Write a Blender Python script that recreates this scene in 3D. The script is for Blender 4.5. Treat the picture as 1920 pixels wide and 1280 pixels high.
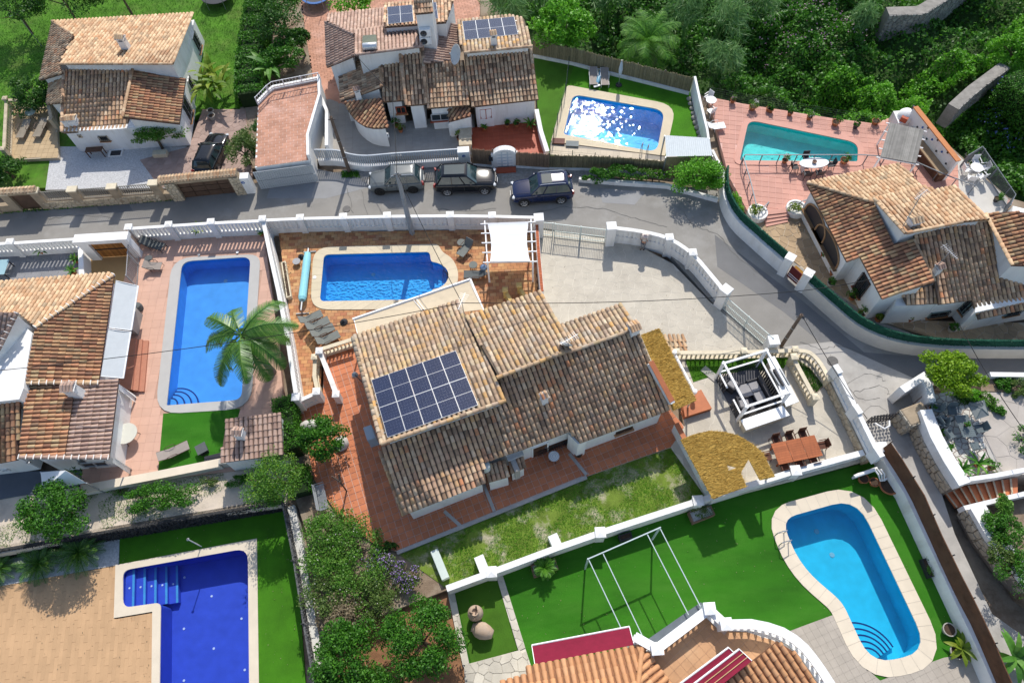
import bpy, math, random
import numpy as np
from mathutils import Vector, Matrix, geometry as geo, noise as mnoise
random.seed(7); RNG=np.random.default_rng(7)
for o in list(bpy.data.objects): bpy.data.objects.remove(o)
S=bpy.context.scene; C=S.collection; R_=math.radians
# ---------------- camera (drone at 41 m), sun, sky ----------------
CAMH=41.0; FPX=1310.0
_d=np.array([1005-960,-(1350-640),-FPX]); _up=-_d/np.linalg.norm(_d)
_fw=np.array([0,0,-1.]); _y=_fw-_fw.dot(_up)*_up; _y/=np.linalg.norm(_y); _x=np.cross(_y,_up)
CR=np.stack([_x,_y,_up])
cd=bpy.data.cameras.new('camera'); cam=bpy.data.objects.new('camera',cd); C.objects.link(cam); S.camera=cam
cd.sensor_width=36; cd.lens=36*FPX/1920; cd.clip_end=2000; cd.clip_start=0.5
m4=Matrix([[*CR[0],0],[*CR[1],0],[*CR[2],CAMH],[0,0,0,1]]); cam.matrix_world=m4
SUN_EL,SUN_AZ=43.8,10.0
w=bpy.data.worlds.new('World'); S.world=w; w.use_nodes=True
nt=w.node_tree; sky=nt.nodes.new('ShaderNodeTexSky'); sky.sky_type='NISHITA'; sky.sun_disc=False; sky.dust_density=1.2; sky.ozone_density=.6
sky.sun_elevation=R_(SUN_EL); sky.sun_rotation=R_(SUN_AZ)
bg=nt.nodes['Background']; bg.inputs[1].default_value=0.15; nt.links.new(sky.outputs[0],bg.inputs[0])
sd=bpy.data.lights.new('sun','SUN'); sd.energy=3.9; sd.angle=R_(0.5); sd.color=(1,.95,.87)
so=bpy.data.objects.new('sun',sd); C.objects.link(so)
_s=Vector((math.sin(R_(SUN_AZ))*math.cos(R_(SUN_EL)),math.cos(R_(SUN_AZ))*math.cos(R_(SUN_EL)),math.sin(R_(SUN_EL))))
so.rotation_euler=_s.to_track_quat('Z','Y').to_euler(); so.location=(0,60,60)
S.view_settings.view_transform='Standard'; S.view_settings.look='None'; S.view_settings.exposure=0.25; S.view_settings.gamma=1
S.view_settings.use_curve_mapping=False
S.render.engine='CYCLES'; S.cycles.max_bounces=6; S.cycles.transparent_max_bounces=12
# ---------------- survey helpers: photo point + height -> place ----------------
def ray(px,py): return CR@np.array([px-960,-(py-640),-FPX])
def G(px,py,z=0.0):
    r=ray(px,py); t=(z-CAMH)/r[2]; return Vector((t*r[0],t*r[1],z))
def GP(pts,z=0.0): return [G(p[0],p[1],p[2] if len(p)>2 else z) for p in pts]
def P(v):
    c=CR.T@(np.array(v)-np.array([0,0,CAMH])); return (960+FPX*c[0]/-c[2],640-FPX*c[1]/-c[2])
def plane3(a,b,c):
    n=(b-a).cross(c-a).normalized()
    if n.z<0: n=-n
    return a,n
def onplane(px,py,pl):
    r=Vector(ray(px,py)); o=Vector((0,0,CAMH)); t=(pl[0]-o).dot(pl[1])/r.dot(pl[1]); return o+r*t
def XY(v): return (v[0],v[1])
def V(*a): return Vector(a)
# ---------------- objects ----------------
def tag(o,label=None,cat=None,group=None,kind=None):
    if label: o['label']=label
    if cat: o['category']=cat
    if group: o['group']=group
    if kind: o['kind']=kind
    return o
def empty(name,loc,label,cat,group=None,rz=0.0,sc=1.0):
    o=bpy.data.objects.new(name,None); C.objects.link(o); o.location=loc; o.rotation_euler=(0,0,rz)
    if sc!=1: o.scale=(sc,)*3
    o.empty_display_size=.2
    return tag(o,label,cat,group)
class MB:
    def __init__(s,T=None): s.v=[];s.f=[];s.m=[];s.T=T
    def add(s,vs,fs,mi=0):
        n=len(s.v)
        if s.T is not None: vs=[s.T@Vector(v) for v in vs]
        s.v+= [tuple(v) for v in vs]; s.f+=[tuple(i+n for i in f) for f in fs]; s.m+=[mi]*len(fs); return s
    def box(s,c,d,rz=0.0,mi=0,M=None):
        x,y,z=d[0]/2,d[1]/2,d[2]/2
        vs=[Vector((a*x,b*y,e*z)) for e in(-1,1) for a,b in((-1,-1),(1,-1),(1,1),(-1,1))]
        R=M if M is not None else Matrix.Rotation(rz,3,'Z')
        vs=[R@v+Vector(c) for v in vs]
        return s.add(vs,[(3,2,1,0),(4,5,6,7),(0,1,5,4),(1,2,6,5),(2,3,7,6),(3,0,4,7)],mi)
    def beam(s,p,q,w,h,mi=0):
        p=Vector(p);q=Vector(q);d=q-p;L=d.length
        if L<1e-6: return s
        d.normalize(); up=Vector((0,0,1)) if abs(d.z)<.98 else Vector((0,1,0))
        sd=d.cross(up).normalized(); u=sd.cross(d)
        return s.box((p+q)/2,(L,w,h),M=Matrix((d,-sd,u)).transposed(),mi=mi)
    def tube(s,pts,r,n=8,mi=0,cap=True):
        pts=[Vector(p) for p in pts]; k=len(pts); rs=r if isinstance(r,(list,tuple)) else [r]*k
        vs=[];prev=None
        for i,p in enumerate(pts):
            d=(pts[min(i+1,k-1)]-pts[max(i-1,0)]).normalized()
            a=prev if prev is not None else (Vector((0,0,1)) if abs(d.z)<.9 else Vector((1,0,0)))
            a=(a-d*a.dot(d)).normalized(); prev=a; b=d.cross(a)
            for j in range(n):
                t=2*math.pi*j/n; vs.append(p+(a*math.cos(t)+b*math.sin(t))*rs[i])
        fs=[(i*n+j,i*n+(j+1)%n,(i+1)*n+(j+1)%n,(i+1)*n+j) for i in range(k-1) for j in range(n)]
        if cap: fs+=[tuple(range(n))[::-1],tuple((k-1)*n+j for j in range(n))]
        return s.add(vs,fs,mi)
    def lathe(s,prof,c=(0,0,0),n=16,mi=0,a0=0,a1=2*math.pi):
        full=abs(a1-a0-2*math.pi)<1e-6; m=n if full else n+1; vs=[]
        for r,z in prof:
            for j in range(m):
                t=a0+(a1-a0)*j/n; vs.append(Vector((c[0]+r*math.cos(t),c[1]+r*math.sin(t),c[2]+z)))
        fs=[]
        for i in range(len(prof)-1):
            for j in range(n):
                j2=(j+1)%m; fs.append((i*m+j,i*m+j2,(i+1)*m+j2,(i+1)*m+j))
        return s.add(vs,fs,mi)
    def prism(s,xy,z0,z1,holes=(),mi=0,side=True,bottom=False,mside=None):
        """solid slab; z1 may be a list/func of heights per vertex"""
        loops=[list(xy)]+[list(h) for h in holes]
        zf=(lambda p,i:z1[i]) if isinstance(z1,(list,tuple)) else ((lambda p,i:z1(p)) if callable(z1) else (lambda p,i:z1))
        z0f=z0 if callable(z0) else (lambda p:z0)
        L3=[];k=0
        for lp in loops:
            l=[]
            for p in lp: l.append(Vector((p[0],p[1],zf(p,k)))); k+=1
            L3.append(l)
        flat=[v for l in L3 for v in l]
        tri=geo.tessellate_polygon([[Vector((v.x,v.y,0)) for v in l] for l in L3]) if (holes or len(xy)>4) else [tuple(range(len(xy)))]
        tops=[]
        for t in tri:
            a,b,c=[flat[i] for i in t[:3]]
            tops.append(t if (b-a).cross(c-a).z>0 else tuple(t)[::-1])
        s.add(flat,tops,mi)
        if bottom: s.add([V(v.x,v.y,z0f(v)) for v in flat],[tuple(t)[::-1] for t in tops],mi)
        if side:
            for li,l in enumerate(L3):
                ar=sum(l[i].x*l[(i+1)%len(l)].y-l[(i+1)%len(l)].x*l[i].y for i in range(len(l)))
                if (ar>0)==(li>0): l=l[::-1]
                n=len(l); vs=l+[V(v.x,v.y,z0f(v)) for v in l]
                s.add(vs,[(i,i+n,(i+1)%n+n,(i+1)%n) for i in range(n)],mi if mside is None else mside)
        return s
    def build(s,name,mats,parent=None,smooth=False,off=None,kind=None,label=None,bev=0):
        if not isinstance(mats,(list,tuple)): mats=[mats]
        me=bpy.data.meshes.new(name)
        o3=off if off is not None else None
        vs=[(v[0]-o3[0],v[1]-o3[1],v[2]-o3[2]) for v in s.v] if o3 is not None else s.v
        me.from_pydata(vs,[],s.f)
        for m in mats: me.materials.append(m)
        if len(mats)>1: me.polygons.foreach_set('material_index',s.m)
        if smooth is True: me.polygons.foreach_set('use_smooth',[True]*len(s.f))
        elif smooth: me.polygons.foreach_set('use_smooth',[m in smooth for m in s.m])
        me.update(); o=bpy.data.objects.new(name,me); C.objects.link(o)
        if parent is not None: o.parent=parent
        if bev:
            b=o.modifiers.new('bevel','BEVEL'); b.width=bev; b.segments=2; b.limit_method='ANGLE'
        if kind: o['kind']=kind
        if label: o['label']=label
        return o
def origin(o):
    while o.parent is not None: o=o.parent
    return o.location
def part(mb,name,mats,parent,**k): return mb.build(name,mats,parent,off=origin(parent),**k)   # world-space builder -> part
def nmesh(name,vs,fs,mat):   # fast numpy quads/tris
    me=bpy.data.meshes.new(name); n=len(fs); k=fs.shape[1]
    me.vertices.add(len(vs)); me.vertices.foreach_set('co',vs.astype(np.float32).ravel())
    me.loops.add(n*k); me.loops.foreach_set('vertex_index',fs.astype(np.int32).ravel())
    me.polygons.add(n); me.polygons.foreach_set('loop_start',np.arange(0,n*k,k,dtype=np.int32))
    me.polygons.foreach_set('loop_total',np.full(n,k,dtype=np.int32))
    me.update(calc_edges=True); me.materials.append(mat); return me
def link(name,me,parent=None,kind=None):
    o=bpy.data.objects.new(name,me); C.objects.link(o)
    if parent is not None: o.parent=parent
    if kind: o['kind']=kind
    return o
def copy_tree(o,parent=None):
    c=o.copy(); C.objects.link(c)
    if parent is not None: c.parent=parent
    for ch in list(o.children): copy_tree(ch,c)
    return c
def place(proto,loc,rz,label,sc=None,rx=None,first=[set()]):
    o=proto if proto.name not in first[0] else copy_tree(proto)
    first[0].add(proto.name); o.location=loc; o.rotation_euler=(rx or 0,0,rz)
    if sc: o.scale=(sc,)*3 if not isinstance(sc,(tuple,list)) else sc
    o['label']=label; return o
# ---------------- materials ----------------
_M={}
def mat(name,col=0,var=.15,rough=.8,scale=3.0,bump=.0,bscale=None,col2=None,mixs=.5,piece=0.0,spec=.3,metal=0,alpha=1,detail=6,cols=None,stain=None,streak=None):
    if name in _M: return _M[name]
    m=bpy.data.materials.new(name); m.use_nodes=True; n=m.node_tree.nodes; L=m.node_tree.links.new; b=n['Principled BSDF']
    tc=n.new('ShaderNodeTexCoord'); co=tc.outputs['Object']
    if streak:
        mp=n.new('ShaderNodeMapping'); mp.inputs['Scale'].default_value=streak; L(co,mp.inputs[0]); co=mp.outputs[0]
    def noise(sc,det=detail,ro=.6,c=co):
        t=n.new('ShaderNodeTexNoise'); t.inputs['Scale'].default_value=sc; t.inputs['Detail'].default_value=det; t.inputs['Roughness'].default_value=ro; L(c,t.inputs['Vector']); return t
    def mix(f,a,c,bt='MIX'):
        x=n.new('ShaderNodeMix'); x.data_type='RGBA'; x.blend_type=bt
        for i,q in((0,f),(6,a),(7,c)):
            if isinstance(q,(int,float)): x.inputs[i].default_value=q
            elif isinstance(q,(tuple,list)): x.inputs[i].default_value=(*q[:3],1)
            else: L(q,x.inputs[i])
        return x.outputs[2]
    def mr(src,a,c,lo,hi):
        x=n.new('ShaderNodeMapRange'); x.clamp=True
        for i,q in enumerate((a,c,lo,hi)): x.inputs[i+1].default_value=q
        L(src,x.inputs[0]); return x.outputs[0]
    base=tuple(col)
    rnd=None
    if piece or cols:
        g=n.new('ShaderNodeNewGeometry'); oi=n.new('ShaderNodeObjectInfo'); ad=n.new('ShaderNodeMath'); ad.operation='ADD'
        L(g.outputs['Random Per Island'],ad.inputs[0]); L(oi.outputs['Random'],ad.inputs[1])
        wn=n.new('ShaderNodeTexWhiteNoise'); wn.noise_dimensions='1D'; L(ad.outputs[0],wn.inputs['W']); rnd=wn.outputs['Value']
    if cols:
        cr=n.new('ShaderNodeValToRGB'); e=cr.color_ramp.elements
        cr.color_ramp.interpolation='LINEAR'
        while len(e)<len(cols): e.new(.5)
        for i,c_ in enumerate(cols): e[i].position=i/(len(cols)-1); e[i].color=(*c_,1)
        L(rnd,cr.inputs[0]); base=cr.outputs[0]
    n1=noise(scale)
    f=mr(n1.outputs[0],.3,.7,0,1)
    lo=(1-var,)*3; hi=(1+var,)*3
    k=mix(f,lo,hi); c1=mix(1.0,base,k,'MULTIPLY')
    if piece and not cols:
        k2=n.new('ShaderNodeCombineColor'); v=mr(rnd,0,1,1-piece,1+piece)
        for i in range(3): L(v,k2.inputs[i])
        c1=mix(1.0,c1,k2.outputs[0],'MULTIPLY')
    if col2 is not None:
        n2=noise(mixs,5,.65); c1=mix(mr(n2.outputs[0],.42,.62,0,1),c1,tuple(col2))
    if stain is not None:   # (colour, scale, lo, hi, strength)
        n3=noise(stain[1],8,.7); c1=mix(mr(n3.outputs[0],stain[2],stain[3],0,stain[4]),c1,tuple(stain[0]))
    L(c1,b.inputs['Base Color'])
    b.inputs['Roughness'].default_value=rough; b.inputs['Specular IOR Level'].default_value=spec; b.inputs['Metallic'].default_value=metal
    if alpha<1: b.inputs['Alpha'].default_value=alpha
    if bump:
        bp=n.new('ShaderNodeBump'); bp.inputs['Strength'].default_value=min(1,bump*1.0); bp.inputs['Distance'].default_value=.03
        L(noise(bscale or scale*6,4).outputs[0],bp.inputs['Height']); L(bp.outputs[0],b.inputs['Normal'])
    _M[name]=m; return m
def leafmat(name,cols,trans=.35,rough=.5,spec=.35):
    if name in _M: return _M[name]
    m=bpy.data.materials.new(name); m.use_nodes=True; n=m.node_tree.nodes; L=m.node_tree.links.new; b=n['Principled BSDF']
    g=n.new('ShaderNodeNewGeometry'); oi=n.new('ShaderNodeObjectInfo'); ad=n.new('ShaderNodeMath'); ad.operation='ADD'
    L(g.outputs['Random Per Island'],ad.inputs[0]); L(oi.outputs['Random'],ad.inputs[1])
    wn=n.new('ShaderNodeTexWhiteNoise'); wn.noise_dimensions='1D'; L(ad.outputs[0],wn.inputs['W'])
    cr=n.new('ShaderNodeValToRGB'); e=cr.color_ramp.elements
    while len(e)<len(cols): e.new(.5)
    for i,c_ in enumerate(cols): e[i].position=i/(len(cols)-1); e[i].color=(*c_,1)
    L(wn.outputs['Value'],cr.inputs[0]); L(cr.outputs[0],b.inputs['Base Color'])
    b.inputs['Roughness'].default_value=rough; b.inputs['Specular IOR Level'].default_value=spec
    t=n.new('ShaderNodeBsdfTranslucent'); L(cr.outputs[0],t.inputs[0]); ms=n.new('ShaderNodeMixShader'); ms.inputs[0].default_value=trans
    L(b.outputs[0],ms.inputs[1]); L(t.outputs[0],ms.inputs[2]); L(ms.outputs[0],n['Material Output'].inputs[0]); _M[name]=m; return m
def watermat(name,tint,wave=3.0,strength=.15,rough=.02):
    m=bpy.data.materials.new(name); m.use_nodes=True; n=m.node_tree.nodes; L=m.node_tree.links.new; n.remove(n['Principled BSDF'])
    tc=n.new('ShaderNodeTexCoord'); t=n.new('ShaderNodeTexNoise'); t.inputs['Scale'].default_value=wave; t.inputs['Detail'].default_value=1.2; L(tc.outputs['Object'],t.inputs[0])
    bp=n.new('ShaderNodeBump'); bp.inputs['Strength'].default_value=strength; bp.inputs['Distance'].default_value=.1; L(t.outputs[0],bp.inputs['Height'])
    tr=n.new('ShaderNodeBsdfTransparent'); tr.inputs[0].default_value=(*tint,1); gl=n.new('ShaderNodeBsdfGlossy'); gl.inputs['Roughness'].default_value=rough; L(bp.outputs[0],gl.inputs['Normal'])
    fr=n.new('ShaderNodeFresnel'); fr.inputs[0].default_value=1.33; L(bp.outputs[0],fr.inputs['Normal'])
    ms=n.new('ShaderNodeMixShader'); L(fr.outputs[0],ms.inputs[0]); L(tr.outputs[0],ms.inputs[1]); L(gl.outputs[0],ms.inputs[2]); L(ms.outputs[0],n['Material Output'].inputs[0]); return m
def glassmat(name,col=(.02,.03,.035),rough=.05):
    return mat(name,col,0,rough,spec=.8)
# paints and stones (albedo)
WHITE=mat('white_render',(.78,.775,.755),.06,.85,1.5,.25,30,stain=((.50,.46,.39),1.1,.52,.74,.55),streak=(1,1,.22))
WHITE2=mat('white_paint',(.82,.82,.81),.03,.6,2)
CREAM=mat('cream_stone',(.64,.56,.41),.12,.8,3,.2,30,stain=((.35,.32,.26),2,.55,.8,.5))
SAND=mat('sandstone',(.50,.42,.30),.2,.85,2,.4,20,piece=.12,stain=((.2,.18,.15),1.5,.55,.8,.6))
DARK=mat('dark_metal',(.03,.03,.035),.1,.45)
GREYM=mat('grey_metal',(.35,.37,.38),.08,.4,metal=.6)
BLACK=mat('black_rubber',(.015,.015,.015),.1,.8)
GLASS=glassmat('window_glass')
WOODD=mat('dark_wood',(.10,.05,.03),.25,.6,4,.3,streak=(1,1,1))
WIRE=mat('cable_black',(.02,.02,.02),0,.7)
# ---------------- polygon utilities ----------------
def area2(p): return sum(p[i][0]*p[(i+1)%len(p)][1]-p[(i+1)%len(p)][0]*p[i][1] for i in range(len(p)))
def inside(p,poly):
    x,y=p[0],p[1]; c=False; n=len(poly); j=n-1
    for i in range(n):
        xi,yi=poly[i][0],poly[i][1]; xj,yj=poly[j][0],poly[j][1]
        if (yi>y)!=(yj>y) and x<(xj-xi)*(y-yi)/(yj-yi)+xi: c=not c
        j=i
    return c
def clip(sub,cl):
    """Sutherland-Hodgman: subject any, clipper convex ccw"""
    out=[tuple(p[:2]) for p in sub]
    for i in range(len(cl)):
        if len(out)<3: return []
        a=cl[i];b=cl[(i+1)%len(cl)]; ex,ey=b[0]-a[0],b[1]-a[1]; inp=out; out=[]
        s=[ex*(p[1]-a[1])-ey*(p[0]-a[0]) for p in inp]
        for k in range(len(inp)):
            p,q=inp[k-1],inp[k]; sp,sq=s[k-1],s[k]
            if sq>=0:
                if sp<0: t=sp/(sp-sq); out.append((p[0]+(q[0]-p[0])*t,p[1]+(q[1]-p[1])*t))
                out.append(q)
            elif sp>=0: t=sp/(sp-sq); out.append((p[0]+(q[0]-p[0])*t,p[1]+(q[1]-p[1])*t))
    return out if len(out)>=3 else []
def offs(poly,d):
    """offset polygon outward by d (xy)"""
    p=[Vector((q[0],q[1])) for q in poly]; s=1 if area2(p)>0 else -1; n=len(p); out=[]
    for i in range(n):
        a,b,c=p[i-1],p[i],p[(i+1)%n]; e1=(b-a); e2=(c-b)
        if e1.length<1e-6 or e2.length<1e-6: out.append(b); continue
        e1.normalize(); e2.normalize(); n1=Vector((e1.y,-e1.x))*s; n2=Vector((e2.y,-e2.x))*s
        k=1+n1.dot(n2); k=max(k,.35); out.append(b+(n1+n2)*(d/k))
    return [(q.x,q.y) for q in out]
def shrink(cell,g):
    cx=sum(p[0] for p in cell)/len(cell); cy=sum(p[1] for p in cell)/len(cell); r=max(math.hypot(p[0]-cx,p[1]-cy) for p in cell); k=max(.3,1-g/max(r,.05))
    return [(cx+(p[0]-cx)*k,cy+(p[1]-cy)*k) for p in cell]
def roundc(pts,r,seg=5):
    """round the corners of an xy polygon; r number or list"""
    out=[];n=len(pts)
    for i in range(n):
        a,b,c=Vector(XY(pts[i-1])),Vector(XY(pts[i])),Vector(XY(pts[(i+1)%n])); rr=r[i] if isinstance(r,(list,tuple)) else r
        if rr<=0: out.append((b.x,b.y)); continue
        u=(a-b);v=(c-b); rr=min(rr,u.length*.48,v.length*.48); u.normalize(); v.normalize()
        for k in range(seg+1):
            t=k/seg; q=(b+u*rr)*(1-t)**2+b*2*t*(1-t)+(b+v*rr)*t*t; out.append((q.x,q.y))
    return out
def smoothpath(pts,seg=4,closed=False):
    pts=[Vector(p) for p in pts]; n=len(pts); out=[]
    for i in range(n if closed else n-1):
        p0=pts[(i-1)%n] if closed or i>0 else pts[0]; p1=pts[i]; p2=pts[(i+1)%n]; p3=pts[(i+2)%n] if closed or i+2<n else p2
        for k in range(seg):
            t=k/seg; out.append(.5*((2*p1)+(p2-p0)*t+(2*p0-5*p1+4*p2-p3)*t*t+(3*p1-p0-3*p2+p3)*t**3))
    if not closed: out.append(pts[-1])
    return out
# cells
def grid_cells(poly,w,h,ang,bond=0.0,jit=0.0):
    ca,sa=math.cos(ang),math.sin(ang); q=[(p[0]*ca+p[1]*sa,-p[0]*sa+p[1]*ca) for p in poly]
    x0,x1=min(p[0] for p in q),max(p[0] for p in q); y0,y1=min(p[1] for p in q),max(p[1] for p in q); out=[]
    j0,j1=int(y0//h),int(y1//h)+1
    for j in range(j0,j1):
        o=(j%2)*bond*w if bond<1 else (j*.37%1)*w
        for i in range(int((x0-o)//w),int((x1-o)//w)+1):
            c=[(i*w+o,j*h),((i+1)*w+o,j*h),((i+1)*w+o,(j+1)*h),(i*w+o,(j+1)*h)]
            out.append([(x*ca-y*sa,x*sa+y*ca) for x,y in c])
    return out
def vor_cells(poly,size,rng=random):
    x0,x1=min(p[0] for p in poly)-size,max(p[0] for p in poly)+size; y0,y1=min(p[1] for p in poly)-size,max(p[1] for p in poly)+size
    nx,ny=int((x1-x0)/size)+1,int((y1-y0)/size)+1
    pt={(i,j):(x0+(i+.5+rng.uniform(-.45,.45))*size,y0+(j+.5+rng.uniform(-.45,.45))*size) for i in range(nx) for j in range(ny)}
    out=[]
    for (i,j),p in pt.items():
        c=[(p[0]-size,p[1]-size),(p[0]+size,p[1]-size),(p[0]+size,p[1]+size),(p[0]-size,p[1]+size)]
        for di in range(-2,3):
            for dj in range(-2,3):
                q=pt.get((i+di,j+dj))
                if q is None or q==p: continue
                mx,my=(p[0]+q[0])/2,(p[1]+q[1])/2; dx,dy=q[0]-p[0],q[1]-p[1]
                c=clip(c,[(mx,my),(mx-dy*9,my+dx*9),(mx-dy*9-dx*9,my+dx*9-dy*9),(mx-dx*9,my-dy*9)]) if 0 else halfclip(c,mx,my,dx,dy)
                if len(c)<3: break
            if len(c)<3: break
        if len(c)>=3: out.append(c)
    return out
def halfclip(c,mx,my,dx,dy):
    out=[]
    s=[-( (p[0]-mx)*dx+(p[1]-my)*dy) for p in c]
    for k in range(len(c)):
        p,q=c[k-1],c[k]; a,b=s[k-1],s[k]
        if b>=0:
            if a<0: t=a/(a-b); out.append((p[0]+(q[0]-p[0])*t,p[1]+(q[1]-p[1])*t))
            out.append(q)
        elif a>=0: t=a/(a-b); out.append((p[0]+(q[0]-p[0])*t,p[1]+(q[1]-p[1])*t))
    return out
def pave(parent,poly,cells,z,th,m,name='tile',gap=.012,holes=(),nmax=300,jz=.003,conv=None,single=True):
    """individual pieces on a surface: nearest nmax as objects, the rest joined"""
    ps=[]; pl=[tuple(p[:2]) for p in poly]
    for c in cells:
        if area2(c)<0: c=c[::-1]
        ins=[inside(p,pl) for p in c]
        if all(ins): q=c
        else:
            q=clip(pl,c)
            if len(q)<3 or abs(area2(q))<.25*abs(area2(c)): continue
        cx=sum(p[0] for p in q)/len(q); cy=sum(p[1] for p in q)/len(q)
        if any(inside((cx,cy),h) or any(inside(p,h) for p in q) for h in holes): continue
        ps.append((shrink(q,gap),cx,cy))
    cp=np.array([0,0,CAMH]); f=conv or (lambda x,y,zz:V(x,y,zz))
    def key(e):
        v=f(e[1],e[2],z); a=P(v); out=0 if (-20<a[0]<1940 and -20<a[1]<1300) else 1000
        return out+(v-Vector((0,0,CAMH))).length-3*math.sqrt(abs(area2(e[0])))
    ps.sort(key=key)
    rest=MB(); offp=origin(parent) if parent is not None else V(0,0,0)
    for k,(q,cx,cy) in enumerate(ps):
        dz=random.uniform(0,jz)
        mb=MB() if (k<nmax and single) else rest
        n=len(q); vs=[f(x,y,z+th+dz) for x,y in q]+[f(x,y,z) for x,y in q]
        mb.add(vs,[tuple(range(n))]+[(i,i+n,(i+1)%n+n,(i+1)%n) for i in range(n)])
        if mb is not rest: mb.build(name,m,parent,off=offp)
    if rest.f: rest.build(name,m,parent,off=offp,kind='stuff')
POOLH=[]   # holes cut in every slab
EMPT={}
def slab(name,px,z,th,m,kind='structure',holes=True,world=False,label=None,low=None):
    poly=[XY(p) for p in (px if world else GP(px,z))]
    mb=MB(); hs=[h for h in POOLH if inside((sum(p[0] for p in h)/len(h),sum(p[1] for p in h)/len(h)),poly)] if holes else []
    mb.prism(poly,z-th,z,holes=hs); o=mb.build(name,m,kind=kind)
    return o,poly
# ---------------- roof tiles, house blocks, openings ----------------
TM={}
TM['old']=mat('roof_tile_old',(.3,.2,.14),.22,.9,2.2,.5,25,cols=[(0.184,0.116,0.077),(0.368,0.244,0.154),(0.483,0.338,0.217),(0.568,0.392,0.255),(0.504,0.261,0.147),(0.6,0.459,0.314),(0.34,0.217,0.141)],stain=((.11,.10,.08),.9,.50,.72,.7))
TM['main']=mat('roof_tile_main',(.3,.2,.14),.25,.92,2.5,.5,25,cols=[(0.235,0.152,0.098),(0.47,0.303,0.187),(0.582,0.391,0.243),(0.415,0.254,0.165),(0.67,0.49,0.325),(0.548,0.327,0.163),(0.476,0.352,0.247),(0.609,0.259,0.123)],stain=((.13,.12,.11),1.1,.50,.70,.65))
TM['lichen']=mat('roof_tile_lichen',(.3,.2,.14),.25,.92,2.5,.5,25,cols=[(0.228,0.158,0.112),(0.394,0.276,0.178),(0.477,0.335,0.208),(0.353,0.247,0.177),(0.544,0.433,0.313),(0.434,0.314,0.164),(0.421,0.355,0.282),(0.511,0.296,0.107),(0.314,0.238,0.183)],stain=((.22,.20,.18),1.3,.48,.68,.6))
TM['pink']=mat('roof_tile_pink',(.36,.22,.17),.2,.9,2,.4,25,cols=[(0.288,0.189,0.15),(0.406,0.278,0.218),(0.471,0.333,0.263),(0.363,0.234,0.184),(0.451,0.332,0.273)],stain=((.2,.16,.14),1.2,.52,.72,.5))
TM['orange']=mat('roof_tile_orange',(.5,.3,.15),.2,.88,2,.4,25,cols=[(0.382,0.226,0.132),(0.535,0.363,0.223),(0.576,0.42,0.264),(0.422,0.274,0.164),(0.615,0.459,0.295),(0.451,0.248,0.131),(0.337,0.259,0.173)],stain=((.20,.17,.12),1.0,.55,.75,.5))
TM['brown']=mat('roof_tile_brown',(.4,.2,.1),.25,.9,2,.4,25,cols=[(0.228,0.111,0.069),(0.387,0.208,0.113),(0.48,0.29,0.153),(0.319,0.16,0.097),(0.522,0.247,0.131),(0.462,0.335,0.187),(0.183,0.098,0.067)],stain=((.10,.07,.05),1.6,.5,.7,.55))
TM['new']=mat('roof_tile_new',(.5,.25,.12),.1,.7,3,.2,25,cols=[(.46,.22,.10),(.54,.28,.13),(.50,.25,.12),(.58,.32,.16)])
MORT=mat('mortar_white',(.72,.70,.66),.1,.9,5,.2)
PAN={k:mat('roof_pan_'+k,c,.3,.95,6,.4,stain=((.06,.05,.04),1.5,.4,.7,.6)) for k,c in dict(old=(.13,.085,.06),main=(.14,.10,.075),lichen=(.17,.125,.09),pink=(.17,.11,.085),orange=(.26,.15,.08),brown=(.12,.06,.04),new=(.30,.14,.07)).items()}
_TME={}
def tilemesh(style,r=.118,L=.46):
    k=(style,r,L)
    if k in _TME: return _TME[k]
    vs=[];n=6
    for s,(y,rr,z) in enumerate(((0,r*.78,.018),(L,r,.035))):
        for j in range(n+1):
            t=math.pi*j/n; vs.append((rr*math.cos(t),y,z+rr*.85*math.sin(t)-.02))
    for j in range(n+1):   # thickness lip at the low end
        t=math.pi*j/n; vs.append(((r-.016)*math.cos(t),L,.015+(r-.016)*.85*math.sin(t)-.02))
    fs=[(j,j+1,n+1+j+1,n+1+j) for j in range(n)]+[(n+1+j,n+2+j,2*n+3+j,2*n+2+j) for j in range(n)]
    me=bpy.data.meshes.new('roof_tile'); me.from_pydata(vs,[],fs); me.materials.append(TM[style]); me.update()
    _TME[k]=(me,np.array(vs),np.array(fs)); return _TME[k]
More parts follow.
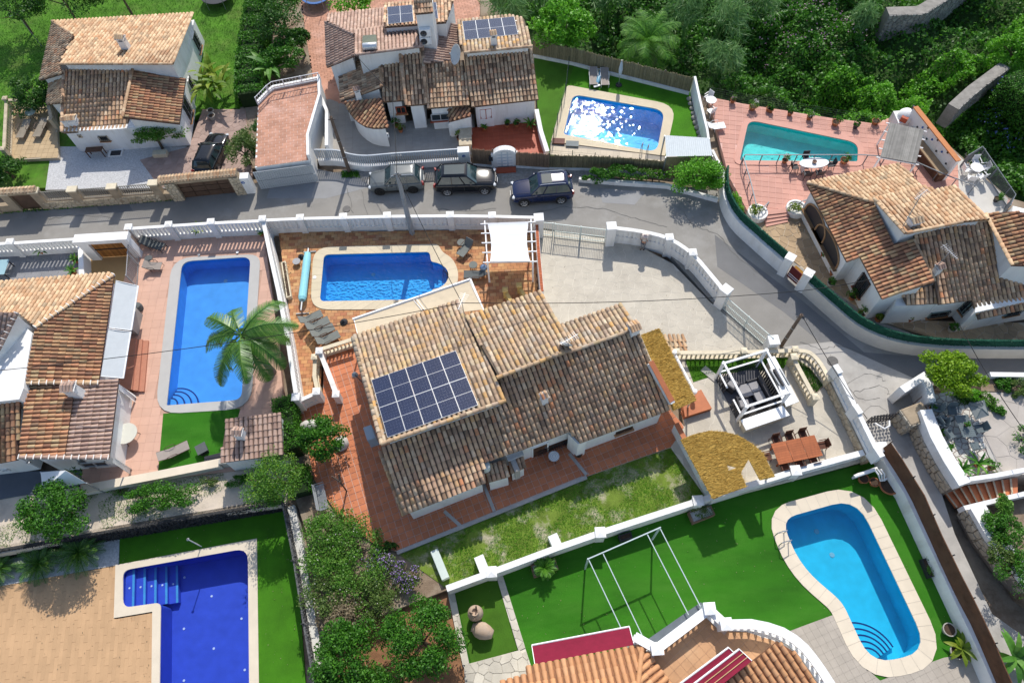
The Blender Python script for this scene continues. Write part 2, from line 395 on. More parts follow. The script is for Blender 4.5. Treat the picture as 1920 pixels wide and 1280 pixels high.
class House:
    def __init__(s,name,loc,label,cat='house',group=None):
        s.o=empty(name,loc,label,cat,group); s.tiles=[]; s.blocks=[]
    def block(s,xy,ztop,z0,m=WHITE,name='wall',holes=()):
        """solid body under a roof: xy footprint, ztop = number or function of point"""
        mb=MB(); mb.prism(xy,z0,ztop); ob=part(mb,name,m,s.o)
        zf=ztop if callable(ztop) else (lambda p:ztop)
        pts=[V(p[0],p[1],zf(p)) for p in xy]
        if area2(xy)<0: pts=pts[::-1]
        s.blocks.append((pts,z0,ob)); return ob
    def roof(s,px,anchors,z0=0,style='old',inset=.28,sp=.29,ex=.40,body=True,wm=WHITE,down=None,r=.122,edge=None,flip=False,wedge=None,insets=None):
        """px: outline in the photo; anchors: three (x,y,z) that fix the plane"""
        pl=plane3(*[G(*a) for a in anchors]); q=[onplane(p[0],p[1],pl) for p in px]
        return s.roofw(q,pl,z0,style,inset,sp,ex,body,wm,down,r,insets)
    def roofw(s,q,pl,z0=0,style='old',inset=.28,sp=.29,ex=.40,body=True,wm=WHITE,down=None,r=.118,insets=None):
        n=pl[1]; d=down or V(n.x,n.y,0)
        if d.length<1e-4: d=V(0,-1,0)
        d=d-n*d.dot(n); d.normalize()      # downhill in plane
        if down is None and n.z<.9999: pass
        u=d.cross(n).normalized()
        zf=lambda p:pl[0].z-((p[0]-pl[0].x)*n.x+(p[1]-pl[0].y)*n.y)/n.z
        xy=[XY(p) for p in q]
        mb=MB(); mb.prism(xy,lambda p:zf(p)-.13,lambda p:zf(p),bottom=True); ro=part(mb,'roof',PAN[style],s.o)
        # columns of cover tiles
        me,tv,tf=tilemesh(style,r,ex+.06); o=pl[0]
        loc=[((p-o).dot(u),(p-o).dot(d)) for p in q]; u0=min(a for a,b in loc); u1=max(a for a,b in loc)
        nc=max(1,round((u1-u0)/sp)); spn=(u1-u0)/nc
        for i in range(nc):
            uu=u0+(i+.5)*spn; xs=[]
            for k in range(len(loc)):
                a,b=loc[k-1],loc[k]
                if (a[0]>uu)!=(b[0]>uu): xs.append(a[1]+(b[1]-a[1])*(uu-a[0])/(b[0]-a[0]))
            xs.sort()
            for k in range(0,len(xs)-1,2):
                lo,hi=xs[k],xs[k+1]; t=hi+.03
                while t>lo+.12:
                    ln=min(ex+.06,t-lo); st=t-ln
                    w=random.gauss(0,.006); an=random.gauss(0,.012)
                    pos=o+u*(uu+w)+d*st+n*(random.uniform(0,.006))
                    dd=(d+u*an).normalized(); uu_=dd.cross(n)
                    M=Matrix(((uu_.x,dd.x*ln/(ex+.06),n.x,pos.x),(uu_.y,dd.y*ln/(ex+.06),n.y,pos.y),(uu_.z,dd.z*ln/(ex+.06),n.z,pos.z),(0,0,0,1)))
                    s.tiles.append((M,style,(style,r,ex+.06),ro)); t-=ex
        if body:
            if insets:
                b=[Vector((x,y)) for x,y in xy]; 
            ins=offs(xy,-inset) if inset else xy
            s.block(ins,lambda p:zf(p)-.10,z0,wm)
        return dict(q=q,pl=pl,zf=zf,d=d,u=u,n=n,ro=ro)
    def caps(s,a,b,style='old',r=.135,ex=.38,lift=.03,ro=None,mortar=False):
        a=Vector(a);b=Vector(b); d=(b-a); L=d.length; d.normalize(); side=d.cross(V(0,0,1)).normalized(); n=side.cross(d)
        k=max(1,int(L/ex)); ro=ro or s.o
        me=tilemesh(style,r,ex+.06)
        for i in range(k):
            p=a+d*(i*L/k)+n*lift
            M=Matrix(((side.x,d.x,n.x,p.x),(side.y,d.y,n.y,p.y),(side.z,d.z,n.z,p.z),(0,0,0,1)))
            s.tiles.append((M,style,(style,r,ex+.06),ro))
        if mortar:
            mb=MB()
            for i in range(k+1):
                p=a+d*(i*L/k)+n*(lift+.02); mb.box(p+n*.03,(.05,r*2.1,.16),M=Matrix((d,side,n)).transposed())
            part(mb,'mortar_joint',MORT,s.o,kind='stuff')
        return s
    def finish(s,nmax=300):
        cp=Vector((0,0,CAMH))
        def key(t):
            p=t[0].to_translation(); a=P(p); return (p-cp).length+(0 if -10<a[0]<1930 and -10<a[1]<1290 else 1000)
        s.tiles.sort(key=key); og=s.o.location
        for M,st,k,ro in s.tiles[:nmax]:
            me=_TME[k][0]; o=bpy.data.objects.new('roof_tile',me); C.objects.link(o); o.parent=ro if ro is not None else s.o
            o.matrix_local=Matrix.Translation(-og)@M
        by={}
        for t in s.tiles[nmax:]: by.setdefault(t[2],[]).append(t[0])
        allv=[];
        for k,ms in by.items():
            me,tv,tf=_TME[k]; A=np.array([np.array(m) for m in ms]); h=np.hstack([tv,np.ones((len(tv),1))])
            vs=np.einsum('nij,kj->nki',A,h)[:,:,:3].reshape(-1,3)-np.array(og); fs=(tf[None]+np.arange(len(ms))[:,None,None]*len(tv)).reshape(-1,4)
            allv.append((vs,fs,k[0]))
        if allv:
            V_=np.vstack([a[0] for a in allv]); off=0; F=[];MI=[];sty=[]
            for vs,fs,st in allv:
                F.append(fs+off); off+=len(vs)
                if st not in sty: sty.append(st)
                MI+= [sty.index(st)]*len(fs)
            me=nmesh('roof_tiles',V_,np.vstack(F),TM[sty[0]])
            for st in sty[1:]: me.materials.append(TM[st])
            me.polygons.foreach_set('material_index',MI); link('roof_tiles',me,s.o,'stuff')
    def hit(s,px,py):
        """first wall face the sight line through a photo point meets -> point, outward normal, along"""
        o=V(0,0,CAMH); r=Vector(ray(px,py)).normalized(); best=None
        for pts,z0,ob in s.blocks:
            n=len(pts)
            for i in range(n):
                a,b=pts[i],pts[(i+1)%n]; e=V(b.x-a.x,b.y-a.y,0); L=e.length
                if L<.05: continue
                e.normalize(); nn=V(e.y,-e.x,0); dn=r.dot(nn)
                if dn>=-1e-4: continue
                t=(a-o).dot(nn)/dn; p=o+r*t; q=(p-a).dot(e)
                if t>0 and -.3<=q<=L+.3 and z0-.3<=p.z<=max(a.z,b.z)+.5 and (best is None or t<best[0]): best=(t,p,nn,e)
        return best[1:] if best else None
    def at(s,px,py,fn,*a,**k):
        h=s.hit(px,py)
        if h is None: print('NO WALL at',px,py,s.o.name); return None
        return fn(s,h,*a,**k)
def wbasis(h):
    p,n,e=h; return p,n,e,Matrix((e,n,V(0,0,1))).transposed()
def window(s,h,w=1.0,hh=1.1,frame=WHITE2,grille=False,shutter=None,arch=False,sill=True,name='window',panes=2,deep=.0,curtain=None,bars=6):
    p,n,e,M=wbasis(h)
    fr=MB(); t=.07
    fr.box(p+n*.03+V(0,0,hh/2-t/2),(w,.08,t),M=M); fr.box(p+n*.03-V(0,0,hh/2-t/2),(w,.08,t),M=M)
    for sx in(-1,1): fr.box(p+n*.03+e*(sx*(w/2-t/2)),(t,.08,hh),M=M)
    for i in range(1,panes): fr.box(p+n*.032+e*(-w/2+w*i/panes),(t*.8,.07,hh),M=M)
    fo=part(fr,name,frame,s.o)
    for i in range(panes):
        mb=MB(); c=p+n*.012+e*(-w/2+w*(i+.5)/panes); mb.box(c,(w/panes-t*.6,.03,hh-t),M=M)
        part(mb,'pane',curtain if (curtain is not None and i%2) else GLASS,fo)
    if sill: mb=MB(); mb.box(p+n*.08-V(0,0,hh/2+.04),(w+.2,.2,.06),M=M); part(mb,'sill',shutter or TM['new'],fo)
    if grille:
        mb=MB(); k=max(3,int(w/.13))
        for i in range(k+1): mb.beam(p+n*.13+e*(-w/2+w*i/k)-V(0,0,hh/2),p+n*.13+e*(-w/2+w*i/k)+V(0,0,hh/2),.025,.025)
        for z in(-hh/2,0,hh/2): mb.beam(p+n*.13-e*w/2+V(0,0,z),p+n*.13+e*w/2+V(0,0,z),.03,.03)
        part(mb,'grille',DARK if grille is True else grille,fo)
    return fo
def door(s,h,w=.9,hh=2.1,m=WOODD,arch=False,z0=0,name='door',panels=2,frame=WHITE2):
    p,n,e,M=wbasis(h); b=V(p.x,p.y,z0)
    fr=MB(); 
    for sx in(-1,1): fr.box(b+n*.02+e*(sx*(w/2+.05))+V(0,0,hh/2),(.1,.1,hh),M=M)
    fr.box(b+n*.02+V(0,0,hh+.05),(w+.2,.1,.1),M=M); fo=part(fr,name,frame,s.o)
    mb=MB(); mb.box(b+n*.03+V(0,0,hh/2),(w,.06,hh),M=M)
    for i in range(panels):
        for j in range(2): mb.box(b+n*.07+e*(-w/2+w*(i+.5)/panels)+V(0,0,hh*(.28+.45*j)),(w/panels*.7,.02,hh*.34),M=M)
    part(mb,'door_leaf',m,fo); mb=MB(); mb.box(b+n*.1+e*(w*.38)+V(0,0,1.0),(.12,.05,.04),M=M); part(mb,'handle',GREYM,fo)
    return fo
def aircon(s,h,label):
    p,n,e,M=wbasis(h); out=[]
    g=empty('air_conditioner',p,label,'air conditioner')
    mb=MB(); mb.box(p+n*.2,(.85,.34,.62),M=M); part(mb,'casing',WHITE2,g,bev=.02)
    mb=MB(); A=M@Matrix.Rotation(-math.pi/2,3,'X')
    T=Matrix.Translation(p+n*.38-e*.12)@A.to_4x4(); mb.T=T; mb.lathe([(.0,.012),(.25,.012),(.25,-.01)],n=20); part(mb,'fan',DARK,g)
    mb=MB(T); 
    for r in(.08,.16,.24): mb.lathe([(r,.02),(r+.012,.03),(r+.012,.02)],n=20)
    part(mb,'fan_grille',GREYM,g)
    mb=MB()
    for sx in(-1,1): mb.beam(p+e*sx*.3-V(0,0,.33),p+e*sx*.3+n*.4-V(0,0,.33),.04,.04)
    part(mb,'bracket',GREYM,g); return g
def chimney(s,base,w=.5,d=.5,h=1.1,rz=0,cap='tiles',style='old',m=WHITE,name='chimney',taper=.85):
    """white rendered stack with vents and a small tiled cap"""
    R=Matrix.Rotation(rz,3,'Z'); b=Vector(base); mb=MB()
    def ring(z,k): return [b+R@V(sx*w/2*k,sy*d/2*k,z) for sx,sy in((-1,-1),(1,-1),(1,1),(-1,1))]
    r0,r1=ring(-.6,1),ring(h*.62,taper); mb.add(r0+r1,[(0,1,5,4),(1,2,6,5),(2,3,7,6),(3,0,4,7),(4,5,6,7)])
    for sx,sy in((-1,-1),(1,-1),(1,1),(-1,1)): mb.box(b+R@V(sx*w*.36,sy*d*.36,h*.62+h*.09),(w*.16,d*.16,h*.2),rz=rz)
    mb.box(b+V(0,0,h*.81),(w*1.12,d*1.12,.06),rz=rz)
    c=part(mb,name,m,s.o); mb=MB(); mb.box(b+V(0,0,h*.70),(w*.5,d*.5,h*.16),rz=rz); part(mb,'flue',DARK,c)
    k=max(2,round(w/.17)); n3=6
    for sg in(-1,1):
        for i in range(k):
            mb=MB(); x=-w*.55+(i+.5)*w*1.1/k; vs=[]
            for yy,zz in((0,h*.86+.16),(sg*d*.62,h*.86)):
                for j in range(n3+1):
                    t=math.pi*j/n3; vs.append(b+R@V(x+.085*math.cos(t),yy,zz+.07*math.sin(t)))
            mb.add(vs,[(j,j+1,n3+2+j,n3+1+j) for j in range(n3)]); part(mb,'cap_tile',TM[style],c)
    return c
def solar(s,q,nu,nv,half=True,label='',lift=.12):
    """q: four corner points (on roof plane) a->b along, a->d across; panels as parts with cells"""
    a,b,c,d=[Vector(x) for x in q]; n=(b-a).cross(d-a).normalized(); n=n if n.z>0 else -n
    g=empty('solar_array',a,label,'solar panels')
    for i in range(nu):
        for j in range(nv):
            def pt(x,y,l=lift): 
                t=a.lerp(b,x); u=d.lerp(c,x); return t.lerp(u,y)+n*l
            e=.0015; x0,x1,y0,y1=i/nu+e,(i+1)/nu-e,j/nv+e,(j+1)/nv-e
            mb=MB(); vs=[pt(x0,y0),pt(x1,y0),pt(x1,y1),pt(x0,y1)]; lo=[v-n*.05 for v in vs]
            mb.add(vs+lo,[(0,1,2,3),(0,4,5,1),(1,5,6,2),(2,6,7,3),(3,7,4,0)]); fo=part(mb,'solar_panel',ALU,g)
            k=.014/((b-a).length/nu); ky=.014/((d-a).length/nv); cx,cy=6,(10 if half else 8)
            mb=MB()
            for u_ in range(cx):
                for v_ in range(cy):
                    gap=.0 if not half or v_!=cy//2 else 0
                    A0=x0+(x1-x0)*(k+(1-2*k)*(u_+.004)/cx); A1=x0+(x1-x0)*(k+(1-2*k)*(u_+.996)/cx)
                    B0=y0+(y1-y0)*(ky+(1-2*ky)*((v_+.004+(.045 if half and v_==cy//2 else 0))/cy)); B1=y0+(y1-y0)*(ky+(1-2*ky)*((v_+.996-(.045 if half and v_==cy//2-1 else 0))/cy))
                    mb.add([pt(A0,B0,lift+.004),pt(A1,B0,lift+.004),pt(A1,B1,lift+.004),pt(A0,B1,lift+.004)],[(0,1,2,3)])
            part(mb,'solar_cells',CELL,fo,kind='stuff')
    mb=MB()
    for y in(.2,.8):
        for j in range(nv): mb.beam(a.lerp(d,(j+y)/nv)+n*.04-(b-a).normalized()*.15,b.lerp(c,(j+y)/nv)+n*.04+(b-a).normalized()*.15,.04,.04)
    part(mb,'mounting_rail',GREYM,g); return g
ALU=mat('aluminium',(.62,.64,.66),.05,.4,metal=.5)
CELL=mat('solar_cell',(.012,.022,.06),.1,.15,2,spec=.6,piece=.04)
def antenna(base,h,label,rz=0,lean=(0,0)):
    g=empty('tv_antenna',base,label,'antenna',rz=0); b=Vector(base); t=b+V(lean[0],lean[1],h)
    mb=MB(); mb.tube([b,t],.025,6); part(mb,'mast',GREYM,g); mb=MB(); d=V(math.cos(rz),math.sin(rz),0); u=V(-d.y,d.x,0)
    mb.beam(t-d*.6,t+d*.6,.02,.02)
    for i in range(9): mb.beam(t+d*(-.55+.13*i)-u*(.12+.02*i),t+d*(-.55+.13*i)+u*(.12+.02*i),.012,.012)
    part(mb,'boom',ALU,g); return g
def dish(base,r,label,tilt=50,rz=math.radians(100),pole=.5):
    g=empty('satellite_dish',base,label,'satellite dish'); b=Vector(base)
    mb=MB(); mb.tube([b-V(0,0,pole),b],.03,6); part(mb,'pole',GREYM,g)
    A=Matrix.Translation(b)@Matrix.Rotation(rz,4,'Z')@Matrix.Rotation(R_(90-tilt),4,'Y'); mb=MB(A)
    pr=[(0.001,0)]+[(r*k/5,.25*r*(k/5)**2) for k in range(1,6)]; mb.lathe(pr+[(r,.25*r+.02),(r*.98,.25*r+.02)],n=24); part(mb,'reflector',mat('dish_grey',(.62,.64,.63),.04,.5),g,smooth=True)
    mb=MB(A); mb.tube([V(r*.9,0,.2*r),V(0,0,r*.9)],.015,5); mb.box((0,0,r*.9),(.1,.08,.12)); part(mb,'feed_arm',GREYM,g); return g
# ---------------- walls and balustrades ----------------
def wallpath(name,label,pts,th,h,m,cat='wall',cap=None,z0=None,parent=None,capw=.08,capm=None,kind=None):
    """pts: world xyz at the foot (centre line); h number or list"""
    pts=[Vector(p) for p in pts]; hs=h if isinstance(h,(list,tuple)) else [h]*len(pts)
    g=empty(name,pts[0],label,cat) if parent is None else parent
    part(sweep(pts,th,hs,0),'wall_body' if parent is None else name,m,g)
    if cap: part(sweep([p+V(0,0,k) for p,k in zip(pts,hs)],th+capw,[cap]*len(pts),0),'coping',capm or m,g)
    return g
def sweep(pts,th,hs,zoff=0,mb=None):
    mb=mb or MB(); n=len(pts); L=[];Rr=[]
    for i,p in enumerate(pts):
        a=pts[max(i-1,0)];b=pts[min(i+1,n-1)]; d1=(p-a);d2=(b-p); d1.z=0;d2.z=0
        if d1.length<1e-6: d1=d2.copy()
        if d2.length<1e-6: d2=d1.copy()
        d1.normalize();d2.normalize(); n1=V(-d1.y,d1.x,0);n2=V(-d2.y,d2.x,0); k=max(.4,1+n1.dot(n2)); o=(n1+n2)*(th/2/k)
        L.append(p+o);Rr.append(p-o)
    vs=[]
    for i in range(n): vs+=[L[i]+V(0,0,zoff),Rr[i]+V(0,0,zoff),Rr[i]+V(0,0,hs[i]),L[i]+V(0,0,hs[i])]
    fs=[]
    for i in range(n-1):
        a,b=i*4,(i+1)*4
        for j in range(4): fs.append((a+j,b+j,b+(j+1)%4,a+(j+1)%4))
    fs+=[(3,2,1,0),tuple((n-1)*4+j for j in range(4))]
    return mb.add(vs,fs)
_PM={}
def protomesh(key,fn,m,smooth=False):
    if key in _PM: return _PM[key]
    mb=MB(); fn(mb); o=mb.build(key,m,smooth=smooth); me=o.data; bpy.data.objects.remove(o); _PM[key]=me; return me
def inst(name,me,parent,loc,rz=0,sc=(1,1,1),M=None):
    o=bpy.data.objects.new(name,me); C.objects.link(o); o.parent=parent; og=origin(parent)
    if M is not None: o.matrix_local=Matrix.Translation(-og)@M
    else: o.location=Vector(loc)-og; o.rotation_euler=(0,0,rz); o.scale=sc
    return o
def along(pts,step,start=0,end=0):
    pts=[Vector(p) for p in pts]; seg=[(pts[i+1]-pts[i]).length for i in range(len(pts)-1)]; T=sum(seg); L=T-start-end
    k=max(1,round(L/step)); out=[]
    for i in range(k+1):
        s=start+L*i/k; j=0
        while j<len(seg)-1 and s>seg[j]: s-=seg[j]; j+=1
        d=(pts[j+1]-pts[j]); out.append((pts[j]+d*min(1,s/max(seg[j],1e-6)),math.atan2(d.y,d.x)))
    return out
def balustrade(name,label,pts,plinth=.4,h=1.1,step=.3,style='turned',m=WHITE,th=.25,pillars=(),pm=None,pw=.38,ph=None,rail=.1,bw=.14,back=False,railm=None,balname='baluster',g=None,cat='balustrade',base_off=-.3):
    pts=[Vector(p) for p in pts]; g=g or empty(name,pts[0],label,cat)
    if plinth: part(sweep([p for p in pts],th,[plinth]*len(pts),base_off),'plinth',m,g)
    part(sweep([p+V(0,0,h-rail) for p in pts],th+.04,[rail]*len(pts),0),'rail',railm or m,g)
    bh=h-rail-plinth
    if back: part(sweep([p+V(0,0,plinth) for p in pts],.05,[bh]*len(pts),0),'panel',m,g)
    if style=='turned':
        me=protomesh('bal_%s_%.2f'%(m.name,bh),lambda mb:(mb.lathe([(r*bw/.14,z*bh) for r,z in((.055,0),(.055,.06),(.035,.1),(.065,.26),(.06,.4),(.03,.62),(.028,.75),(.045,.86),(.035,.9),(.055,.94),(.055,1.0))],n=8)),m,True)
    elif style=='slat': me=protomesh('slat_%s_%.2f_%.2f'%(m.name,bh,bw),lambda mb:mb.box((0,0,bh/2),(bw,th*.8,bh)),m)
    else: me=protomesh('bar_%s_%.2f_%.2f'%(m.name,bh,bw),lambda mb:mb.box((0,0,bh/2),(bw,bw,bh)),m)
    for p,a in along(pts,step,step/2,step/2): inst(balname,me,g,p+V(0,0,plinth),a)
    for pp in pillars:
        p=pts[pp] if isinstance(pp,int) else pts[0].lerp(pts[-1],pp) if isinstance(pp,float) else Vector(pp)
        H=ph or h+.15; mb=MB(); mb.box(p+V(0,0,(H+base_off)/2),(pw,pw,H-base_off)); 
        c=part(mb,'pillar',pm or m,g); mb=MB(); a=pw/2+.05; z=H
        mb.add([p+V(x,y,z+.001) for x,y in((-a,-a),(a,-a),(a,a),(-a,a))]+[p+V(x,y,z+.06) for x,y in((-a,-a),(a,-a),(a,a),(-a,a))]+[p+V(0,0,z+.13)],[(3,2,1,0),(0,1,5,4),(1,2,6,5),(2,3,7,6),(3,0,4,7),(4,5,8),(5,6,8),(6,7,8),(7,4,8)])
        part(mb,'pillar_cap',pm or m,c)
    return g
def stonewall(g,a,b,h0,h1,size=.35,m=SAND,th=.06,nmax=300,joint=None,name='stone',side=1,single=True):
    """stones of a rubble face between foot points a,b (heights h0,h1 above)"""
    a=Vector(a);b=Vector(b); e=V(b.x-a.x,b.y-a.y,0); L=e.length; e.normalize(); n=V(e.y,-e.x,0)*side
    poly=[(0,0),(L,0),(L,h1),(0,h0)]
    f=lambda x,y,zz: a+e*x+V(0,0,y+(b.z-a.z)*x/L)+n*zz
    if side<0: f=lambda x,y,zz: a+e*x+V(0,0,y+(b.z-a.z)*x/L)+n*zz
    ps=[shrink(q,.022) for c in vor_cells(poly,size) for q in [clip(poly,c)] if len(q)>=3 and abs(area2(q))>.01]
    rest=MB()
    for k,q in enumerate(ps):
        if area2(q)<0: q=q[::-1]
        if side<0: q=q[::-1]
        t=th+random.uniform(-.02,.03); mb=MB() if single and k<nmax else rest; cx=sum(p[0] for p in q)/len(q); cy=sum(p[1] for p in q)/len(q); k_=len(q)
        vs=[f(x,y,0) for x,y in q]+[f(cx+(x-cx)*.86,cy+(y-cy)*.86,t) for x,y in q]
        mb.add(vs,[tuple(range(k_,2*k_))]+[(i,(i+1)%k_,(i+1)%k_+k_,i+k_) for i in range(k_)])
        if mb is not rest: part(mb,name,m,g)
    if rest.f: part(rest,name,m,g,kind='stuff')
# ---------------- pools ----------------
def pool(px_in,z,depth,label,coping_w,copm,tilem,tint,wave=(3,.12,.02),world_in=None,outer=None,stones=False,wl=.14,steps=None,group='swimming pools',cope_piece=.6,wname='water'):
    inn=world_in or [XY(p) for p in GP(px_in,z)]
    if area2(inn)<0: inn=inn[::-1]
    o=empty('swimming_pool',(inn[0][0],inn[0][1],z),label,'swimming pool',group)
    mb=MB(); n=len(inn)
    vs=[V(x,y,z+.01) for x,y in inn]+[V(x,y,z-depth) for x,y in inn]; mb.add(vs,[(i,(i+1)%n,(i+1)%n+n,i+n) for i in range(n)])
    tri=geo.tessellate_polygon([[V(x,y,0) for x,y in inn]]); fl=[V(x,y,z-depth) for x,y in inn]
    mb.add(fl,[t if (fl[t[1]]-fl[t[0]]).cross(fl[t[2]]-fl[t[0]]).z>0 else tuple(t)[::-1] for t in tri]); part(mb,'basin',tilem,o)
    mb=MB(); mb.add([V(x,y,z-wl) for x,y in inn],[t if (fl[t[1]]-fl[t[0]]).cross(fl[t[2]]-fl[t[0]]).z>0 else tuple(t)[::-1] for t in tri]); part(mb,wname,watermat('water_'+o.name,tint,*wave),o)
    out=outer or offs(inn,coping_w)
    if outer is None or stones:
        # coping stones, one by one round the edge
        per=0; stone=[];k=0
        cum=[0]
        for i in range(n): cum.append(cum[-1]+math.hypot(inn[(i+1)%n][0]-inn[i][0],inn[(i+1)%n][1]-inn[i][1]))
        ns=max(8,int(cum[-1]/cope_piece)); 
        def at_(s,poly):
            s%=cum[-1]
            for i in range(n):
                if s<=cum[i+1]: t=(s-cum[i])/max(1e-9,cum[i+1]-cum[i]); a,b=poly[i],poly[(i+1)%n]; return (a[0]+(b[0]-a[0])*t,a[1]+(b[1]-a[1])*t)
        inn2=offs(inn,-.03); cen_=(sum(p[0] for p in inn)/n,sum(p[1] for p in inn)/n)
        for k in range(ns):
            s0,s1=cum[-1]*k/ns,cum[-1]*(k+1)/ns; g_=.006
            ss=[s0+g_]+[c for c in cum if s0+g_<c<s1-g_]+[s1-g_]
            A=[at_(s,inn2) for s in ss]; B=[at_(s,out) if outer is None else rayhit(cen_,at_(s,inn),out) for s in ss]; m_=len(ss); mb=MB()
            top=z+.045+random.uniform(0,.002)
            vs=[V(*p,top) for p in A]+[V(*p,top) for p in B]+[V(*p,z-.02) for p in A]+[V(*p,z-.02) for p in B]
            fs=[(i,i+m_,i+m_+1,i+1) for i in range(m_-1)]+[(m_*2+i,i,i+1,m_*2+i+1) for i in range(m_-1)]+[(m_+i,m_*3+i,m_*3+i+1,m_+i+1) for i in range(m_-1)]
            mb.add(vs,fs); part(mb,'coping_stone',copm,o)
        mb=MB(); mb.prism(out,z-.03,z+.035,holes=[offs(inn,.0) if outer is None else inn]); part(mb,'coping_bed',mat('joint_grey',(.45,.42,.37),.1,.9),o)
    else:
        mb=MB(); mb.prism(out,z-.03,z+.045,holes=[offs(inn,-.03)]); part(mb,'coping',copm,o)
    return o,inn,out
def rayhit(c,p,poly):
    dx,dy=p[0]-c[0],p[1]-c[1]; best=None
    for i in range(len(poly)):
        a,b=poly[i-1],poly[i]; ex,ey=b[0]-a[0],b[1]-a[1]; den=dx*ey-dy*ex
        if abs(den)<1e-9: continue
        t=((a[0]-c[0])*ey-(a[1]-c[1])*ex)/den; u=((a[0]-c[0])*dy-(a[1]-c[1])*dx)/den
        if t>1 and -.001<=u<=1.001 and (best is None or t<best): best=t
    t=best or 1.1; return (c[0]+dx*t,c[1]+dy*t)
def poolrim(inn): POOLH.append(offs(inn,.05))
# ---------------- pools: outlines first, every slab is cut round them ----------------
def ring(px,z,r): return roundc([XY(p) for p in GP(px,z)],r)
PI1=ring([(341,490),(471,481),(454,750),(312,761)],0,[.8,.7,.6,.1]); PO1=ring([(323,484),(489,477),(471,766),(291,777)],0,[1.6,.9,1.6,1.6])
PI2=ring([(607,477),(806,472),(809,490),(826,494),(839,504),(843,518),(837,532),(824,541),(811,544),(808,562),(599,566)],0,[.45,.3,.15,.5,.5,.5,.5,.5,.1,.3,.4])
PO2=ring([(588,464),(822,458),(829,473),(848,484),(860,508),(858,535),(838,560),(825,580),(582,581)],0,[1.3,.6,.5,1,1.2,1,1,.8,1.3])
PI3=ring([(1074,177),(1247,207),(1232,287),(1056,253)],0,[.8,1,.9,.3]); PO3=ring([(1063,160),(1268,198),(1247,293),(1033,266)],0,[.4,1.6,.1,.2])
PI4=ring([(1403,225),(1610,268),(1608,304),(1386,302)],0,[.8,.9,.2,.2])
PI5=ring([(1463,972),(1606,932),(1744,1222),(1632,1246),(1578,1129),(1499,1061)],-.5,[1.0,1.6,1.5,1.3,.5,1.5])
PI6=ring([(230,1068),(466,1026),(470,1420),(297,1420),(301,1130),(230,1140)],-1.5,[.5,.8,0,0,.3,.5]); PO6=[XY(p) for p in GP([(217,1059),(482,1009),(488,1440),(283,1440),(286,1146),(214,1158)],-1.5)]
for p in(PI1,PI2,PI3,PI4,PI5,PI6): poolrim(p)
# ---------------- surfaces ----------------
EARTH=mat('soil',(.22,.16,.11),.3,.95,1.2,.6,12,col2=(.30,.25,.19),mixs=.6)
ASPH=mat('asphalt',(.25,.237,.215),.12,.92,.35,.35,60,stain=((.33,.32,.30),.16,.50,.62,.75))
ASPH2=mat('asphalt_dark',(.17,.17,.17),.12,.93,.5,.35,60,stain=((.17,.165,.16),.4,.5,.7,.6))
CONC=mat('concrete_grey',(.40,.38,.35),.15,.9,.7,.3,30,stain=((.24,.22,.20),.5,.52,.72,.6))
DRIVE=mat('crazy_stone_pale',(.51,.465,.385),.08,.9,1.2,.3,25,piece=.03,stain=((.33,.29,.24),.35,.5,.72,.5))
DJOINT=mat('pale_joint',(.60,.56,.48),.1,.95,3,.2)
TERRA=mat('terracotta_tile',(.50,.17,.075),.12,.6,1.5,.12,20,piece=.13,stain=((.30,.12,.07),.7,.55,.75,.45))
GROUT=mat('grout_pale',(.58,.45,.38),.12,.95,4)
BRICK=mat('paver_brick',(.42,.20,.09),.15,.8,2,.25,30,cols=[(.30,.13,.06),(.46,.22,.10),(.52,.28,.12),(.40,.16,.08),(.56,.33,.15),(.44,.24,.13)],stain=((.20,.10,.07),.6,.55,.75,.5))
BJ=mat('brick_joint',(.16,.09,.06),.2,.95,4)
PINK=mat('pink_tile',(.58,.36,.27),.06,.7,1,.08,20,piece=.04,stain=((.44,.30,.24),.5,.55,.8,.4)); PINKJ=mat('pink_joint',(.46,.29,.22),.1,.9)
PINK2=mat('rose_tile',(.52,.27,.21),.08,.7,1,.1,20,piece=.08,stain=((.34,.20,.17),.5,.55,.8,.4)); PINK2J=mat('rose_joint',(.66,.42,.36),.1,.9)
SALMON=mat('salmon_brick',(.48,.25,.17),.12,.85,1,.2,30,piece=.13,stain=((.62,.42,.36),.5,.5,.75,.5)); 
REDT=mat('red_tile',(.40,.085,.04),.12,.55,1,.1,20,piece=.08); REDJ=mat('red_joint',(.45,.16,.1),.1,.9)
TANP=mat('plank_tile_tan',(.50,.315,.17),.08,.75,.8,.15,30,piece=.065,streak=(1,1,1)); TANJ=mat('plank_joint',(.42,.27,.15),.1,.9)
GREYT=mat('grey_paving',(.36,.34,.31),.08,.85,1,.2,25,piece=.04); GREYJ=mat('grey_joint',(.30,.275,.24),.1,.9)
GREYD=mat('grey_deck',(.24,.24,.25),.1,.8,1,.2,25,piece=.06)
FLAG=mat('flagstone_brown',(.36,.26,.16),.15,.85,1,.3,20,piece=.2); FLAGJ=mat('flag_joint',(.50,.42,.32),.1,.95)
MARB=mat('marble_piece',(.58,.56,.51),.1,.6,1,.1,20,piece=.2); MARBJ=mat('marble_joint',(.33,.27,.24),.12,.95)
TURF=mat('artificial_turf',(.03,.16,.005),.3,.95,.45,1.0,110,stain=((.055,.20,.015),.5,.45,.66,.75),streak=(.35,1,1))
TURF2=mat('artificial_turf_olive',(.06,.16,.01),.25,.95,.6,1.0,100,stain=((.035,.12,.008),.3,.45,.7,.5))
TURF3=mat('artificial_turf_bright',(.055,.20,.006),.25,.95,.6,1.0,110)
LAWN=mat('lawn_base',(.15,.22,.03),.35,.95,1.3,1.0,60,stain=((.48,.42,.31),.6,.50,.62,.95))
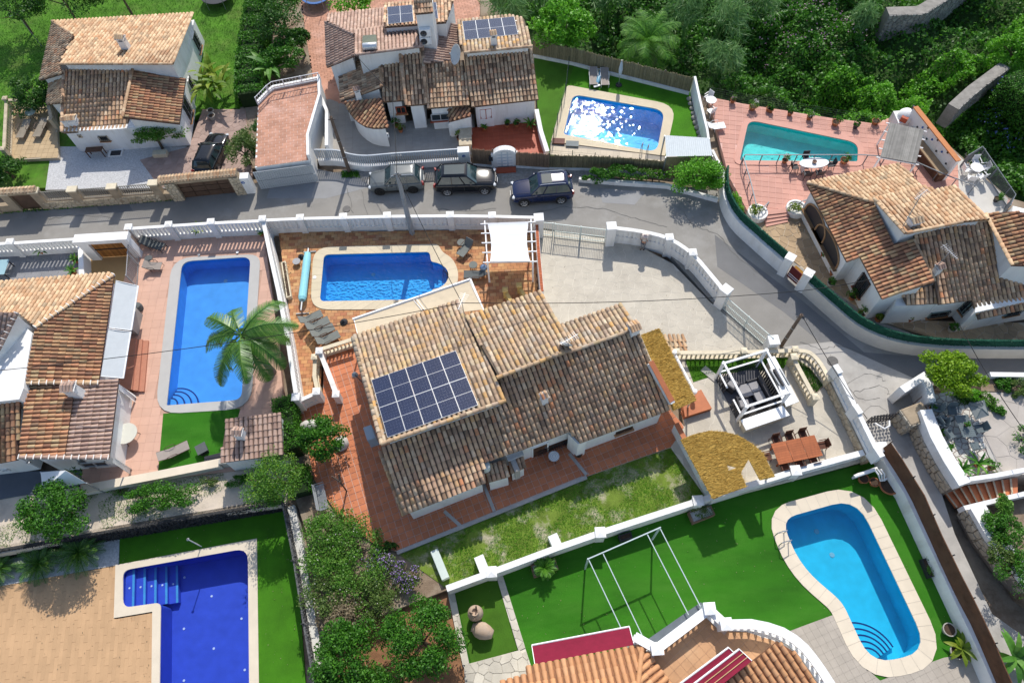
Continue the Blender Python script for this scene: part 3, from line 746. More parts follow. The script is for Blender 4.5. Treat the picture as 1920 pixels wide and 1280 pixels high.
GRASS=mat('meadow_base',(.07,.19,.012),.4,.95,.8,1.0,50,stain=((.15,.17,.05),.3,.5,.7,.6))
GRAVEL=mat('white_gravel',(.52,.52,.52),.25,.9,8,.8,60,stain=((.3,.3,.3),1.2,.55,.7,.5))
DIRT=mat('pale_dirt',(.60,.51,.41),.25,.95,1.0,.8,20,stain=((.38,.32,.22),.5,.5,.7,.6))
# the deep ground under everything, cut round the pools and the sunken lot
mb=MB(); mb.prism([(-260,-120),(260,-120),(260,330),(-260,330)],-7.2,-7.0,side=False); mb.build('ground',EARTH,kind='structure')
HPOLY=[XY(p) for p in GP([(-200,1075),(0,1035),(225,988),(530,940),(556,1000),(592,1280),(605,1440),(-200,1440)],-.7)]
EDGE=[XY(p) for p in GP([(-700,-420),(880,-420),(905,-10),(1000,92),(1304,172),(1330,190),(1660,238),(1700,205),(1890,372),(2060,420),(2300,1440),(-400,1440)],-.7)]
mb=MB(); mb.prism(EDGE,-7,-.62,holes=POOLH[:5]+[HPOLY]); mb.build('soil_terrace',EARTH,kind='structure')
mb=MB(); mb.prism(offs(HPOLY,-.05),-7,-1.62,holes=[POOLH[5]]); mb.build('lower_terrace',EARTH,kind='structure')
def surf(name,px,z,m,th=.5,hol=True,**k): return slab(name,px,z,th,m,holes=hol)
road,_=surf('road',[(-150,405),(0,398),(350,368),(440,352),(470,345),(600,325),(690,318),(950,305),(1360,360),(1400,430),(1500,500),(1640,600),(1780,650),(2050,640),(2100,775),(1720,720),(1560,700),(1420,650),(1330,560),(1240,460),(1000,425),(500,430),(-150,470)],0,ASPH)
surf('road_patch',[(1340,440),(1500,560),(1620,660),(1760,672),(2050,668),(2080,715),(1840,722),(1700,715),(1560,660),(1470,585),(1345,500)],.004,ASPH2,.004)
surf('lane',[(1470,650),(1560,640),(1720,712),(1725,800),(1790,1000),(1860,1150),(1930,1200),(2010,1440),(1930,1440),(1905,1395),(1838,1242),(1763,1082),(1693,932),(1643,852),(1600,850),(1540,720)],.008,CONC,.3)
surf('road_patch',[(560,352),(640,346),(655,362),(600,372)],.0045,ASPH2,.004); surf('road_patch',[(1120,352),(1210,360),(1190,384),(1130,380)],.0045,mat('asphalt_pale',(.27,.27,.27),.1,.9,.6,.3,50),.004); surf('road_patch',[(180,385),(240,380),(250,396),(190,402)],.0045,ASPH2,.004)
surf('lay_by',[(520,300),(700,340),(690,352),(610,372),(500,372)],.006,mat('asphalt_pale',(.27,.27,.27),.1,.9,.6,.3,50),.01)
surf('pavement',[(640,318),(1110,318),(1120,345),(690,345)],.008,mat('cobble_pale',(.30,.28,.25),.3,.9,5,.8,9),.012)
# street details
CRACK=mat('tar_seam',(.15,.145,.135),.1,.8)
for a in([(651,353),(662,400)],[(678,358),(692,415)],[(1560,745),(1620,700),(1660,712)],[(1590,800),(1640,760),(1680,790)],[(1720,955),(1800,1130),(1860,1240)],[(1000,400),(1060,388),(1130,392),(1190,410),(1250,425)],[(1280,395),(1300,420),(1345,440),(1380,480),(1440,525)],[(820,392),(880,396),(930,390)],[(1500,640),(1540,655),(1580,650),(1640,672)],[(1575,705),(1610,745),(1650,748)],[(1600,735),(1655,725),(1668,740)],[(90,410),(150,404),(210,408)]):
    mb=MB(); q=[G(*p,.014) for p in a]; q=[v+V(random.gauss(0,.05),random.gauss(0,.05),0) for v in smoothpath(q,7)]; [mb.beam(q[i],q[i+1],random.uniform(.015,.05),.004) for i in range(len(q)-1)]; mb.build('crack',CRACK,kind='structure')
def manhole(px,py,label,r=.32,z=.01):
    c=G(px,py,z); mb=MB(); mb.lathe([(0,.03),(r,.03),(r,0)],c,20); o=mb.build('manhole_cover',mat('cast_iron',(.12,.115,.11),.2,.6,4,.5,30)); o.data.transform(Matrix.Translation(-c)); o.location=c; tag(o,label,'manhole cover')
manhole(1561,677,'round iron manhole cover on the pale concrete by the curved balustrade',.36)
manhole(650,392,'iron manhole cover on the road below the leaning wooden pole',.3)
# --- main garden ---
def paved(name,px,z,base,cellf,m,pname,gap,th=.02,bth=.4,nmax=300,holes=None,kind='structure',single=True,jz=.003):
    o,poly=slab(name,px,z-th,bth,base); hh=holes if holes is not None else [offs(p,.25) for p in(PI1,PI2,PI3,PI4,PI5,PI6)]
    pave(o,poly,cellf(poly),z-th,th,m,pname,gap,hh,nmax,single=single,jz=jz); return o
A5=math.atan2(*(lambda d:(d.y,d.x))(G(1098,890)-G(743,1033)))
paved('pool_terrace',[(522,434),(700,434),(1003,428),(1010,560),(900,600),(700,660),(605,668),(600,735),(565,752)],0,BJ,lambda p:grid_cells(p,.44,.27,0,bond=.5),BRICK,'paver_brick',.012)
paved('terracotta_terrace',[(608,668),(700,640),(1000,700),(1250,760),(1284,800),(1258,838),(1098,893),(744,1034),(700,1018),(640,975),(590,900),(560,775),(605,745)],.004,GROUT,lambda p:grid_cells(p,.42,.42,A5),TERRA,'terracotta_tile',.022)
mb=MB(); a,b=G(744,1036),G(1100,894); mb.beam(a-V(0,0,.1),b-V(0,0,.1),.22,.26); o=mb.build('terrace_kerb',CONC,kind='structure')
for q in([(833,958),(863,985)],[(905,903),(927,958)],[(1067,850),(1100,890)]):
    mb=MB(); mb.beam(G(*q[0])+V(0,0,.012),G(*q[1])+V(0,0,.012),.2,.03); mb.build('paving_strip',CONC,kind='structure')
paved('driveway',[(1008,430),(1140,448),(1200,462),(1262,495),(1330,565),(1440,660),(1260,662),(1230,760),(1000,720),(1010,540)],0,DJOINT,lambda p:vor_cells(p,.55),DRIVE,'paving_stone',.022,.006)
paved('gazebo_terrace',[(1262,662),(1480,660),(1560,706),(1640,858),(1330,940),(1258,838),(1284,798)],.009,DJOINT,lambda p:vor_cells(p,.7),DRIVE,'paving_stone',.02,.006,nmax=120)
surf('grass_verge',[(1282,668),(1400,666),(1482,664),(1470,690),(1350,700),(1300,716)],.03,TURF2,.1)
surf('flower_bed',[(1487,668),(1520,690),(1545,724),(1530,738),(1500,712)],.03,EARTH,.1)
surf('back_lawn',[(744,1036),(1100,894),(1258,838),(1335,940),(840,1104)],-.12,LAWN,.4)
surf('shrub_bed',[(560,775),(600,900),(640,975),(744,1036),(842,1104),(590,1200),(575,1000),(530,860),(530,760)],-.15,EARTH,.4)
surf('orchard_bed',[(590,1195),(842,1106),(885,1260),(900,1440),(600,1440)],-.5,mat('soil_red',(.24,.12,.06),.3,.95,1.5,.6,14),.1)
# --- lot with the kidney pool ---
surf('turf_lawn',[(842,1104),(1330,942),(1642,862),(1695,905),(1870,1300),(1850,1440),(1500,1440),(1200,1300),(1000,1250),(880,1250)],-.5,TURF,.3)
def paverarea():
    z=-.49; o,poly=slab('pool_paving',[(1467,1187),(1562,1152),(1600,1230),(1650,1275),(1770,1232),(1812,1226),(1880,1300),(1890,1440),(1490,1440)],z,.02,GREYJ)
    pave(o,poly,grid_cells(poly,.4,.4,A5),z,.02,mat('beige_paver',(.40,.355,.30),.1,.85,1.2,.2,25,piece=.03),'paving_tile',.005,[offs(PI5,.6)],300)
paverarea()
mb=MB()
STRIP=mat('cream_flag',(.52,.48,.40),.1,.85,1,.3,20,piece=.15)
def stonestrip(name,px,z,size=.6,m=STRIP,th=.05,**k):
    o,poly=slab(name,px,z,.3,DJOINT); pave(o,poly,vor_cells(poly,size),z,th,m,'paving_stone',.02,**k)
stonestrip('garden_path',[(930,1078),(942,1076),(985,1214),(972,1220)],-.42,.55)
stonestrip('garden_path',[(838,1104),(850,1100),(880,1245),(868,1250)],-.42,.55)
stonestrip('garden_path',[(870,1246),(985,1215),(1010,1290),(1000,1440),(880,1440)],-.42,.5)
surf('jar_lawn',[(852,1102),(930,1080),(974,1216),(884,1246)],-.46,TURF2,.1)
# --- sunken lot lower left ---
A6=math.atan2(*(lambda d:(d.y,d.x))(G(482,1009,-1.5)-G(217,1059,-1.5)))
paved('plank_terrace',[(-200,1130),(0,1098),(218,1060),(216,1160),(288,1148),(286,1440),(-200,1440)],-1.5,TANJ,lambda p:grid_cells(p,.2,1.2,A6,0,0) if 0 else [[(x+0,y) for x,y in c] for c in grid_cells(p,1.2,.22,A6+math.pi/2,bond=2)],TANP,'floor_plank',.006)
surf('lower_turf',[(224,1008),(532,952),(560,1100),(585,1440),(480,1440),(478,1014),(224,1057)],-1.5,TURF3,.1)
surf('pebble_bed',[(-200,1085),(0,1050),(224,1010),(222,1058),(0,1098),(-200,1130)],-1.48,GRAVEL,.14)
# --- dirt strip between the two left lots ---
surf('dirt_slope',[(-200,970),(0,935),(200,905),(420,872),(535,850),(545,900),(535,945),(225,992),(0,1038),(-200,1078)],-.1,DIRT,.6)
# --- left villa ---
A1a=math.atan2(*(lambda d:(d.y,d.x))(G(489,477)-G(323,484)))
paved('pool_deck',[(255,452),(494,436),(512,560),(535,770),(440,882),(230,908),(150,915),(180,700),(240,500)],0,PINKJ,lambda p:grid_cells(p,.6,.6,A1a+.03),PINK,'deck_tile',.005)
surf('turf_patch',[(306,775),(450,766),(425,868),(296,888)],.02,TURF,.05,hol=False)
paved('side_patio',[(-150,490),(0,478),(165,464),(165,525),(-150,560)],0,GREYJ,lambda p:grid_cells(p,1.2,.25,.02,bond=2),GREYD,'deck_board',.01,nmax=200)
surf('car_port_floor',[(160,470),(256,448),(262,540),(165,540)],.0,mat('tan_floor',(.42,.27,.12),.1,.8,1),.3)
surf('path',[(-150,890),(150,880),(170,905),(0,935),(-150,960)],.0,mat('dark_path',(.10,.115,.14),.1,.8,1),.3)
# --- top left villa ---
surf('meadow',[(-600,-400),(480,-400),(470,60),(455,200),(375,215),(100,330),(90,352),(-500,370)],0,GRASS,.4)
surf('gravel_court',[(97,275),(350,275),(370,300),(340,352),(85,356)],.012,GRAVEL,.2)
paved('forecourt',[(262,300),(355,275),(380,205),(460,205),(475,340),(300,352)],.03,PINKJ,lambda p:vor_cells(p,.5),mat('pinkish_flag',(.36,.26,.22),.15,.85,1,.3,20,piece=.1),'paving_stone',.015,.015,.04,nmax=150)
paved('sun_terrace',[(22,200),(105,205),(110,296),(18,300)],.3,FLAGJ,lambda p:grid_cells(p,.45,.45,0),mat('tan_tile',(.46,.34,.20),.1,.8,1,piece=.06),'paving_tile',.01,.02,.5,nmax=200)
surf('brick_apron',[(470,-60),(560,-60),(610,150),(660,280),(600,300),(440,320),(455,150)],-.02,EARTH,.3)
# --- top middle villa ---
paved('brick_yard',[(545,-120),(900,-300),(900,60),(640,200),(660,190),(600,190),(585,140)],0,BJ,lambda p:grid_cells(p,.5,.24,.15,bond=.5),SALMON,'paver_brick',.012)
surf('side_yard',[(600,140),(650,180),(640,215),(600,200)],.004,SALMON,.01)
paved('grey_patio',[(612,184),(740,230),(890,215),(890,290),(600,296)],.02,GREYJ,lambda p:grid_cells(p,.6,.3,.05),GREYT,'paving_tile',.006,.02,.4,nmax=250)
paved('red_patio',[(884,240),(1005,228),(1024,300),(886,300)],.05,REDJ,lambda p:grid_cells(p,.4,.4,.03),REDT,'red_tile',.008,.02,.4,nmax=250)
surf('side_lawn',[(1000,92),(1080,112),(1064,160),(1033,268),(1026,306),(1010,230)],.0,TURF2,.3)
surf('turf_around_pool',[(1070,110),(1300,162),(1320,300),(1250,318),(1022,300)],-.03,TURF3,.3)
paved('pool_edge_strip',[(1033,264),(1250,292),(1350,300),(1350,330),(1030,290)],.01,GREYJ,lambda p:grid_cells(p,.5,.5,-.2),mat('cream_paver',(.55,.47,.36),.1,.8,1,piece=.06),'paving_tile',.006,.02,.3,nmax=150,holes=[PO3])
# --- rose terrace with the teal pool ---
paved('rose_terrace',[(1328,182),(1400,196),(1560,222),(1640,232),(1665,222),(1900,380),(1790,420),(1520,392),(1480,420),(1410,412),(1366,330)],.0,PINK2J,lambda p:grid_cells(p,.5,.5,-.22),PINK2,'terrace_tile',.018,holes=[offs(PI4,.05)])
surf('white_terrace',[(1795,290),(1890,372),(1880,430),(1800,400)],.012,mat('pale_cement',(.52,.50,.46),.08,.9,1,.2),.01)
paved('flagstone_court',[(1405,410),(1510,388),(1600,520),(1680,600),(1930,605),(2050,600),(2050,640),(1800,640),(1640,600),(1500,500)],.02,FLAGJ,lambda p:vor_cells(p,.55),FLAG,'flagstone',.03,.02,.3)
# --- patio across the lane, two metres up ---
GZ=1.2
paved('marble_patio',[(1728,742),(1800,730),(1830,745),(1850,850),(1870,885),(1792,895)],GZ,MARBJ,lambda p:vor_cells(p,.34),MARB,'paving_stone',.05,.02,2.0)
paved('concrete_yard',[(1840,735),(2050,735),(2050,895),(1872,888),(1852,850),(1838,800)],GZ,CONC,lambda p:vor_cells(p,1.2),mat('worn_concrete',(.42,.38,.34),.12,.9,1,.3,20,piece=.06),'paving_slab',.02,.012,2.0,nmax=60)
surf('planting_strip',[(1838,712),(2050,714),(2050,735),(1840,733)],GZ+.05,EARTH,2)
surf('garden_terrace',[(1830,955),(2050,900),(2050,1200),(1930,1120)],GZ-.4,EARTH,2)
# ---------------- pools proper ----------------
def mosaic(name,c=(.1,.1,.1)): return _M[name] if name in _M else mat(name,c,.10,.5,1.5,.1,30,stain=(tuple(k*.75 for k in c),6,.5,.7,.35))
COPG=mat('coping_grey',(.44,.43,.41),.05,.8,1,.1,30,piece=.02); COPC=mat('coping_sand',(.62,.53,.38),.05,.85,1,.15,30,piece=.05,stain=((.5,.42,.3),.8,.55,.75,.4)); COPW=mat('coping_cream',(.66,.575,.45),.06,.85,1,.15,30,piece=.025,stain=((.56,.48,.36),.8,.55,.75,.3))
P1=pool(None,0,1.2,'long rounded blue pool with grey coping beside the tall palm at the left villa',.6,COPG,mosaic('mosaic_sky',(.10,.38,.80)),(.80,.93,1),(1.5,.05,.02),world_in=PI1,outer=PO1)[0]
P2=pool(None,0,1.35,'blue pool with sandy coping and a rounded step bay in the brick terrace',.9,COPC,mosaic('mosaic_blue',(.05,.42,.80)),(.66,.92,1),(5,.35,.02),world_in=PI2,outer=PO2,stones=True)[0]
P3=pool(None,0,1.6,'glittering blue pool with cream coping below the reed fence at the top',.7,COPC,mosaic('mosaic_azure',(.06,.52,.85)),(.72,.94,1),(2.2,.30,.018),world_in=PI3,outer=PO3)[0]
P4=pool(None,0,1.15,'teal wedge shaped pool sunk in the rose tiled terrace',.3,PINK2,mosaic('mosaic_teal',(.07,.66,.66)),(.74,.95,.95),(3,.2,.02),world_in=PI4,outer=offs(PI4,.42))[0]
P5=pool(None,-.5,1.6,'kidney bent turquoise pool with wide cream coping on the artificial lawn',.78,COPW,mosaic('mosaic_turquoise',(.04,.55,.76)),(.68,.92,.98),(1.2,.04,.02),world_in=PI5)[0]
P6=pool(None,-1.5,1.5,'deep royal blue pool with white coping and a stepped bay in the lowest lot',.5,COPW,mosaic('mosaic_royal',(.06,.11,.56)),(.74,.84,1),(2,.08,.02),world_in=PI6,outer=PO6)[0]
def arcsteps(p,cx,cy,z,wl,radii,a0,a1,m,edge,dep):
    for k,r in enumerate(radii):
        c=G(cx,cy,z); mb=MB(); top=-(dep*(k+1)/(len(radii)+1)); n=20
        pts=[(c.x+r*math.cos(a0+(a1-a0)*i/n),c.y+r*math.sin(a0+(a1-a0)*i/n)) for i in range(n+1)]+[(c.x,c.y)]
        mb.prism(pts,z-dep-.01,z+top); st=part(mb,'step',m,p)
        mb=MB(); mb.prism(pts[:-1]+[(c.x+(q[0]-c.x)*(1-.09/r),c.y+(q[1]-c.y)*(1-.09/r)) for q in pts[:-1][::-1]],z+top-.01,z+top+.006); part(mb,'step_edge',edge,st)
NAVY=mat('step_edge_navy',(.01,.03,.16),.1,.6)
arcsteps(P1,316,756,0,.1,[.5,.85,1.2,1.55],R_(-5),R_(95),mosaic('mosaic_sky'),NAVY,1.2)
arcsteps(P5,1634,1240,-.5,.1,[.75,1.1,1.45,1.8,2.15],R_(20),R_(125),mosaic('mosaic_turquoise'),NAVY,1.6)
def straight_steps():
    # royal pool: five treads with pale nosings
    m=mosaic('mosaic_royal'); ed=mat('step_edge_cyan',(.10,.42,.62),.1,.6); a,b=G(232,1066,-1.5),G(318,1051,-1.5); c=G(230,1139,-1.5)
    for k in range(5):
        p0=a.lerp(b,k/5);p1=a.lerp(b,(k+1)/5); d=c-a; mb=MB(); z=-1.5-.25-.22*k
        q=[p0,p1,p1+d,p0+d]; mb.prism([XY(v) for v in q],-3.0,z); st=part(mb,'step',m,P6)
        mb=MB(); mb.beam(V(p1.x,p1.y,z+.006)-(b-a).normalized()*.07,V((p1+d).x,(p1+d).y,z+.006)-(b-a).normalized()*.07,.13,.012); part(mb,'step_edge',ed,st)
        if k<5: mb=MB(); mb.lathe([(0,.02),(.06,.02),(.06,0)],p0.lerp(p1,.45)+d*.5+V(0,0,z+1.5),10); part(mb,'pool_light',WHITE2,st)
    for px,py in((346,1082),(397,1117),(453,1159),(345,1178),(401,1215),(459,1255),(345,1275)):
        mb=MB(); q=G(px,py,-3.0); mb.lathe([(0,.02),(.07,.02),(.07,0)],q,10); part(mb,'pool_light',WHITE2,P6)
straight_steps()
def bay_steps():
    m=mosaic('mosaic_blue'); pts=GP([(811,490),(826,494),(839,504),(843,518),(837,532),(824,541),(811,545)],0)
    for k in range(4):
        x=.25+.27*k; q=[V(max(p.x,pts[0].x+.32*(3-k)),p.y,0) for p in pts]; mb=MB(); mb.prism([XY(v) for v in q],-1.5,-.3-.24*k+.0); part(mb,'step',m,P2)
bay_steps()
for p_,px,py,z in((P1,423,527,-1.2),(P2,700,515,-1.35),(P5,1531,996,-2.1),(P5,1560,1040,-2.1),(P4,1500,262,-1.15)):
    mb=MB(); mb.lathe([(0,.03),(.14,.03),(.16,0)],G(px,py,z),14); part(mb,'floor_drain',mat('drain_pale',(.35,.5,.6),.05,.5),p_)
def skimmer(p,px,py,z,m=WHITE2,r=.13):
    mb=MB(); mb.lathe([(0,.02),(r,.02),(r,0)],G(px,py,z),14); part(mb,'skimmer_lid',m,p)
skimmer(P2,590,520,.05); skimmer(P1,373,478,.05,GREYM,.1); skimmer(P1,445,473,.05,WHITE2,.1)
for y in(535,562,697): mb=MB(); q=G(343-(y-490)*.11-4,y,-.6); mb.lathe([(0,0),(.12,0),(.1,.05),(0,.05)],q,12); part(mb,'wall_light',WHITE2,P1)
# ================= main villa =================
H=House('villa',G(960,760),'main white villa in the middle with weathered tiled roofs and ten solar panels')
c1=H.roof([(661,630),(857,564),(875,592),(949,749),(718,830)],[(949,749,4.9),(718,830,4.9),(661,630,3.7)],style='lichen')
c2=H.roof([(872,594),(1012,546),(1044,603),(1052,608),(1069,655),(935,706)],[(935,706,4.98),(1069,655,4.98),(872,594,4.2)],style='lichen')
c3=H.roof([(1052,609),(1163,570),(1197,613),(1068,659)],[(1197,613,4.4),(1068,659,4.4),(1163,570,3.9)],style='lichen')
c4=H.roof([(714,838),(830,798),(949,755),(934,704),(1068,655),(1195,614),(1256,768),(1088,830),(1068,808),(980,842),(906,867),(911,904),(757,965)],[(1256,768,2.5),(1088,830,2.5),(1197,613,4.3)],style='main')
H.caps(G(1066,661,4.36),G(1200,614,4.36),'lichen',ro=c4['ro']); H.caps(G(949,751,4.93),G(716,832,4.93),'lichen',ro=c1['ro']); H.caps(G(1071,656,5.0),G(933,708,5.0),'lichen',ro=c2['ro'])
H.caps(G(661,632,3.74),G(716,832,4.93),'lichen',ro=c1['ro']); H.caps(G(712,845,3.0),G(757,965,2.1),'main',ro=c4['ro'])
H.block([XY(v) for v in GP([(1066,813),(1084,832),(1100,826),(1090,800)],2.4)],2.35,0)
chimney(H,onplane(1020,752,c4['pl']),.42,.42,1.0,.35,style='main'); chimney(H,onplane(1187,622,c4['pl'])-V(0,0,.2),.62,.6,1.0,.35,style='main')
solar(H,[onplane(*p,c1['pl']) for p in((697,714),(855,659),(897,761),(727,822))],5,2,label='large array of ten dark blue solar panels on the lichened main roof')
# parapet with terracotta coping on the right gable
a,b=G(1219,681,3.9),G(1259,756,2.75); mb=MB(); mb.beam(a,b,.28,.5); po=part(mb,'parapet',WHITE,H.o); mb=MB(); mb.beam(a+V(0,0,.27),b+V(0,0,.27),.32,.05); part(mb,'parapet_coping',TERRA,po)
H.at(1040,836,window,2.2,.9,grille=True,shutter=WHITE2,frame=WOODD,panes=3); H.at(1012,848,door,.9,1.5,WOODD,z0=0)
H.at(1170,806,window,1.1,.35,frame=WOODD)
# barbecue annex under small tiled lean-tos
for q,an in(([(909,872),(948,861),(954,893),(915,904)],[(909,872,2.0),(948,861,2.0),(954,893,1.8)]),([(953,852),(979,845),(984,876),(958,888)],[(953,852,1.8),(979,845,1.8),(984,876,1.6)])):
    H.roof(q,an,style='old',inset=.06,sp=.26)
mb=MB(); mb.box(G(952,868,1.2)+V(.3,0,0),(.3,1.6,1.5),rz=A5); part(mb,'barbecue_flue',CONC,H.o)
mb=MB(); c=G(965,853,2.05); mb.box(c,(1.0,.4,.22),rz=A5); part(mb,'metal_hood',ALU,H.o)
H.finish()
mb=MB(); mb.lathe([(0,0),(.28,0),(.28,.55),(.26,.6),(0,.62)],(0,0,0),18); t=mb.build('water_tank',mat('tank_white',(.62,.68,.64),.05,.5)); t.location=G(911,878,1.95); tag(t,'pale cylindrical tank standing on the small tiled lean-to of the main villa','tank')
dish(G(1060,648,5.2),.4,'small grey satellite dish on the ridge between the villa roofs',20,R_(70)); antenna(G(1065,660,4.6),1.6,'thin aerial mast beside the small dish on the villa ridge',.5)
antenna(G(872,600,4.2),2.2,'mast with cables on the valley of the main villa roof',1.2)
# dark bracket lamp and grey cabinet on the west wall
g=empty('wall_lamp',G(685,722,2.6),'black wall lamp on a bracket beside the solar roof','lamp'); b=g.location; mb=MB(); mb.tube([V(0,0,0)+b,b+V(-.75,.9,-.3)],.035,6); part(mb,'bracket',DARK,g); mb=MB(); mb.lathe([(0,.1),(.16,.02),(.2,-.12),(.0,-.12)],b+V(-.78,.95,-.3),12); part(mb,'lamp_shade',GREYM,g)
mb=MB(); mb.box((0,0,.6),(.5,.9,1.2)); o=mb.build('meter_cabinet',mat('cabinet_blue_grey',(.30,.36,.42),.05,.5),bev=.02); o.location=G(700,824,1.2); o.rotation_euler=(0,0,A5); tag(o,'blue grey cabinet at the west wall below the solar panels','cabinet')
# ================= top left villa =================
H=House('villa',G(240,200),'top left white villa with an ochre tiled hipped roof and grilled windows')
a1=H.roof([(99,40),(361,25),(324,119),(111,120),(138,66)],[(324,119,4.5),(111,120,4.5),(361,25,2.9)],style='orange')
a2=H.roof([(99,41),(138,67),(111,120),(118,137),(75,150)],[(99,41,2.9),(75,150,2.9),(125,95,3.9)],style='old',wm=WHITE)
a3=H.roof([(95,143),(119,138),(118,192),(88,195)],[(88,195,2.3),(95,143,2.3),(119,138,3.1)],style='old')
a4=H.roof([(121,131),(248,127),(240,240),(118,249)],[(118,249,2.1),(240,240,2.1),(121,133,3.7)],style='main',wm=WHITE)
a5=H.roof([(248,130),(348,147),(336,232),(230,220)],[(248,130,3.6),(230,220,3.5),(348,148,2.7)],style='brown')
mb_q=G(324,121,4.5); H.caps(G(111,121,4.53),mb_q,'orange',ro=a1['ro']); H.caps(G(324,119,4.53),G(361,26,2.95),'orange',ro=a1['ro']); H.caps(G(138,66,3.9),G(99,41,2.95),'orange',ro=a1['ro']); H.caps(G(230,220,3.58),G(249,131,3.68),'orange',ro=a5['ro'])
H.block([XY(v) for v in [G(151,284,0),G(240,281,0),G(345,272,0),G(352,262,0),G(384,78,0),G(250,110,0),G(140,150,0)]],2.2,0)
H.caps(G(116,248,2.15),G(120,135,3.75),'old',ro=a4['ro'])
chimney(H,onplane(238,92,a1['pl']),.65,.55,1.3,-.1,style='orange'); chimney(H,onplane(140,232,a4['pl']),.8,.55,.7,0,style='orange'); chimney(H,onplane(128,236,a4['pl']),.35,.4,.8,0,style='orange')
H.at(368,80,window,1.1,1.5,grille=True); H.at(357,158,window,.8,1.1,grille=True); H.at(350,205,window,1.4,1.6,grille=True); H.at(195,259,window,.7,.5,grille=True,panes=1,frame=SAND); H.at(150,255,window,.3,.3,panes=1,sill=False,frame=SAND)
H.finish()
# ================= top middle villa =================
H=House('villa',G(820,180),'top white villa with many stepped tiled roofs, two solar arrays and a round tower')
b1=H.roof([(612,40),(617,27),(721,16),(722,52),(668,58),(664,66)],[(617,27,3.6),(721,16,3.6),(664,66,4.5)],style='pink')
b2=H.roof([(610,42),(664,66),(666,104),(613,126)],[(610,42,3.6),(613,126,3.6),(664,66,4.5)],style='pink')
b3=H.roof([(666,58),(721,50),(775,44),(793,87),(664,103)],[(664,103,5.2),(793,87,5.2),(666,58,4.5)],style='pink')
b4=H.roof([(720,8),(852,-4),(836,42),(775,47),(721,51)],[(721,51,5.3),(836,42,5.3),(720,8,4.8)],style='old',inset=.1)
b5=H.roof([(805,44),(858,46),(862,114),(794,118),(790,77)],[(858,46,3.6),(862,114,3.6),(794,80,4.3)],style='pink')
b6=H.roof([(858,39),(957,29),(982,35),(998,87),(870,99),(860,75)],[(870,99,4.9),(998,87,4.9),(858,39,4.2)],style='lichen')
b7=H.roof([(871,103),(998,91),(1010,186),(885,200)],[(885,200,2.5),(1010,186,2.5),(871,105,4.3)],style='old')
b8=H.roof([(794,117),(870,113),(881,197),(801,203)],[(801,203,2.5),(881,197,2.5),(794,119,3.9)],style='old')
b9=H.roof([(749,90),(791,86),(799,195),(762,198)],[(762,198,2.7),(799,195,2.7),(749,92,4.6)],style='old')
b10=H.roof([(712,108),(749,104),(758,188),(717,191)],[(717,191,2.6),(758,188,2.6),(713,111,3.9)],style='old')
b11=H.roof([(635,126),(668,114),(711,108),(716,163),(639,190)],[(635,126,2.4),(639,190,2.4),(712,112,3.5)],style='old')
b12=H.roof([(646,191),(715,184),(729,238),(715,240),(700,240),(685,237),(672,229),(662,220),(653,208)],[(651,208,2.25),(700,240,2.2),(715,184,2.9)],style='brown')
b13=H.roof([(840,203),(880,197),(883,217),(841,228)],[(840,203,2.0),(841,228,1.7),(883,215,2.1)],style='brown',inset=.05)
for a,b,st,ro in((G(610,42,3.65),G(664,66,4.55),'pink',b1),(G(664,104,5.25),G(793,88,5.25),'pink',b3),(G(870,100,4.95),G(998,88,4.95),'old',b6),(G(716,163,3.45),G(711,110,3.6),'orange',b11),(G(762,198,2.75),G(749,92,4.65),'old',b9),(G(799,195,2.75),G(792,88,4.65),'old',b9)): H.caps(a,b,st,ro=ro['ro'])
tw=H.block([XY(v) for v in GP([(779,24),(809,22),(812,0),(776,2)],7.4)],7.4,3)
bt=H.roof([(775,0),(810,-3),(811,23),(778,26)],[(778,26,7.4),(811,23,7.4),(775,0,7.8)],style='old',inset=.1,z0=5,sp=.24)
H.at(797,57,aircon,'upper of two air conditioners on the tall white stack'); H.at(798,72,aircon,'lower of two air conditioners on the tall white stack')
chimney(H,onplane(926,84,b6['pl']),.5,.5,1.2,.1,style='orange'); chimney(H,onplane(672,180,b11['pl'])-V(0,0,.1),.45,.4,.9,.3,style='pink')
solar(H,[onplane(*p,b6['pl']) for p in((867,43),(964,34),(972,67),(872,78))],4,1,label='row of four solar panels behind the small chimney at the top'); solar(H,[onplane(*p,b4['pl']) for p in((727,16),(773,12),(776,43),(728,48))],2,2,False,label='square of four solar panels left of the tall white stack'); solar(H,[onplane(*p,b4['pl']) for p in((809,8),(818,7),(822,37),(813,39))],1,1,label='single narrow solar panel right of the tall white stack')
H.at(752,206,window,.8,.7,frame=REDT); H.at(826,219,window,1.5,.7,frame=ALU,shutter=REDT,panes=2); H.at(911,214,door,1.0,2.0,WHITE2,z0=.05,panels=2); H.at(911,213,window,.9,1.0,frame=REDT,sill=False); H.at(727,253,window,.2,.4,panes=1,sill=False)
H.at(800,235,window,.15,.15,panes=1,sill=False)
H.finish()
g=empty('solar_water_heater',G(693,95,4.9),'solar water heater with silver tank and dark collector on the pink tiled roof','water heater'); o=g.location
mb=MB(); a,b=G(680,88,5.5),G(707,86,5.5); mb.tube([a,a.lerp(b,.04),a.lerp(b,.96),b],[.2,.27,.27,.2],16); part(mb,'tank',ALU,g,smooth=True)
mb=MB(); q=[G(680,67,5.0),G(705,65,5.0),G(707,80,5.6),G(679,81,5.6)]; mb.add(q+[v-V(0,0,.1) for v in q],[(3,2,1,0),(0,1,5,4),(1,2,6,5),(2,3,7,6),(3,0,4,7)]); part(mb,'collector',mat('collector_green',(.05,.09,.08),.1,.2,spec=.5),g)
dish(G(858,103,4.6),.75,'large pale satellite dish between the two tiled roofs of the top villa',28,R_(200),1.2)
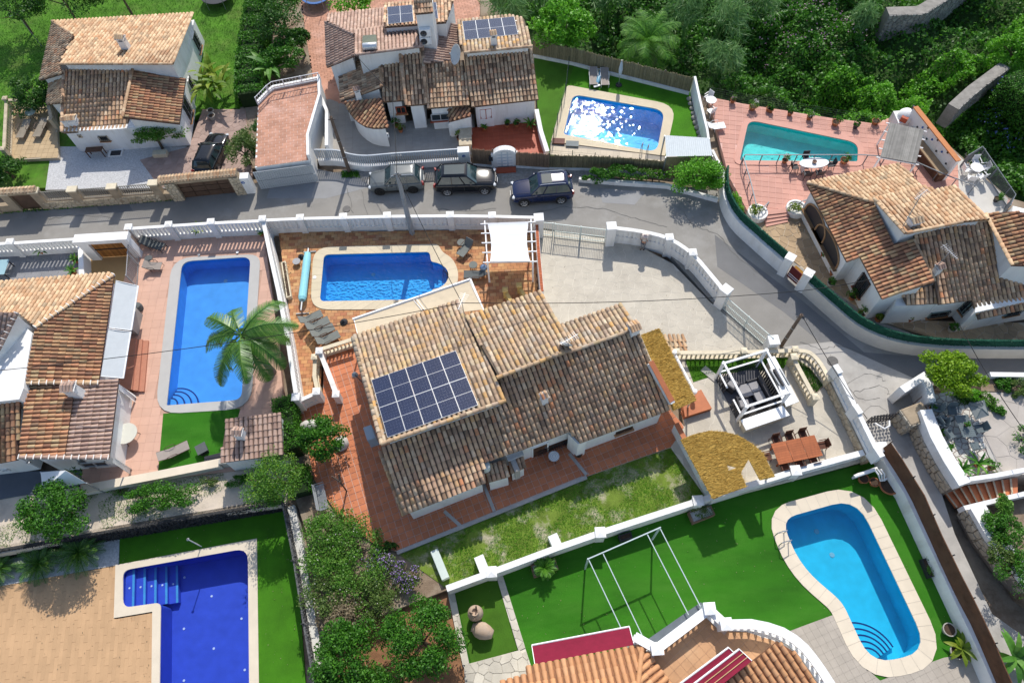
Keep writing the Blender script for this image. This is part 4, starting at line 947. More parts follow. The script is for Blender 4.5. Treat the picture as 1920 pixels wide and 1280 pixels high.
# ================= left villa =================
H=House('villa',G(90,720),'left white villa with orange and brown tiled hipped roofs beside the long blue pool')
d1=H.roof([(-150,548),(0,528),(205,512),(213,516),(66,613),(33,587),(0,590),(-150,640)],[(0,528,2.7),(205,513,2.6),(66,613,4.1)],style='orange')
d2=H.roof([(213,517),(66,614),(46,716),(184,717)],[(213,520,2.6),(184,717,2.6),(66,614,4.1)],style='brown',sp=.27)
d3=H.roof([(49,722),(140,722),(121,855),(35,855)],[(49,722,3.7),(35,855,3.6),(121,855,3.0)],style='brown',sp=.27)
d4=H.roof([(140,722),(184,712),(222,711),(204,857),(121,857)],[(140,733,2.9),(121,857,2.9),(210,800,2.35)],style='pink',sp=.27)
d5=H.roof([(-150,760),(0,752),(38,749),(33,861),(0,867),(-150,885)],[(0,752,3.9),(38,749,3.9),(33,861,2.5)],style='brown')
d6=H.roof([(-150,605),(0,585),(33,586),(0,652),(-80,790),(-150,790)],[(0,585,5.6),(33,586,5.6),(0,652,5.6-.7)],style='pink',inset=.1)
H.caps(G(66,614,4.15),G(213,516,2.68),'orange',ro=d1['ro'],mortar=True); H.caps(G(33,587,5.65),G(-4,660,5.0),'pink',ro=d6['ro'],mortar=True); H.caps(G(36,857,3.6),G(204,858,2.4),'pink',ro=d4['ro'],mortar=True); H.caps(G(46,718,4.0),G(184,718,2.75),'orange',ro=d2['ro'],mortar=True)
H.block([XY(v) for v in GP([(-150,640),(30,590),(46,610),(60,625),(44,728),(36,748),(-150,770)],4.2)],4.2,0)
chimney(H,onplane(145,738,d3['pl'])-V(0,0,.1),.75,.6,1.3,.0,style='pink')
mb=MB()
for p in((232,724),(222,862)): 
    a,b=G(p[0]-10,p[1],2.2),G(p[0]+22,p[1]+22,0); mb.add([V(a.x,a.y-.15,0),V(a.x,a.y-.15,2.2),V(b.x,b.y-.15,.1),V(b.x,b.y-.15,0),V(a.x,a.y+.15,0),V(a.x,a.y+.15,2.2),V(b.x,b.y+.15,.1),V(b.x,b.y+.15,0)],[(0,3,2,1),(4,5,6,7),(1,2,6,5),(2,3,7,6)])
part(mb,'buttress',WHITE,H.o)
H.at(26,668,window,.5,1.2,panes=1,sill=False,frame=mat('beige_frame',(.55,.48,.38),.1,.8)); H.at(178,869,window,1.6,.7,panes=2,sill=False,frame=ALU); H.at(10,880,window,.5,.3,panes=1,sill=False); H.at(55,866,window,.25,.12,panes=1,sill=False)
H.finish()
# ================= right villa =================
H=House('villa',G(1740,500),'right white villa with arched porch openings and ochre brown tiled roofs')
f1=H.roof([(1513,342),(1686,307),(1736,353),(1640,374),(1638,380)],[(1513,342,2.8),(1686,307,2.8),(1638,380,4.0)],style='orange',z0=0)
f3=H.roof([(1513,344),(1638,380),(1675,457),(1712,450),(1753,528),(1654,559),(1613,481),(1588,490)],[(1513,344,2.8),(1588,490,2.8),(1638,380,4.0)],style='brown',sp=.27)
f2=H.roof([(1638,372),(1734,349),(1755,356),(1792,348),(1856,411),(1803,416),(1697,437)],[(1697,437,5.3),(1803,416,5.3),(1638,372,4.5)],style='orange')
f4=H.roof([(1713,440),(1803,416),(1857,412),(1886,500),(1990,490),(2050,560),(1920,580),(1835,598),(1822,562),(1760,570),(1752,528)],[(1803,420,4.5),(1857,413,4.5),(1760,570,2.6)],style='main')
f5=H.roof([(1848,401),(1904,396),(2040,420),(2040,500),(1898,497)],[(1848,401,4.6),(1898,497,4.6),(1990,440,5.5)],style='brown',inset=.12)
f6=H.roof([(1689,547),(1752,534),(1759,568),(1701,571)],[(1701,571,2.3),(1759,568,2.3),(1689,547,2.7)],style='main')
for a,b,st,ro in((G(1513,343,2.88),G(1638,380,4.05),'orange',f1),(G(1697,438,5.36),G(1803,417,5.36),'orange',f2),(G(1803,418,4.6),G(1858,412,4.6),'orange',f4),(G(1638,373,4.58),G(1697,438,5.38),'orange',f2),(G(1752,528,3.3),G(1712,450,4.2),'orange',f3),(G(1898,498,4.65),G(1848,402,4.65),'orange',f5)): H.caps(a,b,st,ro=ro['ro'])
H.block([XY(v) for v in GP([(1657,572),(1700,560),(1760,568),(1745,596),(1706,604),(1650,606)],0)],2.2,0)
H.block([XY(v) for v in [G(1789,622,0),G(1909,596,0),G(2060,560,0),G(2060,500,0),G(1800,540,0)]],2.5,0)
chimney(H,G(1707,425,4.9),.75,.6,.9,.2,style='orange'); chimney(H,onplane(1752,512,f4['pl']),.45,.42,.9,.3,style='pink')
H.at(1617,535,window,1.0,1.7,grille=True,shutter=TERRA,frame=WOODD,panes=2)
# arched porch openings in the west wall
DEEP=mat('porch_shade',(.20,.12,.06),.2,.9)  # plain dark brown for the sills under the porch arches
for px,py,wd in((1538,402,3.0),(1557,452,3.4)):
    h=H.hit(px,py)
    if h:
        p,n,e,M=wbasis(h); b=V(p.x,p.y,.9); mb=MB(); k=14; pts=[]
        for i in range(k+1):
            t=math.pi*i/k; pts.append(b+e*(wd/2*math.cos(t))+V(0,0,.25+1.15*math.sin(t)**.8))
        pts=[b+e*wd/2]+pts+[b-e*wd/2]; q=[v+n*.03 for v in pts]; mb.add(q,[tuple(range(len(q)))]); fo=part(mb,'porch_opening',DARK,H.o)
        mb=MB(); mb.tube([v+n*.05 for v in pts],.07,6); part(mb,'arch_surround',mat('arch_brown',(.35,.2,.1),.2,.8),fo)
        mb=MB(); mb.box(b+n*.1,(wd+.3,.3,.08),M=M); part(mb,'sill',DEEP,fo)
for px,py,w_,h_ in((1815,575,1.4,1.5),(1760,588,1.3,.6),(1900,585,1.0,.6)): H.at(px,py,window,w_,h_,grille=True,frame=mat('frame_green_grey',(.25,.33,.32),.1,.6))
H.finish()
antenna(G(1690,430,5.2),2.6,'tall spiky television aerial above the right villa roof',.6,(.2,.6)); antenna(G(1756,500,4.2),1.6,'small aerial by the white chimney on the right villa roof',2)
# ================= bottom villa =================
H=House('villa',G(1250,1300),'bottom villa with new orange brown roof tiles, white balustrade and maroon awnings')
TZ=2.2
e1=H.roof([(985,1250),(1203,1209),(1192,1290),(1180,1460),(930,1460),(940,1277),(987,1264)],[(985,1250,2.9),(1203,1209,2.9),(1190,1300,3.6)],style='new',z0=-.5,sp=.34,r=.14,ex=.42)
e2=H.roof([(1204,1209),(1262,1288),(1370,1460),(1181,1460),(1193,1290)],[(1204,1209,2.9),(1262,1288,2.9),(1190,1300,3.6)],style='new',z0=-.5,sp=.34,r=.14,ex=.42)
e3=H.roof([(1457,1201),(1490,1222),(1520,1260),(1536,1290),(1560,1460),(1290,1460),(1300,1325),(1357,1280)],[(1457,1201,3.9),(1357,1280,3.9),(1536,1290,3.1)],style='new',z0=-.5,sp=.34,r=.14,ex=.42)
H.caps(G(1186,1380,4.1),G(1204,1210,2.95),'new',ro=e1['ro'])
H.block([XY(v) for v in GP([(1186,1200),(1232,1218),(1325,1146),(1352,1176),(1400,1178),(1455,1195),(1495,1225),(1535,1290),(1570,1460),(1150,1460)],TZ)],TZ,-.5,WHITE)
mb=MB(); fl=[XY(v) for v in GP([(1228,1222),(1322,1152),(1350,1182),(1400,1184),(1450,1200),(1490,1228),(1530,1295),(1560,1460),(1200,1460)],TZ+.01)]; mb.prism(fl,TZ-.02,TZ+.012); tf_=part(mb,'terrace_floor',GROUT,H.o)
pave(tf_,fl,grid_cells(fl,.45,.45,.63),TZ+.012,.015,mat('peach_tile',(.52,.30,.16),.15,.7,1.2,.1,20,piece=.05,stain=((.62,.42,.25),.7,.5,.75,.6)),'floor_tile',.008,nmax=60)
H.finish()
balustrade('balustrade','white balustrade round the tiled roof terrace of the bottom villa',GP([(1186,1196),(1226,1219),(1322,1146),(1352,1174),(1400,1173),(1430,1179),(1457,1188),(1480,1202),(1498,1218),(1514,1238),(1528,1258),(1546,1286),(1570,1340)],TZ),.12,.95,.36,'turned',WHITE2,.42,pillars=(1,2,3),rail=.12,base_off=-.1,pw=.5,bw=.2)
MAR=mat('maroon_canvas',(.19,.008,.03),.1,.85,3,.2)
def awning(label,quad,m,frame=WHITE2,stripes=0,th=.02,valance=.0):
    q=[Vector(v) for v in quad]; g=empty('awning',q[0],label,'awning'); mb=MB(); n=8; vs=[];k=3
    for i in range(n+1):
        for j in range(k+1):
            v=q[0].lerp(q[1],i/n).lerp(q[3].lerp(q[2],i/n),j/k); vs.append(v+V(0,0,-.05*math.sin(math.pi*j/k)+random.uniform(-.008,.008)))
    fs=[(i*(k+1)+j,(i+1)*(k+1)+j,(i+1)*(k+1)+j+1,i*(k+1)+j+1) for i in range(n) for j in range(k)]
    nn=len(vs); vs+=[v-V(0,0,th) for v in vs]; fs+= [tuple(a+nn for a in f)[::-1] for f in fs]
    mb.add(vs,fs); part(mb,'canvas',m,g)
    mb=MB(); mb.tube([q[0],q[1]],.05,6); part(mb,'front_bar',frame,g)
    for s in range(stripes):
        t=(s+1)/(stripes+1); mb=MB(); mb.beam(q[0].lerp(q[3],t)+V(0,0,.0),q[1].lerp(q[2],t)+V(0,0,.0),.03,.03); part(mb,'seam',mat('gold_seam',(.6,.4,.2),.1,.7),g)
    mb=MB(); mb.beam(q[0],q[3],.035,.035); mb.beam(q[1],q[2],.035,.035); part(mb,'arm',frame,g); return g
awning('long maroon awning along the left roof edge of the bottom villa',[G(997,1209,2.3),G(1180,1174,2.3),G(1189,1208,2.8),G(1003,1246,2.8)],MAR)
awning('folded maroon awning with gold seams over the peach roof terrace',[G(1275,1281,3.9),G(1366,1213,3.9),G(1386,1232,4.1),G(1300,1297,4.1)],MAR)
awning('second fold of maroon awning nearest the curved roof edge',[G(1296,1285,4.1),G(1386,1216,4.2),G(1410,1238,4.4),G(1330,1302,4.4)],MAR,stripes=2)
WCAN=mat('white_canvas',(.46,.49,.51),.04,.85,3,.2)
awning('upper white awning on the pool side of the left villa',[G(259,536,2.1),G(246,619,2.1),G(204,614,2.6),G(217,526,2.6)],WCAN)
awning('lower white awning on the pool side of the left villa',[G(245,622,2.1),G(231,709,2.1),G(189,705,2.6),G(203,617,2.6)],WCAN)
# barbecue hut by the turf patch
H=House('barbecue_hut',G(470,830),'small barbecue hut with a pink tiled roof beside the turf patch','hut')
h1=H.roof([(425,785),(526,773),(531,851),(413,867)],[(413,867,1.9),(531,851,1.9),(425,785,2.4)],style='pink',inset=.12); chimney(H,onplane(454,818,h1['pl']),.55,.5,.9,-.1,style='pink'); H.finish()
# ================= walls, fences, gates =================
def gp(*a,z=0): return GP(a,z)
balustrade('balustrade_wall','long white slatted wall between the road and the brick pool terrace',gp((506,436),(574,433),(653,431),(733,429),(848,428),(925,429),(1003,431)),.5,1.45,.33,'slat',WHITE,.2,pillars=(1,2,3,4,5),bw=.17,pw=.45,ph=1.55,back=True)
balustrade('balustrade_wall','white slatted wall between the palm garden and the brick pool terrace',gp((507,438),(520,500),(536,570),(552,650),(570,765)),.6,1.6,.3,'slat',WHITE,.22,pillars=(0,4),bw=.16,pw=.4,back=True)
balustrade('balustrade_wall','short white slatted wall at the foot of the brick terrace',gp((570,765),(604,750)),.4,1.2,.28,'slat',WHITE,.2,bw=.15,pillars=(1,),back=True)
balustrade('balustrade_wall','white slatted wall between the road and the long blue pool',gp((262,452),(335,447),(412,442),(500,438)),.6,1.5,.28,'slat',WHITE,.2,pillars=(0,1,2),bw=.14,pw=.42)
balustrade('balustrade_wall','white slatted wall beside the grey decked side patio',gp((-150,486),(45,478),(168,470)),.6,1.45,.28,'slat',WHITE,.2,pillars=(1,),bw=.14,pw=.42)
# gate portal with bamboo gate
g=empty('gate_portal',G(225,470),'white portal with a bamboo gate beside the left carport','gate')
a,b=G(180,483),G(262,478); d=(b-a).normalized(); part(sweep([a-d*.2,a+d*.5],.5,[2.0,2.0]),'pillar',WHITE,g); part(sweep([b-d*.3,b+d*.2],.5,[2.0,2.0]),'pillar',WHITE,g)
mb=MB(); mb.beam(a+V(0,0,2.15)-d*.3,b+V(0,0,2.15)+d*.3,.7,.35); part(mb,'lintel',WHITE,g)
BAM=mat('bamboo',(.36,.16,.045),.3,.7,3,.3,piece=.35,streak=(6,6,1))
me=protomesh('bamboo_cane',lambda mb:mb.tube([V(0,0,.05),V(0,0,1.95)],.05,6),BAM)
a2,b2=a+d*.4,b-d*.1
for p,r in along([a2,b2],.1): inst('cane',me,g,p+V(0,0,0))
mb=MB(); mb.beam(a2+V(0,-.07,1.0),b2+V(0,-.07,1.0),.05,.06); mb.beam(a2+V(0,-.07,1.9),b2+V(0,-.07,1.9),.05,.06); part(mb,'crossbar',DARK,g)
wallpath('garden_wall','low white wall beside the left carport',gp((165,470),(168,540)),.35,1.0,WHITE)
def barfence(name,label,pts,h,step=.14,m=GREYM,w=.025,rails=(.08,1.0),cat='fence',posts=2.0,z=.0):
    pts=[Vector(p) for p in pts]; g=empty(name,pts[0],label,cat); me=protomesh('bar_%s_%.2f_%.3f'%(m.name,h,w),lambda mb:mb.box((0,0,h/2),(w,w,h)),m)
    for p,a in along(pts,step): inst('bar',me,g,p,a)
    for r in rails:
        mb=MB(); [mb.beam(pts[i]+V(0,0,h*r),pts[i+1]+V(0,0,h*r),.045,.045) for i in range(len(pts)-1)]; part(mb,'rail',m,g)
    if posts:
        mp=protomesh('post_%s_%.2f'%(m.name,h),lambda mb:mb.box((0,0,h*.52),(.08,.08,h*1.04)),m)
        for p,a in along(pts,posts): inst('post',mp,g,p,a)
    return g
barfence('bar_fence','grey bar fence between the carport and the pink pool deck',gp((263,458),(258,540)),1.6,.16,m=mat('fence_grey',(.30,.30,.31),.05,.6))
# --- stone front wall of the top left villa ---
SB=mat('sandstone_wall',(.33,.26,.18),.25,.9,1.5,.6,10)
GATEB=mat('gate_brown',(.10,.06,.04),.2,.6,3)
g=empty('stone_wall',G(200,380),'rubble sandstone wall with grey grille panels along the upper road','wall')
F=gp((-150,408),(0,397),(38,393),(92,389),(160,384),(232,379),(308,373),(346,371))
part(sweep(F[:3],.35,[.75]*3),'plinth',SB,g); part(sweep(F[3:],.35,[.75]*5),'plinth',SB,g)
for p,h_ in((F[1],1.75),(F[2],1.9),(F[3],1.9),(F[4],1.75),(F[5],1.75),(F[6],1.8)):
    mb=MB(); mb.box(p+V(0,0,h_/2),(.62,.45,h_)); c=part(mb,'pillar',SB,g); mb=MB(); mb.box(p+V(0,0,h_+.04),(.75,.55,.1)); part(mb,'pillar_cap',CREAM,c)
for i in(0,3,4,5):
    a,b=F[i],F[i+1]; stonewall(g,a+V(0,-.18,0),b+V(0,-.18,0),.74,.74,.3,SAND,.05,nmax=75)
    me=protomesh('grille_slat',lambda mb:mb.box((0,0,.5),(.035,.06,.95)),mat('grille_grey',(.26,.25,.22),.1,.6))
    for p,r in along([a+V(0,0,.78),b+V(0,0,.78)],.17,.4,.4): inst('grille_slat',me,g,p,r)
    mb=MB(); [mb.beam(a+V(0,0,z),b+V(0,0,z),.05,.05) for z in(.82,1.7)]; part(mb,'grille_rail',mat('grille_grey',0),g)
def tilecap(g,a,b,w,style='orange',n=None):
    """double pitched tile capping on a wall head"""
    a=Vector(a);b=Vector(b); L=(b-a).length; d=(b-a).normalized(); s_=V(-d.y,d.x,0); k=max(2,int(L/.24))
    for i in range(k):
        for sg in(-1,1):
            mb=MB(); c=a+d*((i+.5)*L/k); vs=[]
            for y,z in((0,.22),(sg*w/2,.04)):
                for j in range(6): t=math.pi*j/5; vs.append(c+s_*y+d*(.105*math.cos(t))+V(0,0,z+.08*math.sin(t)))
            mb.add(vs,[(j,j+1,7+j,6+j) for j in range(5)]); part(mb,'cap_tile',TM[style],g)
    mb=MB(); mb.beam(a+V(0,0,.08),b+V(0,0,.08),w*.8,.16); part(mb,'cap_bed',SB,g)
a,b=F[2]+V(0,0,2.0),F[3]+V(0,0,2.0); part(sweep([F[2]-V(.9,0,0)+V(0,0,1.75),F[3]+V(.3,0,0)+V(0,0,1.75)],.4,[.3,.3]),'lintel',SB,g); tilecap(g,a-V(.9,0,0),b+V(.2,0,0),.7)
mb=MB(); mb.beam(F[2]+V(.3,0,.8),F[3]+V(-.3,0,.8),.06,1.55); part(mb,'wooden_door',GATEB,g)
# garage gate with arch
g=empty('garage_gate',G(395,362),'brown panelled garage gate under a tiled stone arch','gate')
a,b=gp((346,371),(446,361)); d=(b-a).normalized()
for p in(a-d*.3,b+d*.35): mb=MB(); mb.box(p+V(0,0,.95),(.8,.5,1.9),rz=math.atan2(d.y,d.x)); part(mb,'pillar',SB,g)
part(sweep([a-d*1.0+V(0,0,1.75),b+d*.7+V(0,0,1.75)],.45,[.35,.35]),'lintel',SB,g); tilecap(g,a-d*1.0+V(0,0,2.1),b+d*.7+V(0,0,2.1),.8)
stonewall(g,a-d*.7+V(0,-.26,0),a+d*.1+V(0,-.26,0),1.9,1.9,.28,SAND,.04); stonewall(g,b+V(0,-.26,0),b+d*.75+V(0,-.26,0),1.9,1.9,.28,SAND,.04)
n_=4
for i in range(n_):
    for j in range(3):
        p=a.lerp(b,(i+.5)/n_); mb=MB(); mb.box(p+V(0,0,.32+.56*j),((b-a).length/n_-.06,.07,.5),rz=math.atan2(d.y,d.x)); part(mb,'gate_panel',GATEB,g)
mb=MB(); mb.box(a.lerp(b,.5)+V(0,.05,.85),((b-a).length,.04,1.7),rz=math.atan2(d.y,d.x)); part(mb,'gate_backing',GATEB,g)
SIGNB=mat('sign_blue',(.02,.10,.35),.05,.5)
def houseno(name,px,label,w=.7,h=1.6):
    c=G(*px); g=empty(name,c,label,'pillar'); mb=MB(); mb.box(c+V(0,0,h/2),(w,.6,h)); part(mb,'pillar_body',WHITE,g,bev=.02)
    mb=MB(Matrix.Translation(c+V(0,-.31,h*.75))@Matrix.Rotation(math.pi/2,4,'X')); mb.lathe([(0,.01),(.13,.01),(.13,-.01)],n=16); part(mb,'number_plate',SIGNB,g)
    mb=MB(Matrix.Translation(c+V(0,-.33,h*.75))@Matrix.Rotation(math.pi/2,4,'X')); mb.box((0,0,.01),(.03,.12,.01)); mb.box((.05,0,.01),(.03,.12,.01)); part(mb,'number',WHITE2,g)
houseno('meter_pillar',(468,358),'white meter pillar with a round blue plate between the garage gates',1.0,1.7)
houseno('meter_pillar',(872,308),'white meter pillar with a round blue plate by the reed fence',.9,1.6)
# --- garage with the salmon roof terrace ---
g=empty('garage',G(540,300),'low white garage with a salmon brick roof terrace and a grey roller door','garage')
GT=2.1; q=GP([(505,174),(514,167),(600,150),(602,186),(580,262),(581,300),(478,314),(484,196)],GT)
mb=MB(); mb.prism([XY(v) for v in q],-.1,GT); gb=part(mb,'wall',WHITE,g)
pave(gb,[XY(v) for v in q],grid_cells([XY(v) for v in q],.55,.28,.1,bond=.5),GT+.002,.02,SALMON,'roof_paver',.012,nmax=260)
for seg,h_ in((((600,150),(602,186),(580,262),(581,300)),.55),(((505,174),(514,167),(600,150)),.3),(((484,196),(505,174)),.3)): part(sweep(GP(seg,GT),.2,[h_]*len(seg)),'parapet',WHITE,g)
a,b=GP([(474,316),(586,301)],GT-.15); f_=V(0,-.3,0); n_=26
for i in range(n_):
    for j in range(2): mb=MB(); p=a.lerp(b,(i+.5)/n_); mb.box((p.x,p.y-.35,.5+.95*j),((b-a).length/n_-.03,.05,.9),rz=.08); part(mb,'door_slat',mat('door_grey',(.38,.41,.43),.05,.6),g)
g=barfence('roof_railing','pale railing along the back of the salmon roof terrace',GP([(484,196),(505,174),(514,167),(600,150)],GT+.3),.7,.25,m=mat('rail_pale',(.6,.62,.64),.03,.5),posts=1.6)
wallpath('garden_wall','tall white wall beside the salmon garage and the brick yard',gp((606,198),(622,235),(622,300)),.25,1.6,WHITE)
# --- top villa front: grey slat fence, reed screens, arched gate ---
g=empty('slat_fence',G(700,318),'grey metal slat fence on a curving white plinth behind the parked cars','fence')
F=smoothpath(gp((600,308),(640,309),(665,316),(695,319),(745,315),(862,307)),4); part(sweep(F,.3,[.55]*len(F),0),'plinth',WHITE,g)
GS=mat('fence_slat_grey',(.42,.46,.50),.05,.5); me=protomesh('fence_slat',lambda mb:mb.box((0,0,.5),(.11,.05,1.0)),GS)
for p,r in along([v+V(0,0,.58) for v in F],.17): inst('fence_slat',me,g,p,r)
part(sweep([v+V(0,0,1.56) for v in F],.1,[.06]*len(F)),'top_rail',GS,g)
REED=mat('reed_screen',(.30,.20,.13),.3,.9,3,.5,piece=.25,streak=(8,8,1)); REED2=mat('reed_olive',(.26,.22,.13),.3,.9,3,.5,piece=.25,streak=(8,8,1))
def reedfence(label,pts,h,m,plinth=0,step=.16,name='reed_fence',hs=None,cat='fence',top=True):
    pts=[Vector(p) for p in pts]; g=empty(name,pts[0],label,cat); 
    if plinth: part(sweep(pts,.3,[plinth]*len(pts),-.3),'plinth',WHITE,g)
    T=sum((pts[i+1]-pts[i]).length for i in range(len(pts)-1)); mb=MB(); A=along(pts,.055); rest=MB()
    for i,(p,r) in enumerate(A):
        hh=h+random.uniform(-.07,.07); lean=random.gauss(0,.02); rest.beam(p+V(0,0,plinth),p+V(lean,lean,hh+plinth),.035+random.random()*.03,.03)
    part(rest,'reeds',m,g,kind='stuff'); part(sweep([p+V(0,0.03,plinth) for p in pts],.02,[h-.1]*len(pts)),'backing',m,g)
    me=protomesh('fence_post_%.1f'%(h+plinth),lambda mb:mb.tube([V(0,0,0),V(0,0,h+plinth+.1)],.04,6),DARK)
    for p,r in along(pts,2.2): inst('post',me,g,p+V(0,.06,0))
    return g
reedfence('brown reed fence in front of the red tiled patio left of the arched gate',gp((887,308),(926,311)),1.55,REED,.1)
reedfence('brown reed fence right of the arched white gate',gp((968,312),(1030,316)),1.45,REED,.1)
reedfence('olive reed screen along the lower side of the glittering pool',gp((1030,316),(1120,318),(1180,322),(1250,328)),1.3,REED2,.15)
reedfence('weathered reed fence between the glittering pool and the wild gully',gp((1000,106),(1080,122),(1150,140),(1230,160),(1292,176)),1.35,REED2,.25)
g=empty('arched_gate',G(947,312),'white arched garden gate between two reed fences','gate'); c=G(947,311)
pts=[c+V(-.8,0,0)]+[c+V(-.8*math.cos(t),0,1.25+.6*math.sin(t)) for t in [math.pi*i/12 for i in range(13)]]+[c+V(.8,0,0)]
mb=MB(); [mb.beam(pts[i],pts[i+1],.45,.22) for i in range(len(pts)-1)]; part(mb,'arch',WHITE,g)
mb=MB(); vs=[p+V(0,-.05,0) for p in pts]; mb.add(vs,[tuple(range(len(vs)))[::-1]]); part(mb,'gate_leaf',mat('gate_white',(.62,.68,.72),.05,.5),g)
for i in range(3):
    for j in range(5): mb=MB(); mb.box(c+V(-.45+.45*i,-.1,.2+.32*j),(.34,.03,.22)); part(mb,'gate_panel',WHITE2,g)
mb=MB(); mb.box(c+V(-1.05,-.1,1.0),(.3,.2,.35)); part(mb,'letter_box',DARK,g)
mb=MB(); mb.box(c+V(0,-.5,.06),(1.6,.5,.12)); tag(mb.build('doorstep',REDT),'red doorstep below the arched white gate','step')
o=bpy.data.objects['doorstep']; 
wallpath('garden_wall','low white wall with pale coping beside the red patio',gp((1006,222),(1014,262),(1026,300)),.25,.9,WHITE,cap=.05)
g=empty('stone_bench',G(875,262),'old stone bench beside the metal grille at the red patio','bench'); b=G(874,275)
mb=MB(); mb.box(b+V(0,.7,.75),(1.0,2.6,.14)); part(mb,'top_slab',SAND,g); mb=MB(); mb.box(b+V(0,.7,.34),(.8,2.3,.7)); part(mb,'base',SAND,g)
for y in(0,1.4): mb=MB(); mb.box(b+V(.1,y,.86),(.8,.1,.08)); part(mb,'crosspiece',CREAM,g)
wallpath('garden_wall','small white wall around the air unit above the stone bench',gp((846,255),(846,240),(886,238)),.2,1.3,WHITE)
def wirefence(label,pts,h=1.3,m=None,cat='fence'):
    m=m or mat('fence_green_black',(.02,.05,.04),.05,.6); pts=[Vector(p) for p in pts]; g=empty('wire_fence',pts[0],label,cat)
    me=protomesh('wire_post_%.1f'%h,lambda mb:mb.tube([V(0,0,0),V(0,0,h)],.03,5),m)
    for p,r in along(pts,1.7): inst('post',me,g,p)
    mb=MB()
    for z in range(1,int(h/.2)+1): [mb.beam(pts[i]+V(0,0,z*.2),pts[i+1]+V(0,0,z*.2),.008,.008) for i in range(len(pts)-1)]
    part(mb,'wires',m,g); return g
wirefence('thin dark wire fence along the left edge of the glittering pool',gp((1066,130),(1060,180),(1045,235),(1031,292)))
wirefence('thin dark wire fence at the road side of the glittering pool',gp((1031,300),(1090,304),(1150,312),(1240,322)),1.2)
# wall between the top pool and the rose terrace
wallpath('boundary_wall','tall blue white wall between the glittering pool lawn and the rose terrace',gp((1296,172),(1305,215),(1318,270),(1322,300)),.18,1.55,WHITE)
wallpath('garden_wall','short stepped white wall at the corner of the rose terrace',gp((1330,300),(1352,345)),.18,1.1,WHITE)
g=empty('corrugated_shelter',G(1290,300),'grey corrugated roof shelter beside the top pool lawn','shelter')
q=GP([(1247,254),(1330,259),(1336,292),(1249,294)],2.0); mb=MB(); n=44; vs=[]
for i in range(n+1):
    z=.025*(i%2); t=i/n; vs+=[q[0].lerp(q[1],t)+V(0,0,z),q[3].lerp(q[2],t)+V(0,0,z)]
mb.add(vs,[(2*i,2*i+1,2*i+3,2*i+2) for i in range(n)]); part(mb,'roof_sheet',mat('zinc_sheet',(.46,.50,.52),.06,.6,metal=.2),g)
for p in q: mb=MB(); mb.box((p.x,p.y,.98),(.1,.1,1.96)); part(mb,'post',GREYM,g)
mb=MB(); a,b=q[3],q[2]; mb.beam(V(a.x,a.y,1.0),V(b.x,b.y,1.0),.05,1.9); part(mb,'reed_wall',REED2,g)
# --- roadside wall of the right villa with green screen ---
GREENS=mat('hedge_screen',(.010,.075,.045),.4,.9,6,1.0,60)
g=empty('roadside_wall',G(1600,620),'long curving white roadside wall topped with green artificial hedge right of the gate','wall')
F=smoothpath(gp((1503,545),(1560,596),(1600,628),(1650,650),(1710,662),(1790,667),(1930,668),(2080,662)),4)
part(sweep(F,.3,[1.25]*len(F),-.2),'wall_body',mat('cream_render',(.58,.55,.49),.08,.9,1,.3,stain=((.4,.38,.34),.6,.5,.75,.4)),g)
def fuzz(pts,z0,z1,th,m,name='hedge_screen',parent=None,dens=900,leaf=.06):
    L=[];pts=[Vector(p) for p in pts]; segs=[(pts[i],pts[i+1]) for i in range(len(pts)-1)]; T=[(b-a).length for a,b in segs]; W=np.array(T)/sum(T)
    n=int(dens*sum(T)*(z1-z0)); idx=RNG.choice(len(segs),n,p=W); A=np.array([segs[i][0] for i in idx]); B=np.array([segs[i][1] for i in idx])
    t=RNG.random((n,1)); C_=A+(B-A)*t; C_[:,2]+=z0+(z1-z0)*RNG.random(n); C_[:,:2]+=RNG.uniform(-th,th,(n,2)); return leaves(C_,leaf,m,name,parent)
def leaves(C_,size,m,name='leaves',parent=None,asp=.5,up=.25,kind='stuff',dirs=None):
    n=len(C_); a=RNG.normal(size=(n,3)); a[:,2]=a[:,2]*.6+up if dirs is None else a[:,2]
    if dirs is not None: a=dirs+a*.25
    a/=np.linalg.norm(a,axis=1,keepdims=True); r=RNG.normal(size=(n,3)); b=np.cross(a,r); b/=np.linalg.norm(b,axis=1,keepdims=True)+1e-9
    # let the blades face roughly up so that they catch light
    b2=np.cross(a,np.array([0,0,1.])); b2/=np.linalg.norm(b2,axis=1,keepdims=True)+1e-9; b=b*.55+b2*.6; b/=np.linalg.norm(b,axis=1,keepdims=True)+1e-9
    s=size*RNG.uniform(.6,1.35,(n,1)); v=np.stack([C_-a*s*.5,C_+b*s*asp*.5,C_+a*s*.5,C_-b*s*asp*.5],1).reshape(-1,3)
    if parent is not None: v=v-np.array(origin(parent))
    me=nmesh(name,v,np.arange(4*n).reshape(-1,4),m); return link(name,me,parent,kind)
def screenrow(F,z0,z1,g):
    part(sweep([p+V(0,0,z0) for p in F],.1,[z1-z0]*len(F)),'screen_panel',GREENS,g); fuzz(F,z0,z1+.04,.1,GREENL,'screen_leaves',g,500,.09)
GREENL=leafmat('screen_leaf',[(.008,.06,.035),(.012,.10,.055),(.02,.13,.07)],.1)
screenrow([p+V(0,.12,0) for p in F],1.2,1.95,g)
g=empty('roadside_wall',G(1400,450),'curving white roadside wall with green hedge screen left of the gate','wall')
F=smoothpath(gp((1352,345),(1353,385),(1372,425),(1410,462),(1462,508)),4); part(sweep(F,.3,[1.2]*len(F),-.2),'wall_body',WHITE,g); screenrow([p+V(.1,.1,0) for p in F],1.15,1.9,g)
g=empty('garden_gate',G(1480,530),'white pillared garden gate with a dark red slatted leaf','gate')
